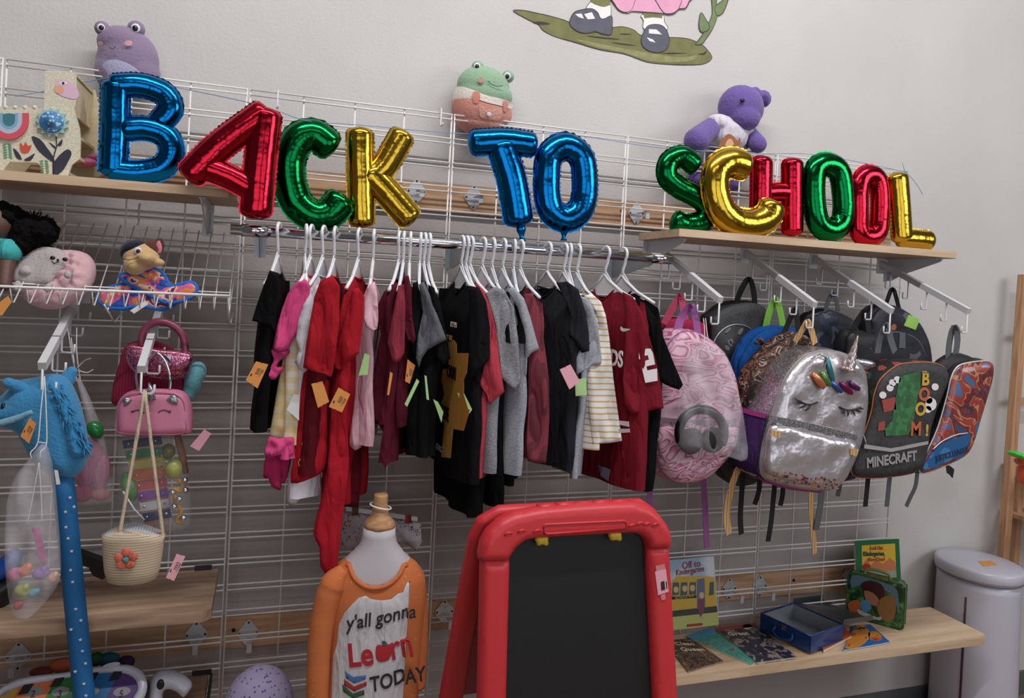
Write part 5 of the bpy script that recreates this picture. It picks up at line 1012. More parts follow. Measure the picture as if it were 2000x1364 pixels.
# piano toy
t = thing('toy_piano', 'white framed caterpillar toy piano with five numbered rainbow keys', 'toy piano', PZ(160, 1364, zb)); f = Fr(PY(150, 1340, -.22), (1, 0, .0), (0, math.sin(.75), math.cos(.75)))
out = pxp([(-30, 1400), (-20, 1362), (22, 1333), (62, 1322), (132, 1314), (176, 1305), (238, 1299), (268, 1305), (284, 1320), (288, 1342), (280, 1366), (250, 1400), (200, 1420), (0, 1430)], f, 4); inn = pxp([(-12, 1395), (0, 1362), (40, 1343), (110, 1330), (176, 1319), (232, 1316), (258, 1324), (268, 1342), (262, 1360), (240, 1385), (190, 1405), (10, 1412)], f, 4)
wp = mat('white_toy_plastic', (186, 184, 198), .3); link('frame', puff(out, f, .016, .012, .6, .008, holes=[inn]), wp, t)
link('dark_case', puff([(u*1.0+.004, v-.004) for u, v in out], f.off(-.016), .012, .02, 1.6, .012), bk, t)
def clipx(poly, a, b):
    def cl(P, ax, ay, c, sg):
        o = []; n = len(P)
        for i in range(n):
            p, q = P[i], P[(i+1) % n]; dp = sg*(ax*p[0]+ay*p[1]-c); dq = sg*(ax*q[0]+ay*q[1]-c)
            if dp >= 0: o.append(p)
            if dp*dq < 0: k = dp/(dp-dq); o.append((p[0]+(q[0]-p[0])*k, p[1]+(q[1]-p[1])*k))
        return o
    return cl(cl(poly, 1, -.35, a, 1), 1, -.35, b, -1)
cuts = [f.uv(px, 1345)[0]-.35*f.uv(px, 1345)[1] for px in (-40, 38, 100, 152, 218, 300)]
for i, (nm, col) in enumerate((('yellow', (184, 146, 60)), ('orange', (196, 104, 58)), ('green', (30, 104, 42)), ('blue', (20, 96, 148)), ('purple', (72, 38, 104)))):
    P = clipx(inn, cuts[i], cuts[i+1])
    if len(P) > 2:
        o = link('piano_key', M().prism(P, f, -.008, .004), mat('key_'+nm, col, .4), t); o['label'] = nm+' piano key'
        c = f.uv((0, 66, 118, 176, 238)[i], 1356); o2 = link('animal_sticker', M().prism(ellipse(c[0], c[1]+.004, .020, .011, 14), f, .004, .0046), mat('sticker_grey', (134, 130, 136), .5), o)
        text(str(i+1), f, c[0]-.006, c[1]-.008, .022, m_ink, o, name='numeral', lift=.005)
for px, py in ((50, 1349), (112, 1334), (226, 1322), (180, 1322)):
    c = f.uv(px, py); link('black_key', M().prism([(c[0]-.013, c[1]-.011), (c[0]+.008, c[1]-.009), (c[0]+.016, c[1]+.011), (c[0]-.004, c[1]+.010)], f, .004, .009), bk, t)
c = f.uv(219, 1304); link('speaker_button', M().prism(ellipse(c[0], c[1], .020, .006, 16, .12), f, .014, .018), wp, t)
for px, py, rx, rz, col in ((122, 1300, 22, 14, (176, 84, 44)), (82, 1312, 22, 8, (110, 44, 34)), (188, 1288, 15, 13, (24, 74, 34)), (212, 1288, 20, 13, (24, 76, 98)), (246, 1294, 16, 12, (44, 22, 66))):
    q = M(); S(q, px, py, -.12, rx, .016, rz); link('caterpillar_foot', q, mat('foot_%d' % px, col, .8), t)
t = thing('puppy_toy', 'white curved plastic puppy-shaped toy with a dark oval ear on bottom shelf', 'toy', PZ(320, 1364, zb)); f = frY(-.2)
link('body', puff(pxp([(289, 1400), (290, 1360), (294, 1330), (304, 1316), (320, 1310), (343, 1312), (362, 1322), (375, 1336), (370, 1350), (358, 1361), (348, 1352), (334, 1345), (322, 1347), (318, 1364), (318, 1400)], f, 3), f, .024, .022, 1, .007), wp, t)
link('dark_ear', puff(ellipse(*f.uv(316, 1329), .0095, .0135, 16), f.off(.022), .005, .006, 1, .004), bk, t)
tag(remesh(link('dotted_hat', M().sph(PY(506, 1376, -.28), (.088, .08, .098)), ramp_mat('lavender_dotted', 'voronoi', 95, [(0, (92, 80, 130)), (.26, (158, 148, 180))], .9)), .006, 4), 'lavender hat with small dark dots at the bottom, right of the panel seam', 'hat')
# ------------------------------------------------------------------ backpacks on the right hand arms
def strap(t, name, pts, y, w, m, n=5, tk=.0016, side=(1, .25, 0)):
    """flat webbing along picture points; w in metres"""
    w *= 1.75; P = catmull([PY(p[0], p[1], p[2] if len(p) > 2 else y) for p in pts], n, False); s = V(side).normalized(); q = M(); v = []
    for i, p in enumerate(P):
        tg = (P[min(i+1, len(P)-1)]-P[max(i-1, 0)]).normalized(); a = (s-tg*s.dot(tg)).normalized(); b = tg.cross(a)
        for du, dv in ((-1, -1), (1, -1), (1, 1), (-1, 1)): v.append(p+a*(w/2*du)+b*(tk/2*dv))
    N = len(P); f = [(i*4+k, i*4+(k+1) % 4, (i+1)*4+(k+1) % 4, (i+1)*4+k) for i in range(N-1) for k in range(4)]+[(3, 2, 1, 0), tuple(range(4*N-4, 4*N))]
    return link(name, q.add(v, f, 0, False), m, t)
def backpack(name, lab, out, y, depth, mf, ms, th=.022, yaw=0, sm=3, pipe=None, cat='backpack', nz=.004, seed=1, grp='backpacks on the hook arms', back=None):
    f = frA(PY(out[0][0], out[0][1], y), yaw); P = pxp(out, f, sm); n = len(P); cx = sum(p[0] for p in P)/n; cy = sum(p[1] for p in P)/n
    zb = min(f.w(*p).z for p in P); t = thing(name, lab, cat, f.w(cx, cy, -depth/2)*1, grp); t.location.z = zb; ORG[t.name] = V(t.location)
    link('front_panel', puff(P, f, th, .035, .1, .010, nz=nz, nf=18, seed=seed), mf, t)
    q = M(); v = []; prof = [(.985, 0), (1.01, -.012), (1.03, -.35*depth), (1.03, -.7*depth), (1.0, -depth+.012), (.93, -depth)]
    for k, (s, h) in enumerate(prof):
        for i, p in enumerate(P):
            w_ = .006*noise.noise((i*.35+seed, h*30, 1)) if 0 < k < 5 else 0
            v.append(f.w(cx+(p[0]-cx)*(s+w_*6), cy+(p[1]-cy)*(s+w_*3), h))
    R = len(prof); A = sum(P[i][0]*P[(i+1) % n][1]-P[(i+1) % n][0]*P[i][1] for i in range(n))
    fc = [(r*n+i, (r+1)*n+i, (r+1)*n+(i+1) % n, r*n+(i+1) % n) if A > 0 else (r*n+i, r*n+(i+1) % n, (r+1)*n+(i+1) % n, (r+1)*n+i) for r in range(R-1) for i in range(n)]
    v.append(f.w(cx, cy, -depth-.004)); c = len(v)-1; fc += [((R-1)*n+i, c, (R-1)*n+(i+1) % n) if A > 0 else ((R-1)*n+i, (R-1)*n+(i+1) % n, c) for i in range(n)]
    link('main_bag', q.add(v, fc), ms, t)
    if pipe: link('piping', M().tube([f.w(p[0], p[1], .001) for p in P], .0024, 7, closed=True), pipe, t)
    for sg in (-1, 1):                        # padded shoulder straps on the back
        xw = (max(p[0] for p in P)-min(p[0] for p in P))*.22; yt = max(p[1] for p in P); yb = min(p[1] for p in P)
        pts = [f.w(cx+sg*xw*.5, yt-.03, -depth-.004), f.w(cx+sg*xw*.9, yt-.07, -depth-.022), f.w(cx+sg*xw, (yt+yb)/2, -depth-.024), f.w(cx+sg*xw*1.1, yb+.05, -depth-.006)]
        link('shoulder_strap', M().tube(catmull(pts, 4, False), .016, 8, 0, True, .35, (0, 1, 0)), back or ms, t)
    return t, f
def webbing(name, col): return mat(name, col, .8, bump=.5, bscale=500)
w_blk = webbing('black_webbing', (18, 17, 20)); w_gry = webbing('grey_webbing', (92, 94, 98)); w_pur = webbing('purple_webbing', (142, 78, 138)); w_grn = webbing('lime_webbing', (118, 176, 60)); w_prd = webbing('rose_webbing', (184, 70, 98))
w_rain = band_mat('rainbow_webbing', (206, 168, 96), [(.012, .25, (176, 60, 60), 0, .8), (.012, .5, (206, 122, 60), 0, .5), (.024, .2, (110, 130, 160), 0, .8)])
m_bk = ramp_mat('black_nylon', 'noise', 120, [(.4, (16, 16, 19)), (.6, (24, 24, 28))], .6, 0, 0, False, bump=.4); m_gk = ramp_mat('charcoal_nylon', 'noise', 160, [(.4, (46, 46, 49)), (.6, (60, 60, 63))], .7, 0, 0, False)
m_nv = ramp_mat('navy_camo', 'noise', 13, [(0, (18, 20, 30)), (.47, (30, 36, 54)), (.56, (70, 76, 88)), (.62, (20, 22, 32))], .7, .6)
m_le = ramp_mat('rust_patterned', 'noise', 34, [(0, (22, 18, 20)), (.46, (112, 66, 48)), (.53, (24, 20, 22)), (.60, (160, 128, 112)), (.66, (28, 22, 24))], .7, .8)
m_mb = ramp_mat('pink_marble', 'noise', 7, [(0, (206, 140, 166)), (.36, (214, 176, 192)), (.405, (196, 120, 150)), (.42, (92, 40, 66)), (.435, (206, 150, 172)), (.49, (218, 192, 202)), (.515, (170, 70, 114)), (.53, (206, 140, 166)), (.57, (214, 182, 194)), (.60, (110, 46, 78)), (.615, (200, 130, 160)), (.7, (214, 176, 192))], .5, 2.2, 0, False, (.5, .3, .7), (.8, .8, 1.5), .3, 1)
m_pd = ramp_mat('dark_space_pattern', 'voronoi', 14, [(0, (176, 92, 66)), (.16, (22, 20, 32)), (.6, (30, 26, 42)), (.8, (90, 86, 96))], .6)
m_rg = ramp_mat('red_green_block_pattern', 'cells', 42, [(0, (18, 18, 20)), (.45, (40, 62, 48)), (.55, (20, 20, 22)), (.72, (140, 62, 52)), (.82, (22, 22, 24))], .7)
# rose bag and marble bag (arm 1)
t, f = backpack('backpack', 'rose red backpack mostly hidden behind the pink marbled backpack', [(1297, 634), (1324, 622), (1362, 627), (1380, 644), (1384, 720), (1380, 800), (1290, 800), (1288, 700)], -.14, .06, cloth('rose_nylon', (150, 42, 72)), MC['rose_nylon'], seed=2)
strap(t, 'grab_handle', [(1298, 634), (1308, 612), (1326, 582), (1331, 580), (1334, 600), (1338, 626)], -.15, .018, w_prd)
t, f = backpack('backpack', 'pink and white marbled backpack nearest the clothes rail', [(1335, 648), (1370, 653), (1406, 682), (1430, 724), (1441, 770), (1444, 823), (1431, 876), (1404, 911), (1377, 934), (1339, 944), (1309, 937), (1284, 907), (1279, 861), (1283, 804), (1290, 747), (1297, 693), (1312, 663)], -.33, .11, m_mb, m_mb, .03, seed=3, pipe=w_pur, nz=.012)
strap(t, 'grab_handle', [(1322, 650, -.30), (1330, 622, -.28), (1344, 602, -.28), (1352, 601, -.28), (1358, 620, -.28), (1363, 650, -.30)], -.28, .017, w_pur)
f2 = f.off(.030); link('front_zip', M().prism(pxp([(1284, 815), (1340, 820), (1400, 822), (1438, 818), (1438, 826), (1400, 830), (1340, 828), (1284, 823)], f2), f2, -.004, .002), mat('grey_zip', (128, 112, 124), .5), t)
link('pocket_panel', puff(pxp([(1286, 832), (1340, 836), (1400, 838), (1438, 832), (1430, 870), (1400, 900), (1345, 922), (1310, 915), (1288, 890)], f.off(.018), 2), f.off(.018), .016, .02, .5, .010), m_mb, t)
strap(t, 'hanging_strap', [(1275, 925), (1270, 950), (1268, 1010)], -.26, .012, w_pur); strap(t, 'hanging_strap', [(1372, 925), (1375, 960), (1378, 1010), (1381, 1070)], -.26, .014, w_pur)
# headphones in clear bag
t, f = film_bag('plastic_bag', 'clear bag holding black headphones in front of the pink marbled backpack', [(1347, 684), (1377, 674), (1410, 684), (1431, 739), (1446, 804), (1457, 896), (1412, 890), (1331, 884), (1322, 854), (1331, 754)], -.42, .035, [[(1374, 622, -.36), (1376, 650, -.4), (1374, 680, -.42)], [(1378, 622, -.36), (1381, 650, -.4), (1386, 682, -.42)], [(1408, 690), (1412, 694), (1416, 690)]], a=clear('clear_film_bright', alpha=.18, rough=.08))
t = thing('headphones', 'black headphones inside the clear bag in front of marbled backpack', 'headphones', PY(1371, 888, -.42)); f = frY(-.42, 1371, 846)
P = [f.w(*f.uv(1370+44*math.cos(a), 846-46*math.sin(a))) for a in [math.radians(d) for d in range(-30, 211, 12)]]; link('headband', M().tube(P, .014, 12), bk, t)
q = M(); S(q, 1350, 862, -.425, 27, .018, 26); link('ear_cup', q, mat('soft_black_pad', (22, 21, 24), .8), t); q = M(); S(q, 1392, 860, -.425, 27, .018, 25); link('ear_cup', q, MC['soft_black_pad'], t)
# arm 2
t, f = backpack('backpack', 'black and charcoal backpack with round silver print, hanging furthest back', [(1388, 640), (1396, 617), (1416, 601), (1449, 592), (1477, 593), (1497, 606), (1503, 640), (1504, 760), (1500, 900), (1470, 946), (1430, 940), (1400, 900), (1388, 800)], -.16, .08, m_gk, m_bk, .02, seed=4)
strap(t, 'grab_handle', [(1438, 592), (1446, 570), (1458, 549), (1466, 549), (1472, 570), (1474, 594)], -.15, .015, w_blk)
f2 = f.off(.021); cc = f2.uv(1438, 690); s = mpp(f2, 1438, 690); q = M(); q.lathe([(s*52, 0), (s*52, .002), (0, .004)], f2.w(*cc), f2.n); link('round_print', q, m_bk, t)
q = M().tube([f2.w(cc[0]+s*52*math.cos(a), cc[1]+s*52*math.sin(a), .002) for a in [i*.2 for i in range(32)]], .0018, 6, closed=True); link('silver_ring', q, mat('silver_trim', (190, 190, 194), .3, .6), t)
rnd = random.Random(3); q = M()
for i in range(9): c = f2.uv(1428+rnd.uniform(-10, 30), 655+rnd.uniform(-10, 30)); q.prism(ellipse(c[0], c[1], s*rnd.uniform(4, 9), s*rnd.uniform(2, 5), 7, rnd.random()*3), f2, .002, .0045)
link('silver_shards_print', q, mat('grey_shards', (110, 108, 116), .4), t)
t, f = backpack('backpack', 'royal blue backpack with lime green handle behind the rust patterned one', [(1440, 731), (1451, 690), (1471, 659), (1491, 645), (1520, 640), (1550, 644), (1566, 660), (1566, 800), (1560, 900), (1500, 930), (1450, 900)], -.25, .06, cloth('royal_blue_nylon', (24, 74, 140)), MC['royal_blue_nylon'], seed=5)
strap(t, 'grab_handle', [(1495, 644), (1502, 612), (1512, 589), (1518, 589), (1524, 610), (1530, 644)], -.22, .018, w_grn)
t, f = backpack('backpack', 'rust and black patterned backpack just behind the silver unicorn one', [(1458, 760), (1471, 720), (1495, 690), (1524, 665), (1552, 652), (1580, 660), (1590, 690), (1590, 860), (1570, 920), (1500, 940), (1462, 900)], -.34, .06, m_le, m_le, seed=6)
strap(t, 'grab_handle', [(1530, 656), (1540, 630), (1550, 608), (1554, 608), (1558, 630), (1560, 652)], -.3, .014, w_blk)
for a, y in (([(1452, 925), (1449, 960), (1446, 1010), (1448, 1044)], -.3), ([(1484, 930), (1482, 960), (1474, 986)], -.3), ([(1514, 940), (1510, 980), (1506, 1020), (1500, 1058)], -.32), ([(1530, 945), (1528, 970), (1524, 988)], -.3)): strap(t, 'hanging_strap', a, y, .013, w_blk)
# silver unicorn
m_sil = mat('silver_leatherette', (204, 198, 202), .30, .72, bump=.8, bscale=14, bdist=.012); m_sil2 = ramp_mat('silver_sparkle', 'cells', 380, [(0, (140, 138, 144)), (.5, (196, 194, 200)), (.8, (232, 230, 236))], .3, 0, .85)
UO = [(1567, 697), (1590, 688), (1608, 684), (1640, 688), (1669, 702), (1687, 726), (1692, 776), (1685, 840), (1667, 899), (1640, 945), (1608, 958), (1552, 952), (1500, 938), (1486, 925), (1484, 900), (1490, 864), (1505, 811), (1531, 741)]
t, f = backpack('backpack', 'shiny silver unicorn backpack with closed eyelashes and rainbow mane', UO, -.455, .13, m_sil, m_sil2, .026, seed=7, pipe=mat('grey_glitter_piping', (150, 146, 150), .4, .5), nz=.008, back=cloth('plum_nylon', (70, 46, 96)))
pur = MC['plum_nylon']; f2 = f.off(.0)
def band3(name, pa, pb, h0, h1, m, out=.006): # patch on the bag's left side between two outline rows
    q = M(); A = [f.w(*f.uv(*p)) for p in pa]; nn = V((-1, -.1, 0)); v = []
    for p in A:
        for h in (h0, (h0+h1)/2, h1): v.append(p-f.n*(-h)+nn*(out+(.008 if h == (h0+h1)/2 else 0)))
    N = len(A); return link(name, q.add(v, [(i*3+k, i*3+k+1, (i+1)*3+k+1, (i+1)*3+k) for i in range(N-1) for k in range(2)]), m, t)
band3('side_pocket', [(1502, 815), (1494, 850), (1488, 880), (1483, 905), (1486, 928), (1500, 940)], None, -.006, -.128, pur)
band3('pocket_trim', [(1504, 809), (1501, 818)], None, -.004, -.130, mat('magenta_trim', (150, 44, 116), .6), .010)
P = pxp([(1486, 925), (1500, 940), (1552, 955), (1608, 961), (1640, 948)], f); link('base_trim', M().tube([f.w(a, b, -.02) for a, b in P], .009, 8), MC['magenta_trim'], t)
link('zip_band', M().prism(pxp([(1506, 812), (1560, 822), (1620, 836), (1674, 850), (1672, 860), (1620, 848), (1560, 835), (1503, 824)], f.off(.027)), f.off(.027), -.006, .003), m_sil2, t)
link('front_pocket', puff(pxp([(1504, 828), (1560, 838), (1620, 852), (1670, 864), (1656, 900), (1634, 938), (1606, 949), (1552, 943), (1502, 928), (1492, 915), (1494, 880)], f.off(.018), 2), f.off(.018), .020, .02, .4, .010, nz=.008, nf=16, seed=5), m_sil, t)
m_ir = {k: mat('mane_'+k, c, .2, .6) for k, c in (('teal', (70, 140, 150)), ('green', (96, 140, 84)), ('orange', (206, 130, 90)), ('blue', (70, 90, 160)), ('magenta', (140, 30, 90)), ('purple', (100, 40, 100)))}
def st(name, pts, r, m, h=.030): return link(name, M().tube(catmull([f.w(*f.uv(a, b), h+.002*math.sin(i)) for i, (a, b) in enumerate(pts)], 4, False), [r*(.45+.55*math.sin(math.pi*(k+.7)/((len(pts)-1)*4+2))) for k in range((len(pts)-1)*4+1)], 10, 0, True, .5, f.n), m, t)
for pts, r, k in (([(1603, 696), (1605, 712), (1609, 728), (1614, 742)], .010, 'teal'), ([(1592, 724), (1598, 738), (1608, 750)], .011, 'green'), ([(1574, 728), (1584, 740), (1596, 754)], .013, 'orange'), ([(1610, 744), (1618, 752), (1630, 763)], .009, 'blue'), ([(1628, 744), (1636, 754), (1650, 766)], .009, 'magenta'), ([(1645, 742), (1652, 751), (1664, 758)], .009, 'purple')): st('mane_lock', pts, r, m_ir[k])
st('ear_outline', [(1570, 700), (1586, 690), (1600, 700), (1596, 716)], .003, m_sil2)
q = M(); a = f.w(*f.uv(1637, 722), .04); b = f.w(*f.uv(1652, 653), .05); q.tube([a.lerp(b, k/14) for k in range(15)], [.021*(1-k/15)*(1+.10*math.cos(k*2.1)) for k in range(15)], 14)
link('horn', q, ramp_mat('iridescent_horn', 'wave', 26, [(0, (214, 200, 190)), (.4, (196, 160, 150)), (.6, (150, 140, 190)), (.8, (214, 206, 200))], .2, 4, .7, False), t)
link('ear', puff(pxp([(1668, 703), (1688, 702), (1710, 709), (1700, 719), (1684, 723)], f.off(.005), 2), f.off(.005), .008, .012, 1, .006), m_sil2, t)
for x0, pts, ls in ((0, [(1548, 780), (1560, 786), (1572, 787), (1584, 783)], [((1552, 783), (1540, 775)), ((1556, 785), (1541, 783)), ((1563, 787), (1550, 794)), ((1570, 788), (1560, 800))]), (1, [(1626, 792), (1640, 798), (1655, 797), (1668, 793)], [((1636, 797), (1632, 806)), ((1643, 799), (1642, 811)), ((1652, 799), (1657, 809)), ((1660, 797), (1670, 802)), ((1665, 794), (1674, 795))])):
    q = M(); q.tube(catmull([f.w(*f.uv(*p), .0295) for p in pts], 4, False), .0028, 6)
    for a_, b_ in ls: q.tube([f.w(*f.uv(*a_), .0295), f.w(*f.uv((a_[0]+b_[0])/2, (a_[1]+b_[1])/2+1.5), .0297), f.w(*f.uv(*b_), .0290)], [.0036, .0026, .0008], 6)
    link('eyelashes', q, m_ink, t)
rnd = random.Random(11); cols = [(150, 60, 70), (196, 150, 110), (120, 120, 130), (176, 176, 190), (90, 70, 80), (190, 120, 80), (110, 60, 90)]
for g, c in enumerate(cols):
    q = M()
    for i in range(16):
        x = rnd.uniform(1494, 1618); y = 922+(x-1494)*.13+rnd.uniform(-8, 12); u, v = f.uv(x, min(y, 950)); q.prism(ellipse(u, v, .0035, .003, 6, rnd.random()*3), f, .038+.0003*g, .0395+.0004*g)
    o = link('confetti_sequins', q, mat('sequin_%d' % g, c, .25, .5), t); o['kind'] = 'stuff'
for pts in ([(1504, 840), (1526, 844), (1522, 855), (1502, 850)], [(1662, 876), (1676, 878), (1672, 892), (1660, 888)]): link('rainbow_zip_tab', M().prism(pxp(pts, f.off(.042)), f.off(.042), 0, .003), w_rain, t)
strap(t, 'grab_handle', [(1552, 668, -.38), (1564, 650, -.385), (1574, 632, -.39), (1579, 631, -.39), (1586, 650, -.385), (1592, 672, -.38)], -.39, .015, w_rain)
strap(t, 'hanging_strap', [(1448, 905, -.34), (1436, 930, -.34), (1424, 970, -.34), (1419, 1010, -.34), (1424, 1044, -.34)], -.34, .016, w_rain); strap(t, 'hanging_strap', [(1583, 950), (1584, 990), (1588, 1040), (1591, 1082)], -.36, .014, w_rain); strap(t, 'hanging_strap', [(1606, 950), (1602, 990), (1594, 1036)], -.36, .017, w_gry)
q = M(); q.tube([PY(1684, 842, -.44), PY(1690, 862, -.45), PY(1696, 884, -.45)], .0025, 6); link('zip_pull_cord', q, m_sil2, t)
# arm 3
t, f = backpack('backpack', 'navy camouflage backpack with grey handle at the back, above silver one', [(1579, 640), (1598, 614), (1625, 608), (1652, 617), (1670, 634), (1690, 700), (1690, 900), (1650, 940), (1600, 930), (1585, 800)], -.15, .07, m_nv, m_nv, seed=8)
strap(t, 'grab_handle', [(1612, 611), (1616, 592), (1624, 577), (1630, 577), (1634, 590), (1637, 610)], -.14, .013, w_gry); strap(t, 'hanging_strap', [(1642, 925), (1640, 950), (1636, 970)], -.2, .014, w_gry)
t, f = backpack('backpack', 'black speckled backpack squeezed between the silver and dark block-game packs', [(1652, 660), (1680, 650), (1710, 655), (1722, 690), (1722, 880), (1690, 920), (1660, 900), (1650, 780)], -.27, .06, ramp_mat('speckled_black', 'voronoi', 40, [(0, (110, 104, 110)), (.1, (20, 20, 23))], .6), m_bk, seed=9)
strap(t, 'grab_handle', [(1664, 655), (1672, 632), (1684, 616), (1690, 616), (1695, 632), (1698, 655)], -.26, .018, w_blk)
t, f = backpack('backpack', 'dark patterned backpack with orange spots and lime tape, high at the right', [(1699, 640), (1702, 622), (1717, 603), (1747, 597), (1785, 621), (1806, 652), (1817, 693), (1818, 780), (1800, 880), (1720, 880), (1702, 760)], -.17, .08, m_pd, m_pd, seed=10)
strap(t, 'grab_handle', [(1728, 602), (1734, 584), (1740, 568), (1746, 568), (1751, 584), (1756, 604)], -.16, .014, w_blk)
f2 = f.off(.024); link('lime_tape', M().prism(pxp([(1775, 615), (1796, 624), (1788, 645), (1765, 636)], f2), f2, -.002, .001), mat('lime_tape', (150, 196, 90), .6), t)
link('pocket_arc', M().tube(catmull([f2.w(*f2.uv(a, b), -.004) for a, b in ((1722, 660), (1740, 650), (1770, 652), (1796, 668), (1812, 700))], 5, False), .003, 6), w_gry, t); link('grey_stripe', M().prism(pxp([(1757, 650), (1768, 650), (1768, 680), (1756, 680)], f2), f2, -.003, .001), w_gry, t)
MO = [(1745, 718), (1766, 710), (1816, 708), (1842, 717), (1850, 738), (1839, 770), (1825, 805), (1814, 843), (1808, 881), (1794, 918), (1743, 931), (1680, 933), (1662, 920), (1672, 881), (1687, 846), (1701, 805), (1707, 770), (1719, 741)]
m_mc = ramp_mat('charcoal_printed_nylon', 'noise', 90, [(.4, (44, 42, 44)), (.6, (54, 52, 54))], .65, 0, 0, False)
t, f = backpack('backpack', 'charcoal block-game backpack with BOOM lettering and orange piping', MO, -.43, .12, m_mc, m_rg, .022, seed=11, pipe=mat('orange_piping', (176, 96, 52), .5))
f2 = f.off(.023); yl = mat('yellow_print', (196, 158, 60), .6); og = mat('orange_print', (184, 92, 52), .6)
def D2(name, pts, m, lay=1, sm=0, fr=None): fr = fr or f2; return link(name, M().prism(pxp(pts, fr, sm), fr, (lay-1)*.0006, lay*.0006+.0004), m, t)
grn = ramp_mat('green_blocks_print', 'cells', 60, [(0, (44, 96, 56)), (.5, (58, 116, 68)), (.8, (38, 84, 48))], .6)
D2('green_block_print', [(1757, 735), (1797, 726), (1797, 768), (1792, 772), (1784, 820), (1774, 850), (1730, 852), (1728, 838), (1742, 822), (1750, 772)], grn)
for pts in ([(1722, 782), (1748, 776), (1750, 800), (1726, 806)], [(1716, 826), (1728, 822), (1728, 840), (1714, 842)]): D2('red_block_print', pts, mat('brick_print', (150, 66, 60), .6))
for c in ((1743, 748), (1752, 742), (1738, 758), (1826, 756), (1818, 790), (1812, 800), (1814, 782), (1724, 772)): D2('smoke_print', ellipse(c[0], c[1], 7 if c[0] != 1818 else 11, 7 if c[0] != 1818 else 13, 10), m_wp)
for i, (ch, px, py) in enumerate((('B', 1799, 752), ('O', 1793, 782), ('O', 1786, 811), ('M', 1777, 850))):
    u, v = f2.uv(px, py); text(ch, f2, u, v, .058 if ch != 'M' else .060, (yl, og)[i % 2], t, name='boom_letter', sx=.95, bold=.002, lift=.001)
u, v = f2.uv(1806, 851); text('!', f2, u, v, .05, yl, t, name='boom_letter', bold=.002)
u, v = f2.uv(1800, 730); text('sss..', f2, u, v, .018, MC['pale_print'], t, name='printed_word')
link('pocket_strip', M().prism(pxp([(1688, 868), (1740, 876), (1812, 862), (1812, 868), (1740, 883), (1687, 876)], f2), f2, 0, .002), mat('reflective_grey', (160, 156, 158), .4), t)
a_ = f2.uv(1692, 914); b_ = f2.uv(1794, 898); text('MINECRAFT', f2, a_[0], a_[1], .044, mat('grey_logo_print', (150, 146, 148), .5), t, name='printed_word', rot=math.atan2(b_[1]-a_[1], b_[0]-a_[0]), sx=(b_[0]-a_[0])/.245, bold=.0015)
strap(t, 'grab_handle', [(1714, 690, -.38), (1718, 665, -.385), (1728, 640, -.395), (1734, 640, -.395), (1740, 665, -.385), (1748, 688, -.38)], -.39, .018, w_gry)
strap(t, 'hanging_strap', [(1696, 930), (1694, 950), (1690, 990)], -.36, .014, w_blk); strap(t, 'hanging_strap', [(1738, 930), (1735, 960), (1732, 990)], -.36, .014, w_gry); strap(t, 'hanging_strap', [(1792, 920), (1788, 950), (1778, 972), (1770, 990)], -.36, .013, w_gry)
# arm 4
JO = [(1880, 711), (1910, 706), (1932, 706), (1939, 720), (1936, 745), (1927, 776), (1913, 823), (1898, 870), (1880, 893), (1836, 914), (1803, 925), (1795, 915), (1810, 882), (1831, 835), (1848, 776), (1856, 741), (1866, 720)]
cm = ramp_mat('comic_colour_patches', 'noise', 9, [(0, (60, 104, 150)), (.38, (150, 58, 48)), (.46, (176, 130, 90)), (.48, (120, 40, 44)), (.53, (58, 52, 60)), (.57, (130, 46, 44)), (.61, (44, 76, 116)), (.68, (186, 140, 100))], .35, 1.5, coat=.4)
t, f = backpack('backpack', 'narrow backpack with glossy comic colour front, rightmost of the row', JO, -.425, .10, cm, m_bk, .016, seed=12, pipe=mat('silver_piping', (206, 210, 214), .3, .3))
f2 = f.off(.017); D2('lower_blue_panel', [(1832, 872), (1850, 862), (1880, 852), (1894, 848), (1892, 866), (1876, 888), (1836, 908), (1804, 918), (1806, 905), (1818, 888)], ramp_mat('comic_blue', 'noise', 12, [(0, (40, 90, 140)), (.5, (60, 116, 166)), (.62, (196, 150, 90)), (.7, (150, 50, 44))], .35), 2, 2)
link('panel_arc', M().tube(catmull([f2.w(*f2.uv(a, b), .001) for a, b in ((1822, 878), (1840, 862), (1866, 850), (1890, 846))], 5, False), .0018, 6), MC['silver_piping'], t)
a_ = f2.uv(1822, 902); b_ = f2.uv(1880, 884); text('JUSTICE LEAGUE', f2, a_[0]+.01, a_[1], .026, mat('dark_blue_print', (30, 50, 86), .5), t, name='printed_word', rot=math.atan2(b_[1]-a_[1], b_[0]-a_[0]), sx=.75, lift=.002, bold=.0008)
strap(t, 'grab_handle', [(1852, 700, -.39), (1854, 672, -.395), (1860, 645, -.40), (1868, 644, -.40), (1870, 668, -.395), (1866, 694, -.39)], -.4, .02, w_gry)
link('top_bag', puff(pxp([(1826, 718), (1838, 700), (1862, 689), (1888, 694), (1900, 706), (1866, 722), (1850, 745), (1830, 760)], f.off(-.045), 2), f.off(-.045), .03, .03, 1, .01), m_bk, t)
strap(t, 'hanging_strap', [(1848, 915), (1856, 920), (1862, 926)], -.36, .02, w_blk)
# ------------------------------------------------------------------ draping flat prints onto a soft body
from mathutils.bvhtree import BVHTree
def drape(o, target, n, off=.0012):
    og = ORG[target.name]; me = target.data; bv = BVHTree.FromPolygons([v.co+og for v in me.vertices], [tuple(p.vertices) for p in me.polygons]); oo = ORG[o.name]; zs = [(v.co+oo).dot(n) for v in o.data.vertices]; z0 = min(zs)
    for v, z in zip(o.data.vertices, zs):
        p = v.co+oo; h = bv.ray_cast(p+n*.5, -n)
        if h[0] is not None: v.co = h[0]+n*(off+(z-z0))-oo
    return o
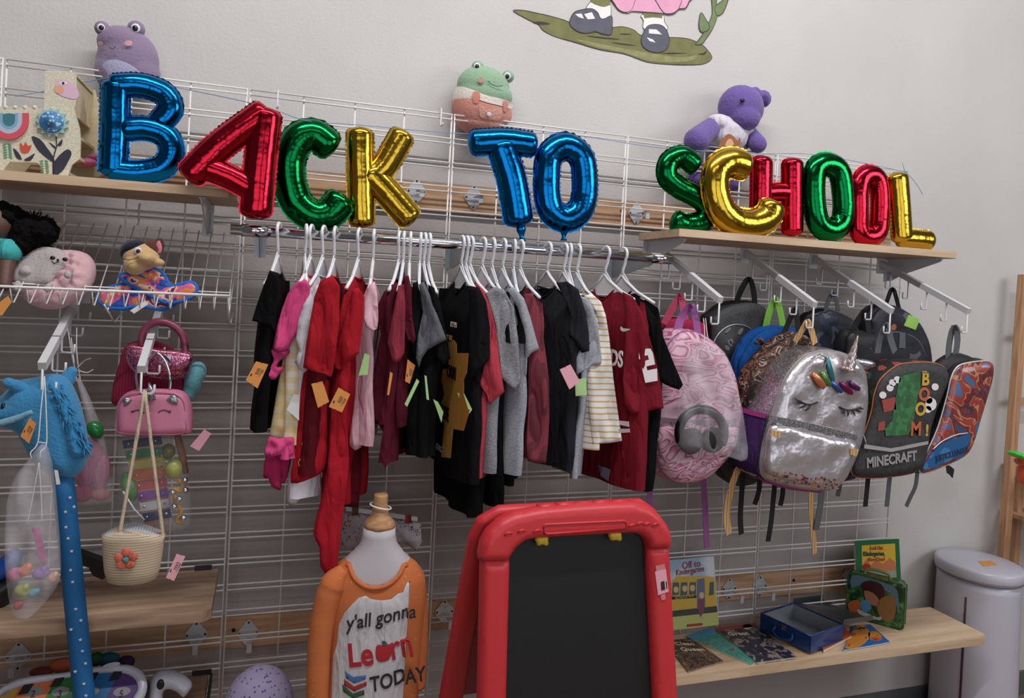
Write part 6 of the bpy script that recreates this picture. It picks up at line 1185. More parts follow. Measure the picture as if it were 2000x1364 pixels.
# ------------------------------------------------------------------ shop mannequin in an orange raglan shirt
ym = -.44
t = thing('dress_form', 'white child dress form with turned wooden neck knob', 'mannequin', V((.985, ym, .0)))
fm = frA(PY(740, 1100, ym), -.22); m_lin = mat('white_jersey_form', (186, 180, 186), .85, bump=.2, bscale=300)
tc_ = PY(741, 1035, ym); zc = tc_.z; s = (tc_-CAM).dot(FW)/FPX; cw = V((tc_.x, ym, 0))
wk = wood('turned_wood', (146, 104, 66), (176, 132, 92), (196, 154, 112), 10)
zt_ = PY(741, 966, ym).z; r0 = s*13.5
link('wooden_neck_knob', M().lathe([(0, zt_), (r0*.95, zt_), (r0, zt_-.003), (r0*1.0, zt_-.026), (r0*1.0, zt_-.028), (r0*1.15, zt_-.036), (r0*1.2, zt_-.050), (r0*1.7, zt_-.060), (r0*2.25, zt_-.073), (r0*2.25, zt_-.082), (0, zt_-.082)], cw, n=32), wk, t)
zn = zt_-.082; prof = [(.040, .038, zn, 0), (.041, .039, zn-.02, 0), (.045, .041, zn-.04, 0), (.064, .046, zn-.065, 0), (.094, .052, zn-.092, 0), (.112, .060, zn-.125, 0), (.116, .066, zn-.17, 0), (.110, .068, zn-.25, 0), (.105, .068, zn-.35, 0), (.112, .072, zn-.48, 0), (.108, .07, zn-.54, 0)]
ca, sa = math.cos(-.22), math.sin(-.22)
def torso(prof, n=48, open_top=False):
    v = []
    for a, b, z, dy in prof:
        for k in range(n):
            th = 2*math.pi*k/n; cx_, sy_ = math.copysign(abs(math.cos(th))**.85, math.cos(th))*a, math.copysign(abs(math.sin(th))**.9, math.sin(th))*b+dy; v.append(V((cw.x+cx_*ca-sy_*sa, cw.y+cx_*sa+sy_*ca, z)))
    R = len(prof); f = [(j*n+k, (j+1)*n+k, (j+1)*n+(k+1) % n, j*n+(k+1) % n) for j in range(R-1) for k in range(n)]
    return v, f
link('white_ring', M().tube([V((cw.x+.024*math.cos(a)*1.1, ym+.024*math.sin(a), zt_-.030-.006*math.cos(a))) for a in [i*.3 for i in range(21)]], .0022, 6, closed=True), m_plas, t)
v, f_ = torso(prof); q = M().add(v, f_+[tuple(range(48)), tuple(range(48*10, 48*11))[::-1]]); body = link('torso', q, m_lin, t)
link('stand_pole', M().tube([(cw.x, ym, zn-.54), (cw.x, ym, .02)], .012, 12), m_chrome, t); link('stand_base', M().lathe([(0, .02), (.12, .018), (.13, .008), (.13, 0), (0, 0)], cw, n=32), m_chrome, t)
# shirt: a loft a little larger than the form, neckline cut by lowering the front of the top rows
m_or = ramp_mat('orange_dotted_jersey', 'voronoi', 62, [(0, (214, 190, 160)), (.085, (200, 112, 62))], .9, 0, 0, True, bump=.3)
m_wj = cloth('white_print_jersey', (202, 198, 202))
t = thing('raglan_shirt', 'orange raglan shirt with white front and slogan on the dress form', 'shirt', V((cw.x, ym, zn-.5)))
rows = [(.078, .050, zn-.078), (.100, .058, zn-.094), (.120, .068, zn-.125), (.124, .075, zn-.17), (.119, .077, zn-.25), (.116, .078, zn-.35), (.122, .082, zn-.48), (.124, .084, zn-.50)]
n = 64; v = []; nf_ = []
def neckz(th): return 0
for j, (a, b, z) in enumerate(rows):
    for k in range(n):
        th = 2*math.pi*k/n; cx_ = math.copysign(abs(math.cos(th))**.85, math.cos(th))*a; sy_ = math.copysign(abs(math.sin(th))**.9, math.sin(th))*b
        fo = .003*math.sin(7*th+j*.8)*(j/7)+.004*noise.noise((th*1.5, z*12, 3)); cx_ *= 1+fo*6; sy_ *= 1+fo*8
        v.append(V((cw.x+cx_*ca-sy_*sa, cw.y+cx_*sa+sy_*ca, z)))
F = [(j*n+k, (j+1)*n+k, (j+1)*n+(k+1) % n, j*n+(k+1) % n) for j in range(len(rows)-1) for k in range(n)]
import bmesh
q = M().add(v, F)
# subdivide finely and cut the scoop neckline
bm_ = bmesh.new(); vs = [bm_.verts.new(p) for p in q.v]
for f in q.f: bm_.faces.new([vs[i] for i in f])
bmesh.ops.subdivide_edges(bm_, edges=bm_.edges[:], cuts=3, use_grid_fill=True); fsh = Fr(V((cw.x, ym, zn)), (ca, sa, 0), (0, 0, 1))
def scoop(p):
    d = p-fsh.o; u = d.dot(fsh.ex); dep = -d.dot(fsh.n); vv = p.z-zn; fr_ = dep < 0
    return (u/.066)**2+((vv+.062)/(.060 if fr_ else .03))**2 < 1 if vv < 0 else True
bmesh.ops.delete(bm_, geom=[f for f in bm_.faces if scoop(f.calc_center_median())], context='FACES')
q = M(); bm_.verts.index_update(); q.add([x.co.copy() for x in bm_.verts], [tuple(x.index for x in f.verts) for f in bm_.faces]); bm_.free()
sbody = link('body', q, m_or, t); sbody.modifiers.new('smooth', 'SMOOTH').iterations = 3
P = []
for k in range(40):
    a = 2*math.pi*k/40; u = .068*math.cos(a); vv = -.062+(.063 if math.sin(a) < 0 else .03)*math.sin(a); P.append((u, vv))
nb = []
bv = BVHTree.FromPolygons(v, F)
for (u, vv), k in zip(P, range(40)):
    sgn = 1 if k >= 20 or k == 0 else -1; h = bv.ray_cast(fsh.w(u*1.02, vv*1.02, .5*sgn), -fsh.n*sgn)
    if h[0] is None: h = bv.find_nearest(fsh.w(u, min(vv, -.09), .03*sgn))
    nb.append(h[0]+fsh.n*.0015*sgn)
link('neck_band', M().tube(nb, .0055, 8, closed=True), MC['orange_dotted_jersey'], t)
ff = frA(PY(720, 1250, ym-.075), -.22)
wpan = link('white_front', puff(pxp([(655, 1268), (660, 1225), (672, 1200), (688, 1182), (700, 1170), (714, 1166), (724, 1172), (745, 1175), (764, 1173), (776, 1164), (786, 1162), (794, 1145), (800, 1144), (797, 1200), (793, 1260), (789, 1330), (786, 1400), (700, 1400), (644, 1400), (645, 1330), (648, 1290)], ff), ff, .001, .01, .2, .008), m_wj, t)
drape(wpan, sbody, ff.n, .0022)
def stext(s_, px, py, size, m, **k):
    u, v_ = ff.uv(px, py); o = text(s_, ff, u, v_, size, m, t, name='printed_word', **k); return drape(o, wpan, ff.n, .0012)
m_rp = mat('red_shirt_print', (176, 38, 46), .8); rot = .20
stext("y'all gonna", 676, 1232, .046, m_ink, rot=rot, shear=.25, bold=.0006, sx=.88)
stext('Le', 680, 1303, .078, m_rp, rot=.13, bold=.0022, sx=.82); stext('rn', 764, 1290, .088, m_rp, rot=.2, bold=.0016, sx=.72)
stext('TODAY', 724, 1350, .050, m_ink, rot=.2, bold=.001, sx=.78, shear=.1)
o = link('apple_print', puff(pxp([(735, 1262), (742, 1259), (749, 1262), (757, 1258), (764, 1262), (765, 1274), (760, 1288), (750, 1292), (740, 1292), (734, 1282)], ff, 2), ff, .0006, .01, .1, .006), m_rp, t); drape(o, wpan, ff.n, .0015)
o = link('apple_leaf', M().prism(pxp([(747, 1260), (747, 1251), (756, 1255), (752, 1261)], ff, 2), ff, 0, .0006), mat('teal_leaf_print', (40, 90, 90), .8), t); drape(o, wpan, ff.n, .0024)
for pts, c in (([(673, 1312), (690, 1322), (716, 1318), (714, 1326), (692, 1334), (676, 1326)], (70, 110, 160)), ([(672, 1328), (692, 1340), (717, 1330), (716, 1338), (692, 1350), (672, 1340)], (160, 50, 50)), ([(668, 1338), (690, 1354), (712, 1346), (712, 1356), (690, 1364), (670, 1352)], (56, 84, 58))):
    o = link('book_print', puff(pxp(pts, ff), ff, .0006, .01, .1, .006), mat('book_print_%d' % c[0], c, .8), t); drape(o, wpan, ff.n, .0014)
for sg, pts in ((-1, [(672, 1112), (654, 1135), (640, 1170), (628, 1230), (622, 1300), (620, 1400)]), (1, [(790, 1100), (803, 1122), (811, 1170), (814, 1230), (812, 1290), (810, 1342)])):
    yy = ym-.02 if sg < 0 else ym+.0; P = catmull([PY(a, b, yy) for a, b in pts], 6, False); nn = len(P)
    q = M().tube(P, [.030*(.45+.68*min(1, i/7))*(1-.22*i/nn)*(1+.06*noise.noise((i*.5, sg, 0))) for i in range(nn)], 18, up=(0, 1, 0)); link('sleeve', q, m_or, t)
# hanger behind with printed garment
t = thing('printed_garment', 'white garment with orange and blue doodle print hung behind the dress form', 'garment', PY(745, 1075, -.2)); ypg = -.2
dood = ramp_mat('doodle_print', 'noise', 44, [(0, (190, 182, 190)), (.50, (44, 40, 48)), (.515, (194, 186, 192)), (.60, (196, 104, 50)), (.64, (60, 90, 120)), (.66, (190, 182, 190))], .85, .4)
f = frY(ypg); link('cloth', puff(pxp([(668, 1000), (700, 1003), (740, 1010), (800, 1016), (822, 1024), (824, 1060), (812, 1076), (790, 1062), (740, 1066), (700, 1075), (666, 1073)], f), f, .012, .02, 1, .008, nz=.012, nf=40), dood, t)
t = thing('clip_hanger', 'white trouser hanger with silver clips behind the dress form', 'hanger', PY(745, 1012, ypg)); a = PY(676, 993, ypg-.012); b = PY(815, 1014, ypg-.012)
link('bar', M().box(a.lerp(b, .5), ((b-a).length, .008, .012), ((b-a).normalized(), V((0, 1, 0)), V((0, 0, 1)))), m_plas, t)
for k in (.12, .86): link('clip', M().box(a.lerp(b, k)+V((0, -.004, -.002)), (.018, .012, .024)), m_chrome, t)
m_ = a.lerp(b, .5); link('hook', M().tube(catmull([m_, m_+V((0, 0, .03)), m_+V((.012, 0, .045)), m_+V((.006, 0, .06)), m_+V((-.010, 0, .055))], 5, False), .003, 8), m_plas, t)

# ------------------------------------------------------------------ red easel with blackboard
ye = -.72; m_red = mat('easel_red_plastic', (200, 50, 58), .42, bump=.12, bscale=260); m_brd = mat('blackboard', (19, 22, 25), .5, bump=.08, bscale=400)
fe = frA(PY(1120, 1060, ye), 0, .04); fe_z = lambda u, z: (u, (z-fe.o.z)/math.cos(.04))
t = thing('easel', 'red plastic children easel with blackboard and yellow clips', 'easel', V((1.41, ye+.12, 0)))
bl_ = fe.uv(931, 1364); br_ = fe.uv(1320, 1364); il = fe.uv(990, 1364); ir = fe.uv(1274, 1364); vfl = -(fe.o.z)+.01; vtr = bl_[1]-.18
board = pxp([(980, 1075), (1000, 1050), (1045, 1035), (1212, 1025), (1245, 1028), (1270, 1060)], fe)+[(ir[0]+.02, vtr), (il[0]-.02, vtr)]
link('blackboard_panel', M().prism(board, fe, -.016, -.006), m_brd, t)
fl = [fe.uv(937, 1088), (bl_[0], bl_[1]), (bl_[0]-.012, vfl), (bl_[0]+.05, vfl), (il[0]-.004, bl_[1]), fe.uv(994, 1088)]
link('front_leg', puff(fl, fe, .022, .016, .9, .012), m_red, t)
fl = [fe.uv(1259, 1066), (ir[0], ir[1]), (br_[0]-.05, vfl), (br_[0]+.012, vfl), (br_[0], br_[1]), fe.uv(1303, 1062)]
link('front_leg', puff(fl, fe, .022, .016, .9, .012), m_red, t)
outer = pxp([(933, 1092), (932, 1080), (937, 1055), (948, 1035), (972, 1012), (1000, 998), (1054, 988), (1120, 982), (1194, 978), (1235, 977), (1262, 985), (1285, 1004), (1299, 1024), (1305, 1040), (1307, 1066), (1300, 1069), (1262, 1070), (1259, 1066), (1257, 1056), (1250, 1046), (1238, 1040), (1212, 1040), (1120, 1045), (1045, 1049), (1022, 1054), (1006, 1066), (996, 1080), (994, 1090), (988, 1093), (940, 1094)], fe)
link('top_frame', puff(outer, fe, .030, .018, .9, .009), m_red, t)
rec = pxp([(1052, 1022), (1056, 1018), (1208, 1011), (1212, 1014), (1212, 1026), (1060, 1036), (1054, 1034)], fe); q = M().tube([fe.w(a, b, .030) for a, b in rec], .0028, 8, closed=True); link('embossed_border', q, m_red, t)
for c in ((985, 1036), (1010, 1031), (1040, 1031), (1222, 1021), (1238, 1017), (1252, 1018), (1268, 1019)):
    q = M(); u, v_ = fe.uv(*c); q.tube([fe.w(u-.009, v_-.002, .029), fe.w(u, v_+.003, .031), fe.w(u+.009, v_+.001, .029)], .003, 8); link('embossed_squiggle', q, m_red, t)
for i in range(5): a = fe.uv(1050+i*36, 989-i*2); link('hinge_knuckle', M().tube([fe.w(a[0], a[1]-.006, .0), fe.w(a[0]+.040, a[1]-.005, .0)], .0125 if i % 2 else .011, 14), m_red, t)
bev = fe.uv(1120, 1364); link('chalk_tray', M().box(fe.w((il[0]+ir[0])/2, vtr-.02, .02), (ir[0]-il[0]+.08, .06, .05), (fe.ex, fe.n, fe.ey)), m_red, t)
# rear frame swings back
top = fe.w(*fe.uv(1120, 1000), -.03); frr = Fr(V((top.x, ye+.045, top.z)), (1, 0, 0), (0, .34, -1)); 
def R_(u, v_): return (u-top.x, v_)
xl = fe.w(*fe.uv(931, 1100)).x; xr = fe.w(*fe.uv(1306, 1100)).x; Lr = (top.z-.01)/math.cos(math.atan(.34))
pr = [R_(xl-.004, .07), R_(xl+.012, .02), R_(xl+.06, -.01), R_(xr-.06, -.012), R_(xr-.012, .02), R_(xr+.004, .07), R_(xr+.02, Lr), R_(xr-.045, Lr), R_(xr-.05, .10), R_(xl+.05, .10), R_(xl+.045, Lr), R_(xl-.03, Lr)]
link('rear_frame', puff(pr, frr, .018, .014, .9, .014), m_red, t); link('rear_panel', M().prism([R_(xl+.04, .09), R_(xr-.04, .09), R_(xr-.04, .55), R_(xl+.04, .55)], frr, -.003, .003), mat('rear_panel_white', (150, 60, 66), .5), t)
kn = PY(884, 1338, -.50); link('side_knob', M().sph(kn, (.02, .02, .03)), m_red, t)
yc = mat('yellow_clip', (206, 172, 50), .35)
for pts in ([(1045, 1050), (1069, 1047), (1070, 1056), (1071, 1063), (1066, 1067), (1058, 1064), (1050, 1067), (1047, 1060)], [(1188, 1040), (1211, 1038), (1213, 1048), (1214, 1054), (1209, 1058), (1202, 1055), (1194, 1057), (1189, 1050)]):
    link('yellow_clip', puff(pxp(pts, fe.off(.012), 2), fe.off(.012), .008, .008, .5, .005), yc, t)
f4 = fe.off(.0235); o = link('price_sticker', M().prism(pxp([(1279, 1117), (1300, 1112), (1306, 1156), (1285, 1163)], f4), f4, 0, .0008).prism(pxp([(1290, 1137), (1297, 1135), (1299, 1152), (1291, 1154)], f4), f4, .0008, .0012, 1).prism(pxp([(1300, 1136), (1302, 1136), (1303, 1150), (1301, 1150)], f4), f4, .0008, .0012, 1), [m_tag['pink'], m_ink], t)
link('sticker_tape', M().prism(pxp([(1280, 1106), (1298, 1102), (1300, 1113), (1282, 1116)], f4), f4, 0, .0005).prism(pxp([(1290, 1163), (1299, 1160), (1300, 1171), (1292, 1173)], f4), f4, 0, .0005), mat('clear_tape', (206, 130, 136), .15), t)

# ------------------------------------------------------------------ lower right shelf: books and tins
zs_ = zLR
m_page = mat('book_pages', (206, 198, 180), .8)
def flatbook(lab, quad, col, th, dec, lift=.0, cat='book'):
    z = zs_+lift; Q = [PZ(a, b, z+th) for a, b in quad]; c = sum(Q, V((0, 0, 0)))/4; t = thing('picture_book', lab, cat, V((c.x, c.y, z)), 'picture books lying on the shelf')
    fr = Fr(V((c.x, c.y, z)), (1, 0, 0), (0, 1, 0)); P = [fr_uv(fr, q_) for q_ in Q]
    link('cover', M().prism(P, fr, th-.0012, th).prism(P, fr, 0, .0012), col, t); link('pages', M().prism([(p[0]*.985, p[1]*.985) for p in P], fr, .0012, th-.0012), m_page, t)
    ft = Fr(V((c.x, c.y, z+th)), (1, 0, 0), (0, 1, 0))
    for nm, pts, m_ in dec: link(nm, M().prism(pxp(pts, ft, 2 if len(pts) > 4 else 0), ft, 0, .0005), m_, t)
    return t, ft
def fr_uv(fr, p): d = p-fr.o; return (d.dot(fr.ex), d.dot(fr.ey))
b_dk = ramp_mat('dark_illustrated_cover', 'noise', 40, [(0, (44, 32, 34)), (.45, (104, 70, 50)), (.55, (52, 40, 44)), (.63, (126, 104, 84))], .35, .5); b_tl = ramp_mat('teal_illustrated_cover', 'noise', 30, [(0, (60, 140, 128)), (.5, (72, 156, 146)), (.6, (120, 90, 70)), (.68, (60, 110, 100))], .35, .4)
b_rd = mat('red_cover_band', (150, 60, 50), .35); b_nv = ramp_mat('navy_dog_cover', 'noise', 34, [(0, (34, 36, 54)), (.5, (44, 50, 72)), (.56, (150, 130, 116)), (.66, (84, 72, 72))], .35, .5); b_or = ramp_mat('orange_cartoon_cover', 'noise', 18, [(0, (196, 126, 52)), (.5, (206, 140, 60)), (.54, (60, 40, 30)), (.56, (190, 110, 50)), (.64, (150, 60, 50))], .35, .3)
b_bl = mat('bright_blue_cover', (36, 96, 160), .35)
t, ft = flatbook('dark brown illustrated storybook lying nearest the red easel', [(1296, 1252), (1349, 1247), (1413, 1291), (1343, 1312)], b_dk, .005, [])
for s_, px, py in (('Clean', 1318, 1261), ('Queen', 1330, 1272)):
    u, v_ = ft.uv(px, py); text(s_, ft, u, v_, .030, mat('cream_title', (206, 196, 160), .6), t, name='title_word', rot=-.25, bold=.0006)
t, ft = flatbook('teal illustrated storybook lying under the bus book, second from easel', [(1341, 1243), (1386, 1226), (1474, 1290), (1466, 1297)], b_tl, .006, [('title_band', [(1341, 1243), (1386, 1226), (1400, 1236), (1354, 1252)], mat('blue_title_band', (70, 140, 170), .4))])
t, ft = flatbook('navy storybook with a red band lying left of the blue tin', [(1397, 1227), (1474, 1218), (1556, 1283), (1478, 1294)], b_nv, .008, [('red_band', [(1397, 1227), (1474, 1218), (1480, 1224), (1404, 1233)], b_rd), ('round_seal', [(1452, 1222), (1463, 1220), (1470, 1225), (1462, 1230), (1452, 1228)], mat('pale_seal', (196, 190, 180), .6))])
u, v_ = ft.uv(1424, 1243); text('Great', ft, u, v_, .034, MC['cream_title'], t, name='title_word', rot=-.1, bold=.0006)
t, ft = flatbook('orange and bright blue cartoon book lying in front of the green tin', [(1646, 1270), (1668, 1222), (1700, 1220), (1738, 1254)], b_bl, .007, [('orange_picture', [(1650, 1266), (1664, 1234), (1690, 1226), (1700, 1240), (1690, 1256), (1672, 1266)], b_or), ('orange_picture', [(1696, 1236), (1712, 1234), (1724, 1246), (1716, 1252), (1700, 1250)], b_or), ('orange_picture', [(1672, 1222), (1690, 1221), (1688, 1228), (1674, 1230)], b_or)])
t, ft = flatbook('orange red thin book under the open blue tin, its white edge showing', [(1608, 1270), (1600, 1250), (1650, 1226), (1664, 1242)], mat('orange_red_cover', (176, 84, 54), .35), .012, [])
# bus book standing
def standbook(name, lab, quad, ybot, ytop, th, mc, zb=None):
    bl, br, tr, tl = quad; a = PY(bl[0], bl[1], ybot); b = PY(br[0], br[1], ybot); z0 = zs_+.001; mid = (a+b)/2; tp = PY((tl[0]+tr[0])/2, (tl[1]+tr[1])/2, ytop)
    ey = tp-mid; f = Fr(mid, (b-a).normalized(), ey); t = thing(name, lab, 'book', V((mid.x, mid.y, z0)), 'picture books standing on the shelf'); P = [f.uv(*p) for p in quad]
    link('cover', M().prism(P, f, -.001, 0), mc, t); link('pages', M().prism([(p[0]*.99, p[1]*.99+.001) for p in P], f, -th, -.001), m_page, t); return t, f
t, f = standbook('picture_book', 'school bus picture book standing against the grid beside the easel', [(1312, 1232), (1404, 1221), (1394, 1087), (1304, 1095)], -.045, -.02, .006, ramp_mat('pale_sky_cover', 'noise', 10, [(.4, (150, 176, 200)), (.6, (206, 210, 216))], .2, 0, 0, False))
def E(name, pts, col, lay, sm=0, nm=None): return link(name, M().prism(pxp(pts, f, sm), f, (lay-1)*.0004, lay*.0004), mat('bk_%d_%d_%d' % col, col, .35), t)
E('green_ground', [(1312, 1232), (1404, 1221), (1401, 1196), (1310, 1206)], (176, 180, 110), 1); E('road', [(1310, 1206), (1401, 1196), (1400, 1184), (1309, 1194)], (66, 66, 68), 2)
E('bus_body', [(1309, 1194), (1400, 1184), (1395, 1128), (1384, 1126), (1322, 1126), (1312, 1136), (1307, 1150)], (196, 160, 70), 2)
for a, b in ((1312, 1326), (1328, 1342), (1345, 1359), (1384, 1394)): E('bus_window', [(a, 1164), (b, 1162), (b, 1138-(a-1312)*.02), (a+2, 1138)], (74, 92, 92), 3)
E('bus_door', [(1361, 1190), (1377, 1188), (1376, 1130), (1361, 1132)], (96, 106, 128), 3); E('bus_stripe', [(1310, 1172), (1360, 1168), (1360, 1163), (1310, 1166)], (40, 40, 42), 3)
for c in ((1320, 1152), (1337, 1150), (1352, 1149), (1370, 1163)): E('child_face', ellipse(c[0], c[1], 5, 6.5, 10), (196, 172, 140), 4)
E('child_coat', [(1363, 1172), (1376, 1170), (1374, 1196), (1368, 1206), (1364, 1196)], (124, 66, 88), 4)
for s_, px, py, sz, cc_ in (('Off to', 1332, 1112, .034, (150, 60, 70)), ('Kindergarten', 1320, 1125, .030, (150, 60, 70)), ('SCHOOL BUS', 1318, 1171.5, .014, (196, 180, 120))):
    u, v_ = f.uv(px, py); text(s_, f, u, v_, sz, mat('tt_%d' % cc_[0], cc_, .6), t, name='title_word', rot=.06, lift=.0015, sx=.72 if 'Kin' in s_ else .9)
E('red_label', [(1341, 1225), (1372, 1222), (1372, 1217), (1341, 1220)], (160, 50, 44), 3)
t, f = standbook('picture_book', 'green edged yellow book standing behind the green lunch tin', [(1676, 1180), (1762, 1176), (1756, 1053), (1671, 1057)], -.012, -.012, .012, mat('green_cover', (30, 104, 66), .35))
E('yellow_picture', [(1684, 1118), (1750, 1114), (1748, 1062), (1683, 1066)], (214, 176, 60), 1); E('toy_heap_picture', [(1684, 1118), (1750, 1114), (1748, 1098), (1738, 1090), (1724, 1102), (1712, 1094), (1700, 1104), (1694, 1090), (1686, 1102)], (196, 120, 80), 2, 0); E('apple_picture', ellipse(1692, 1108, 8, 7, 12), (176, 44, 40), 3)
E('grey_picture', [(1684, 1132), (1751, 1128), (1750, 1114), (1684, 1118)], (150, 156, 140), 2)
for s_, px, py, sz, cc_ in (('Look Out', 1698, 1074, .020, (176, 84, 40)), ('Kindergarten,', 1685, 1086, .024, (60, 72, 70)), ('Here I Come!', 1695, 1096, .018, (176, 84, 40))):
    u, v_ = f.uv(px, py); text(s_, f, u, v_, sz, mat('tl_%d' % cc_[0], cc_, .6), t, name='title_word', lift=.0015, sx=.8, bold=.0008)
# green lunch tin
A = PZ(1652, 1203, zs_); B = PZ(1764, 1233, zs_); ex = (B-A); f = Fr(A, ex, (0, 0, 1)); wT = (B-A).length; uv = [f.uv(*p) for p in ((1654, 1118), (1658, 1114), (1761, 1140), (1766, 1146))]; hT = (uv[0][1]+uv[2][1])/2
gt_ = ramp_mat('jungle_green_print', 'noise', 26, [(0, (22, 60, 30)), (.45, (44, 96, 44)), (.56, (96, 140, 72)), (.62, (34, 72, 36))], .3, .6, coat=.3); t = thing('lunch_tin', 'green jungle print lunch tin with handle standing on the lower shelf', 'lunch box', V((A.x+.5*(B.x-A.x), (A.y+B.y)/2, zs_)))
r = .012; P = [(r, 0), (wT-r, 0), (wT, r), (wT, hT-r), (wT-r, hT), (r, hT), (0, hT-r), (0, r)]; P = [(p[0], p[1]) for p in P]
link('body', puff(P, f, .004, .006, 0, .01).prism(P, f, -.045, .0, 0), gt_, t); link('rim', M().tube([f.w(a, b, .001) for a, b in P], .0028, 8, closed=True).tube([f.w(a, b, -.044) for a, b in P], .0028, 8, closed=True), mat('tin_green_rim', (54, 92, 50), .3), t)
q = M(); u0, u1 = wT*.28, wT*.72; q.tube(catmull([f.w(u0, hT, -.022), f.w(u0+.005, hT+.018, -.022), f.w(wT/2, hT+.024, -.022), f.w(u1-.005, hT+.018, -.022), f.w(u1, hT, -.022)], 5, False), .006, 10, up=(0, 1, 0)); link('handle', q, mat('pale_green_handle', (130, 146, 90), .35), t)
f2 = f.off(.0045)
def G(name, pts, col, lay, sm=2): return link(name, M().prism(pxp(pts, f2, sm), f2, (lay-1)*.0005, lay*.0005), mat('tin_%d_%d_%d' % col, col, .3), t)
G('sky_patch', [(1664, 1124), (1700, 1130), (1742, 1145), (1754, 1160), (1756, 1200), (1740, 1160), (1690, 1140), (1664, 1150)], (96, 126, 140), 1)
G('brown_patch', [(1682, 1140), (1700, 1134), (1722, 1142), (1728, 1158), (1722, 1178), (1700, 1180), (1688, 1170), (1684, 1152)], (64, 34, 34), 2); G('tan_patch', [(1688, 1154), (1704, 1158), (1716, 1170), (1716, 1184), (1698, 1180), (1690, 1168)], (176, 118, 84), 3); G('orange_patch', [(1657, 1178), (1676, 1172), (1682, 1184), (1676, 1196), (1660, 1194)], (190, 98, 56), 2); G('blue_patch', [(1682, 1172), (1696, 1174), (1702, 1188), (1690, 1198), (1682, 1188)], (84, 140, 176), 4)
G('spotted_patch', [(1722, 1168), (1742, 1164), (1750, 1180), (1746, 1208), (1730, 1214), (1716, 1200), (1714, 1182)], (150, 110, 64), 3); G('white_patch', [(1674, 1190), (1690, 1196), (1712, 1206), (1722, 1204), (1720, 1212), (1700, 1208), (1680, 1202)], (190, 186, 180), 3)
# open blue tin
A = PZ(1485, 1229, zs_+.009); B = PZ(1582, 1276, zs_+.009); Cc = PZ(1632, 1246, zs_+.009); ex = (B-A).normalized(); ey = V((-ex.y, ex.x, 0)); L1 = (B-A).length; L2 = abs((Cc-B).dot(ey)); h = .058; sg = 1 if (Cc-B).dot(ey) > 0 else -1
f = Fr(A, ex, ey*sg); btin = mat('blue_tin', (22, 62, 124), .25, .3, coat=.4); ins = mat('tin_inside', (170, 174, 178), .4, .7); t = thing('lunch_tin', 'open blue metal lunch tin with lid folded back, empty inside', 'lunch box', A.lerp(Cc, .5))
up = V((0, 0, 1)); q = M(); w_ = .0025
for c0_, c1_ in (((0, 0), (L1, 0)), ((L1, 0), (L1, L2)), ((L1, L2), (0, L2)), ((0, L2), (0, 0))):
    a = f.o+f.ex*c0_[0]+ey*sg*c0_[1]; b = f.o+f.ex*c1_[0]+ey*sg*c1_[1]; d_ = (b-a).normalized(); q.box((a+b)/2+up*h/2, ((b-a).length+w_, w_, h), (d_, up.cross(d_), up))
link('tin_walls', q, btin, t); q = M(); cB = f.o+f.ex*L1/2+ey*sg*L2/2; link('tin_floor', M().box(cB+up*.002, (L1, L2, .003), (f.ex, ey, up)), ins, t)
q = M()
for c0_, c1_ in (((.004, .004), (L1-.004, .004)), ((L1-.004, .004), (L1-.004, L2-.004)), ((L1-.004, L2-.004), (.004, L2-.004)), ((.004, L2-.004), (.004, .004))):
    a = f.o+f.ex*c0_[0]+ey*sg*c0_[1]; b = f.o+f.ex*c1_[0]+ey*sg*c1_[1]; d_ = (b-a).normalized(); q.box((a+b)/2+up*(h/2+.001), ((b-a).length, .001, h-.006), (d_, up.cross(d_), up))
link('inner_lining', q, ins, t)
P = [f.o+f.ex*a+ey*sg*b+up*h for a, b in ((0, 0), (L1, 0), (L1, L2), (0, L2))]; link('rolled_rim', M().tube(P, .0028, 8, closed=True), btin, t)
ld = -up*.12+ey*sg*.99; cl_ = f.o+f.ex*L1/2+ey*sg*L2+up*h; q = M(); q.box(cl_+ld.normalized()*L2*.5, (L1, L2, .002), (f.ex, ld.normalized(), f.ex.cross(ld.normalized()))); 
for s2 in (0, 1): q.box(cl_+f.ex*((s2-.5)*L1)+ld.normalized()*L2*.5+V((0, 0, .008)), (.002, L2, .018), (f.ex, ld.normalized(), f.ex.cross(ld.normalized())))
link('lid', q, mat('tin_lid_inside', (92, 98, 104), .3, .7), t)
hc = f.o+f.ex*L1/2-ey*sg*.004+up*.030; link('handle', M().tube(catmull([hc-f.ex*.034+up*.008, hc-f.ex*.036-ey*sg*.012-up*.008, hc-ey*sg*.022-up*.018, hc+f.ex*.036-ey*sg*.012-up*.008, hc+f.ex*.034+up*.008], 5, False), .0045, 8), btin, t); link('latch', M().box(hc+up*.016, (.018, .004, .018), (f.ex, ey, up)), m_chrome, t)
# ------------------------------------------------------------------ white trash can
zt_ = .685; L_ = PZ(1828, 1094, zt_-.02); R__ = PZ(2001, 1130, zt_-.02); c = V((3.462, -.072, 0)); ax_, ay_ = .145, .160
m_can = mat('white_can_plastic', (186, 184, 196), .28); t = thing('waste_bin', 'white oval lidded waste bin beside the lower shelf', 'bin', c)
m_lid = MC['white_can_plastic']; rr = 1.0
link('bin_body', M().lathe([(.98, .0), (1.02, .02), (1.0, .05), (.955, .60), (.95, zt_-.045), (0, zt_-.045)], c, n=64, sx=ax_, sy=ay_, exx=(1, 0, 0)), m_can, t)
link('lid', M().lathe([(0.9, zt_-.043), (1.0, zt_-.040), (1.02, zt_-.034), (1.02, zt_-.006), (.99, zt_), (.95, zt_+.003), (.5, zt_+.008), (0, zt_+.009)], c, n=64, sx=ax_, sy=ay_, exx=(1, 0, 0)), m_can, t)
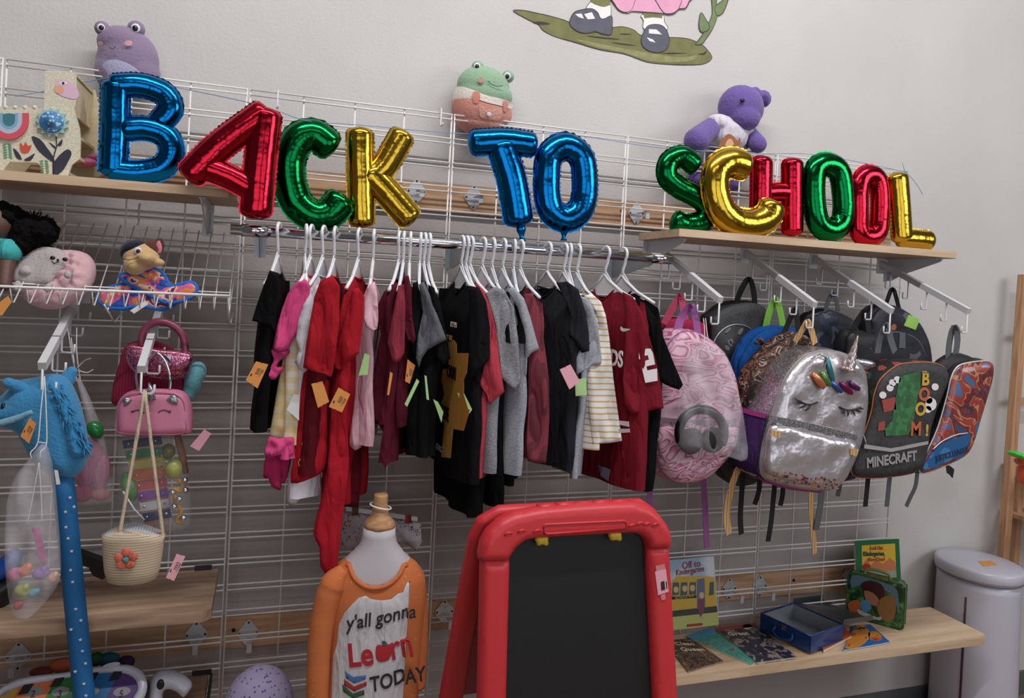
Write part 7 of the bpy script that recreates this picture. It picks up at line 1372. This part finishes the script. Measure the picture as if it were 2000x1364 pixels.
link('lid_gasket', M().lathe([(.96, zt_-.048), (1.0, zt_-.046), (1.0, zt_-.040), (.96, zt_-.038)], c, n=64, sx=ax_, sy=ay_, exx=(1, 0, 0)), mat('grey_gasket', (120, 116, 126), .5), t)
sp_ = PY(1890, 1200, c.y-.11); q = M(); best = min((abs(PIX(c+V((ax_*.97*math.cos(a), ay_*.97*math.sin(a), .5)))[0]-1884)+(99 if math.sin(a) > .5 else 0), a) for a in [math.radians(k) for k in range(180, 330)])[1]
dd = V((math.cos(best), math.sin(best), 0)); tg_ = V((-dd.y, dd.x, 0)); pb = [c+V((ax_*s_*dd.x, ay_*s_*dd.y, z)) for s_, z in ((1.012, .03), (.995, .2), (.975, .45), (.958, zt_-.11))]
link('side_seam_strip', M().tube(pb, .0042, 6), mat('plum_strip', (60, 34, 50), .5), t)
fl_ = Fr(V((0, 0, zt_+.0085)), (1, 0, 0), (0, 1, 0)); link('orange_sticker', M().prism(pxp([(1909, 1097), (1936, 1096), (1948, 1104), (1921, 1107)], fl_), fl_, 0, .0008), m_tag['orange'], t)
# ------------------------------------------------------------------ ladder shelf at the right edge
t = thing('ladder_shelf', 'tall pine ladder shelf cut off by the right edge of the picture', 'shelf', (3.95, -.1, 0)); pw = wood('ladder_pine', (150, 108, 76), (178, 136, 102), (194, 154, 118), 4, 2)
yl_ = .03; a = PY(2000, 537, yl_); b = PY(1958, 1100, yl_); d_ = (b-a)/(b.z-a.z); f0 = b+d_*(0-b.z); a2 = a
def beam(name, p, q_, w_, dp): D = (q_-p); m_ = M().box((p+q_)/2, (w_, dp, D.length), ((V((1, 0, 0))-D.normalized()*D.normalized().x).normalized(), V((0, 1, 0)), D.normalized())); return link(name, m_, pw, t)
beam('side_rail', f0, a2, .036, .03); o_ = V((.05, -.012, 0)); beam('side_rail', V((f0.x+.11, .06, 0)), V((f0.x+.125, .06, .98)), .03, .03); beam('side_rail', f0+V((.56, 0, 0)), a2+V((.50, 0, 0)), .036, .03)
for z_ in (1.60, 1.32): q = M(); p_ = f0+d_*z_; q.box((p_.x+.27, yl_+.02, z_-.0), (.50, .02, .02)); link('rung', q, pw, t)
for py in (948, 1050): z_ = PY(1985, py, -.2).z; link('shelf_board', M().box((f0.x+.32, -.06, z_), (.50, .30, .018)), pw, t)
zz_ = PY(1985, 948, -.2).z+.009; q = M(); S(q, 1982, 887, -.16, 9, .03, 6, rot=.3); S(q, 1992, 890, -.16, 8, .03, 6); tag(remesh(link('green_toy', q, mat('lime_toy', (70, 190, 60), .4)), .003, 3), 'bright green toy on the ladder shelf at the right edge', 'toy')
q = M(); S(q, 1995, 902, -.15, 10, .03, 8); S(q, 1999, 925, -.15, 8, .03, 22); tag(remesh(link('orange_toy', q, mat('orange_toy_pl', (206, 84, 50), .4)), .003, 3), 'orange toy under the green one at the right edge', 'toy')
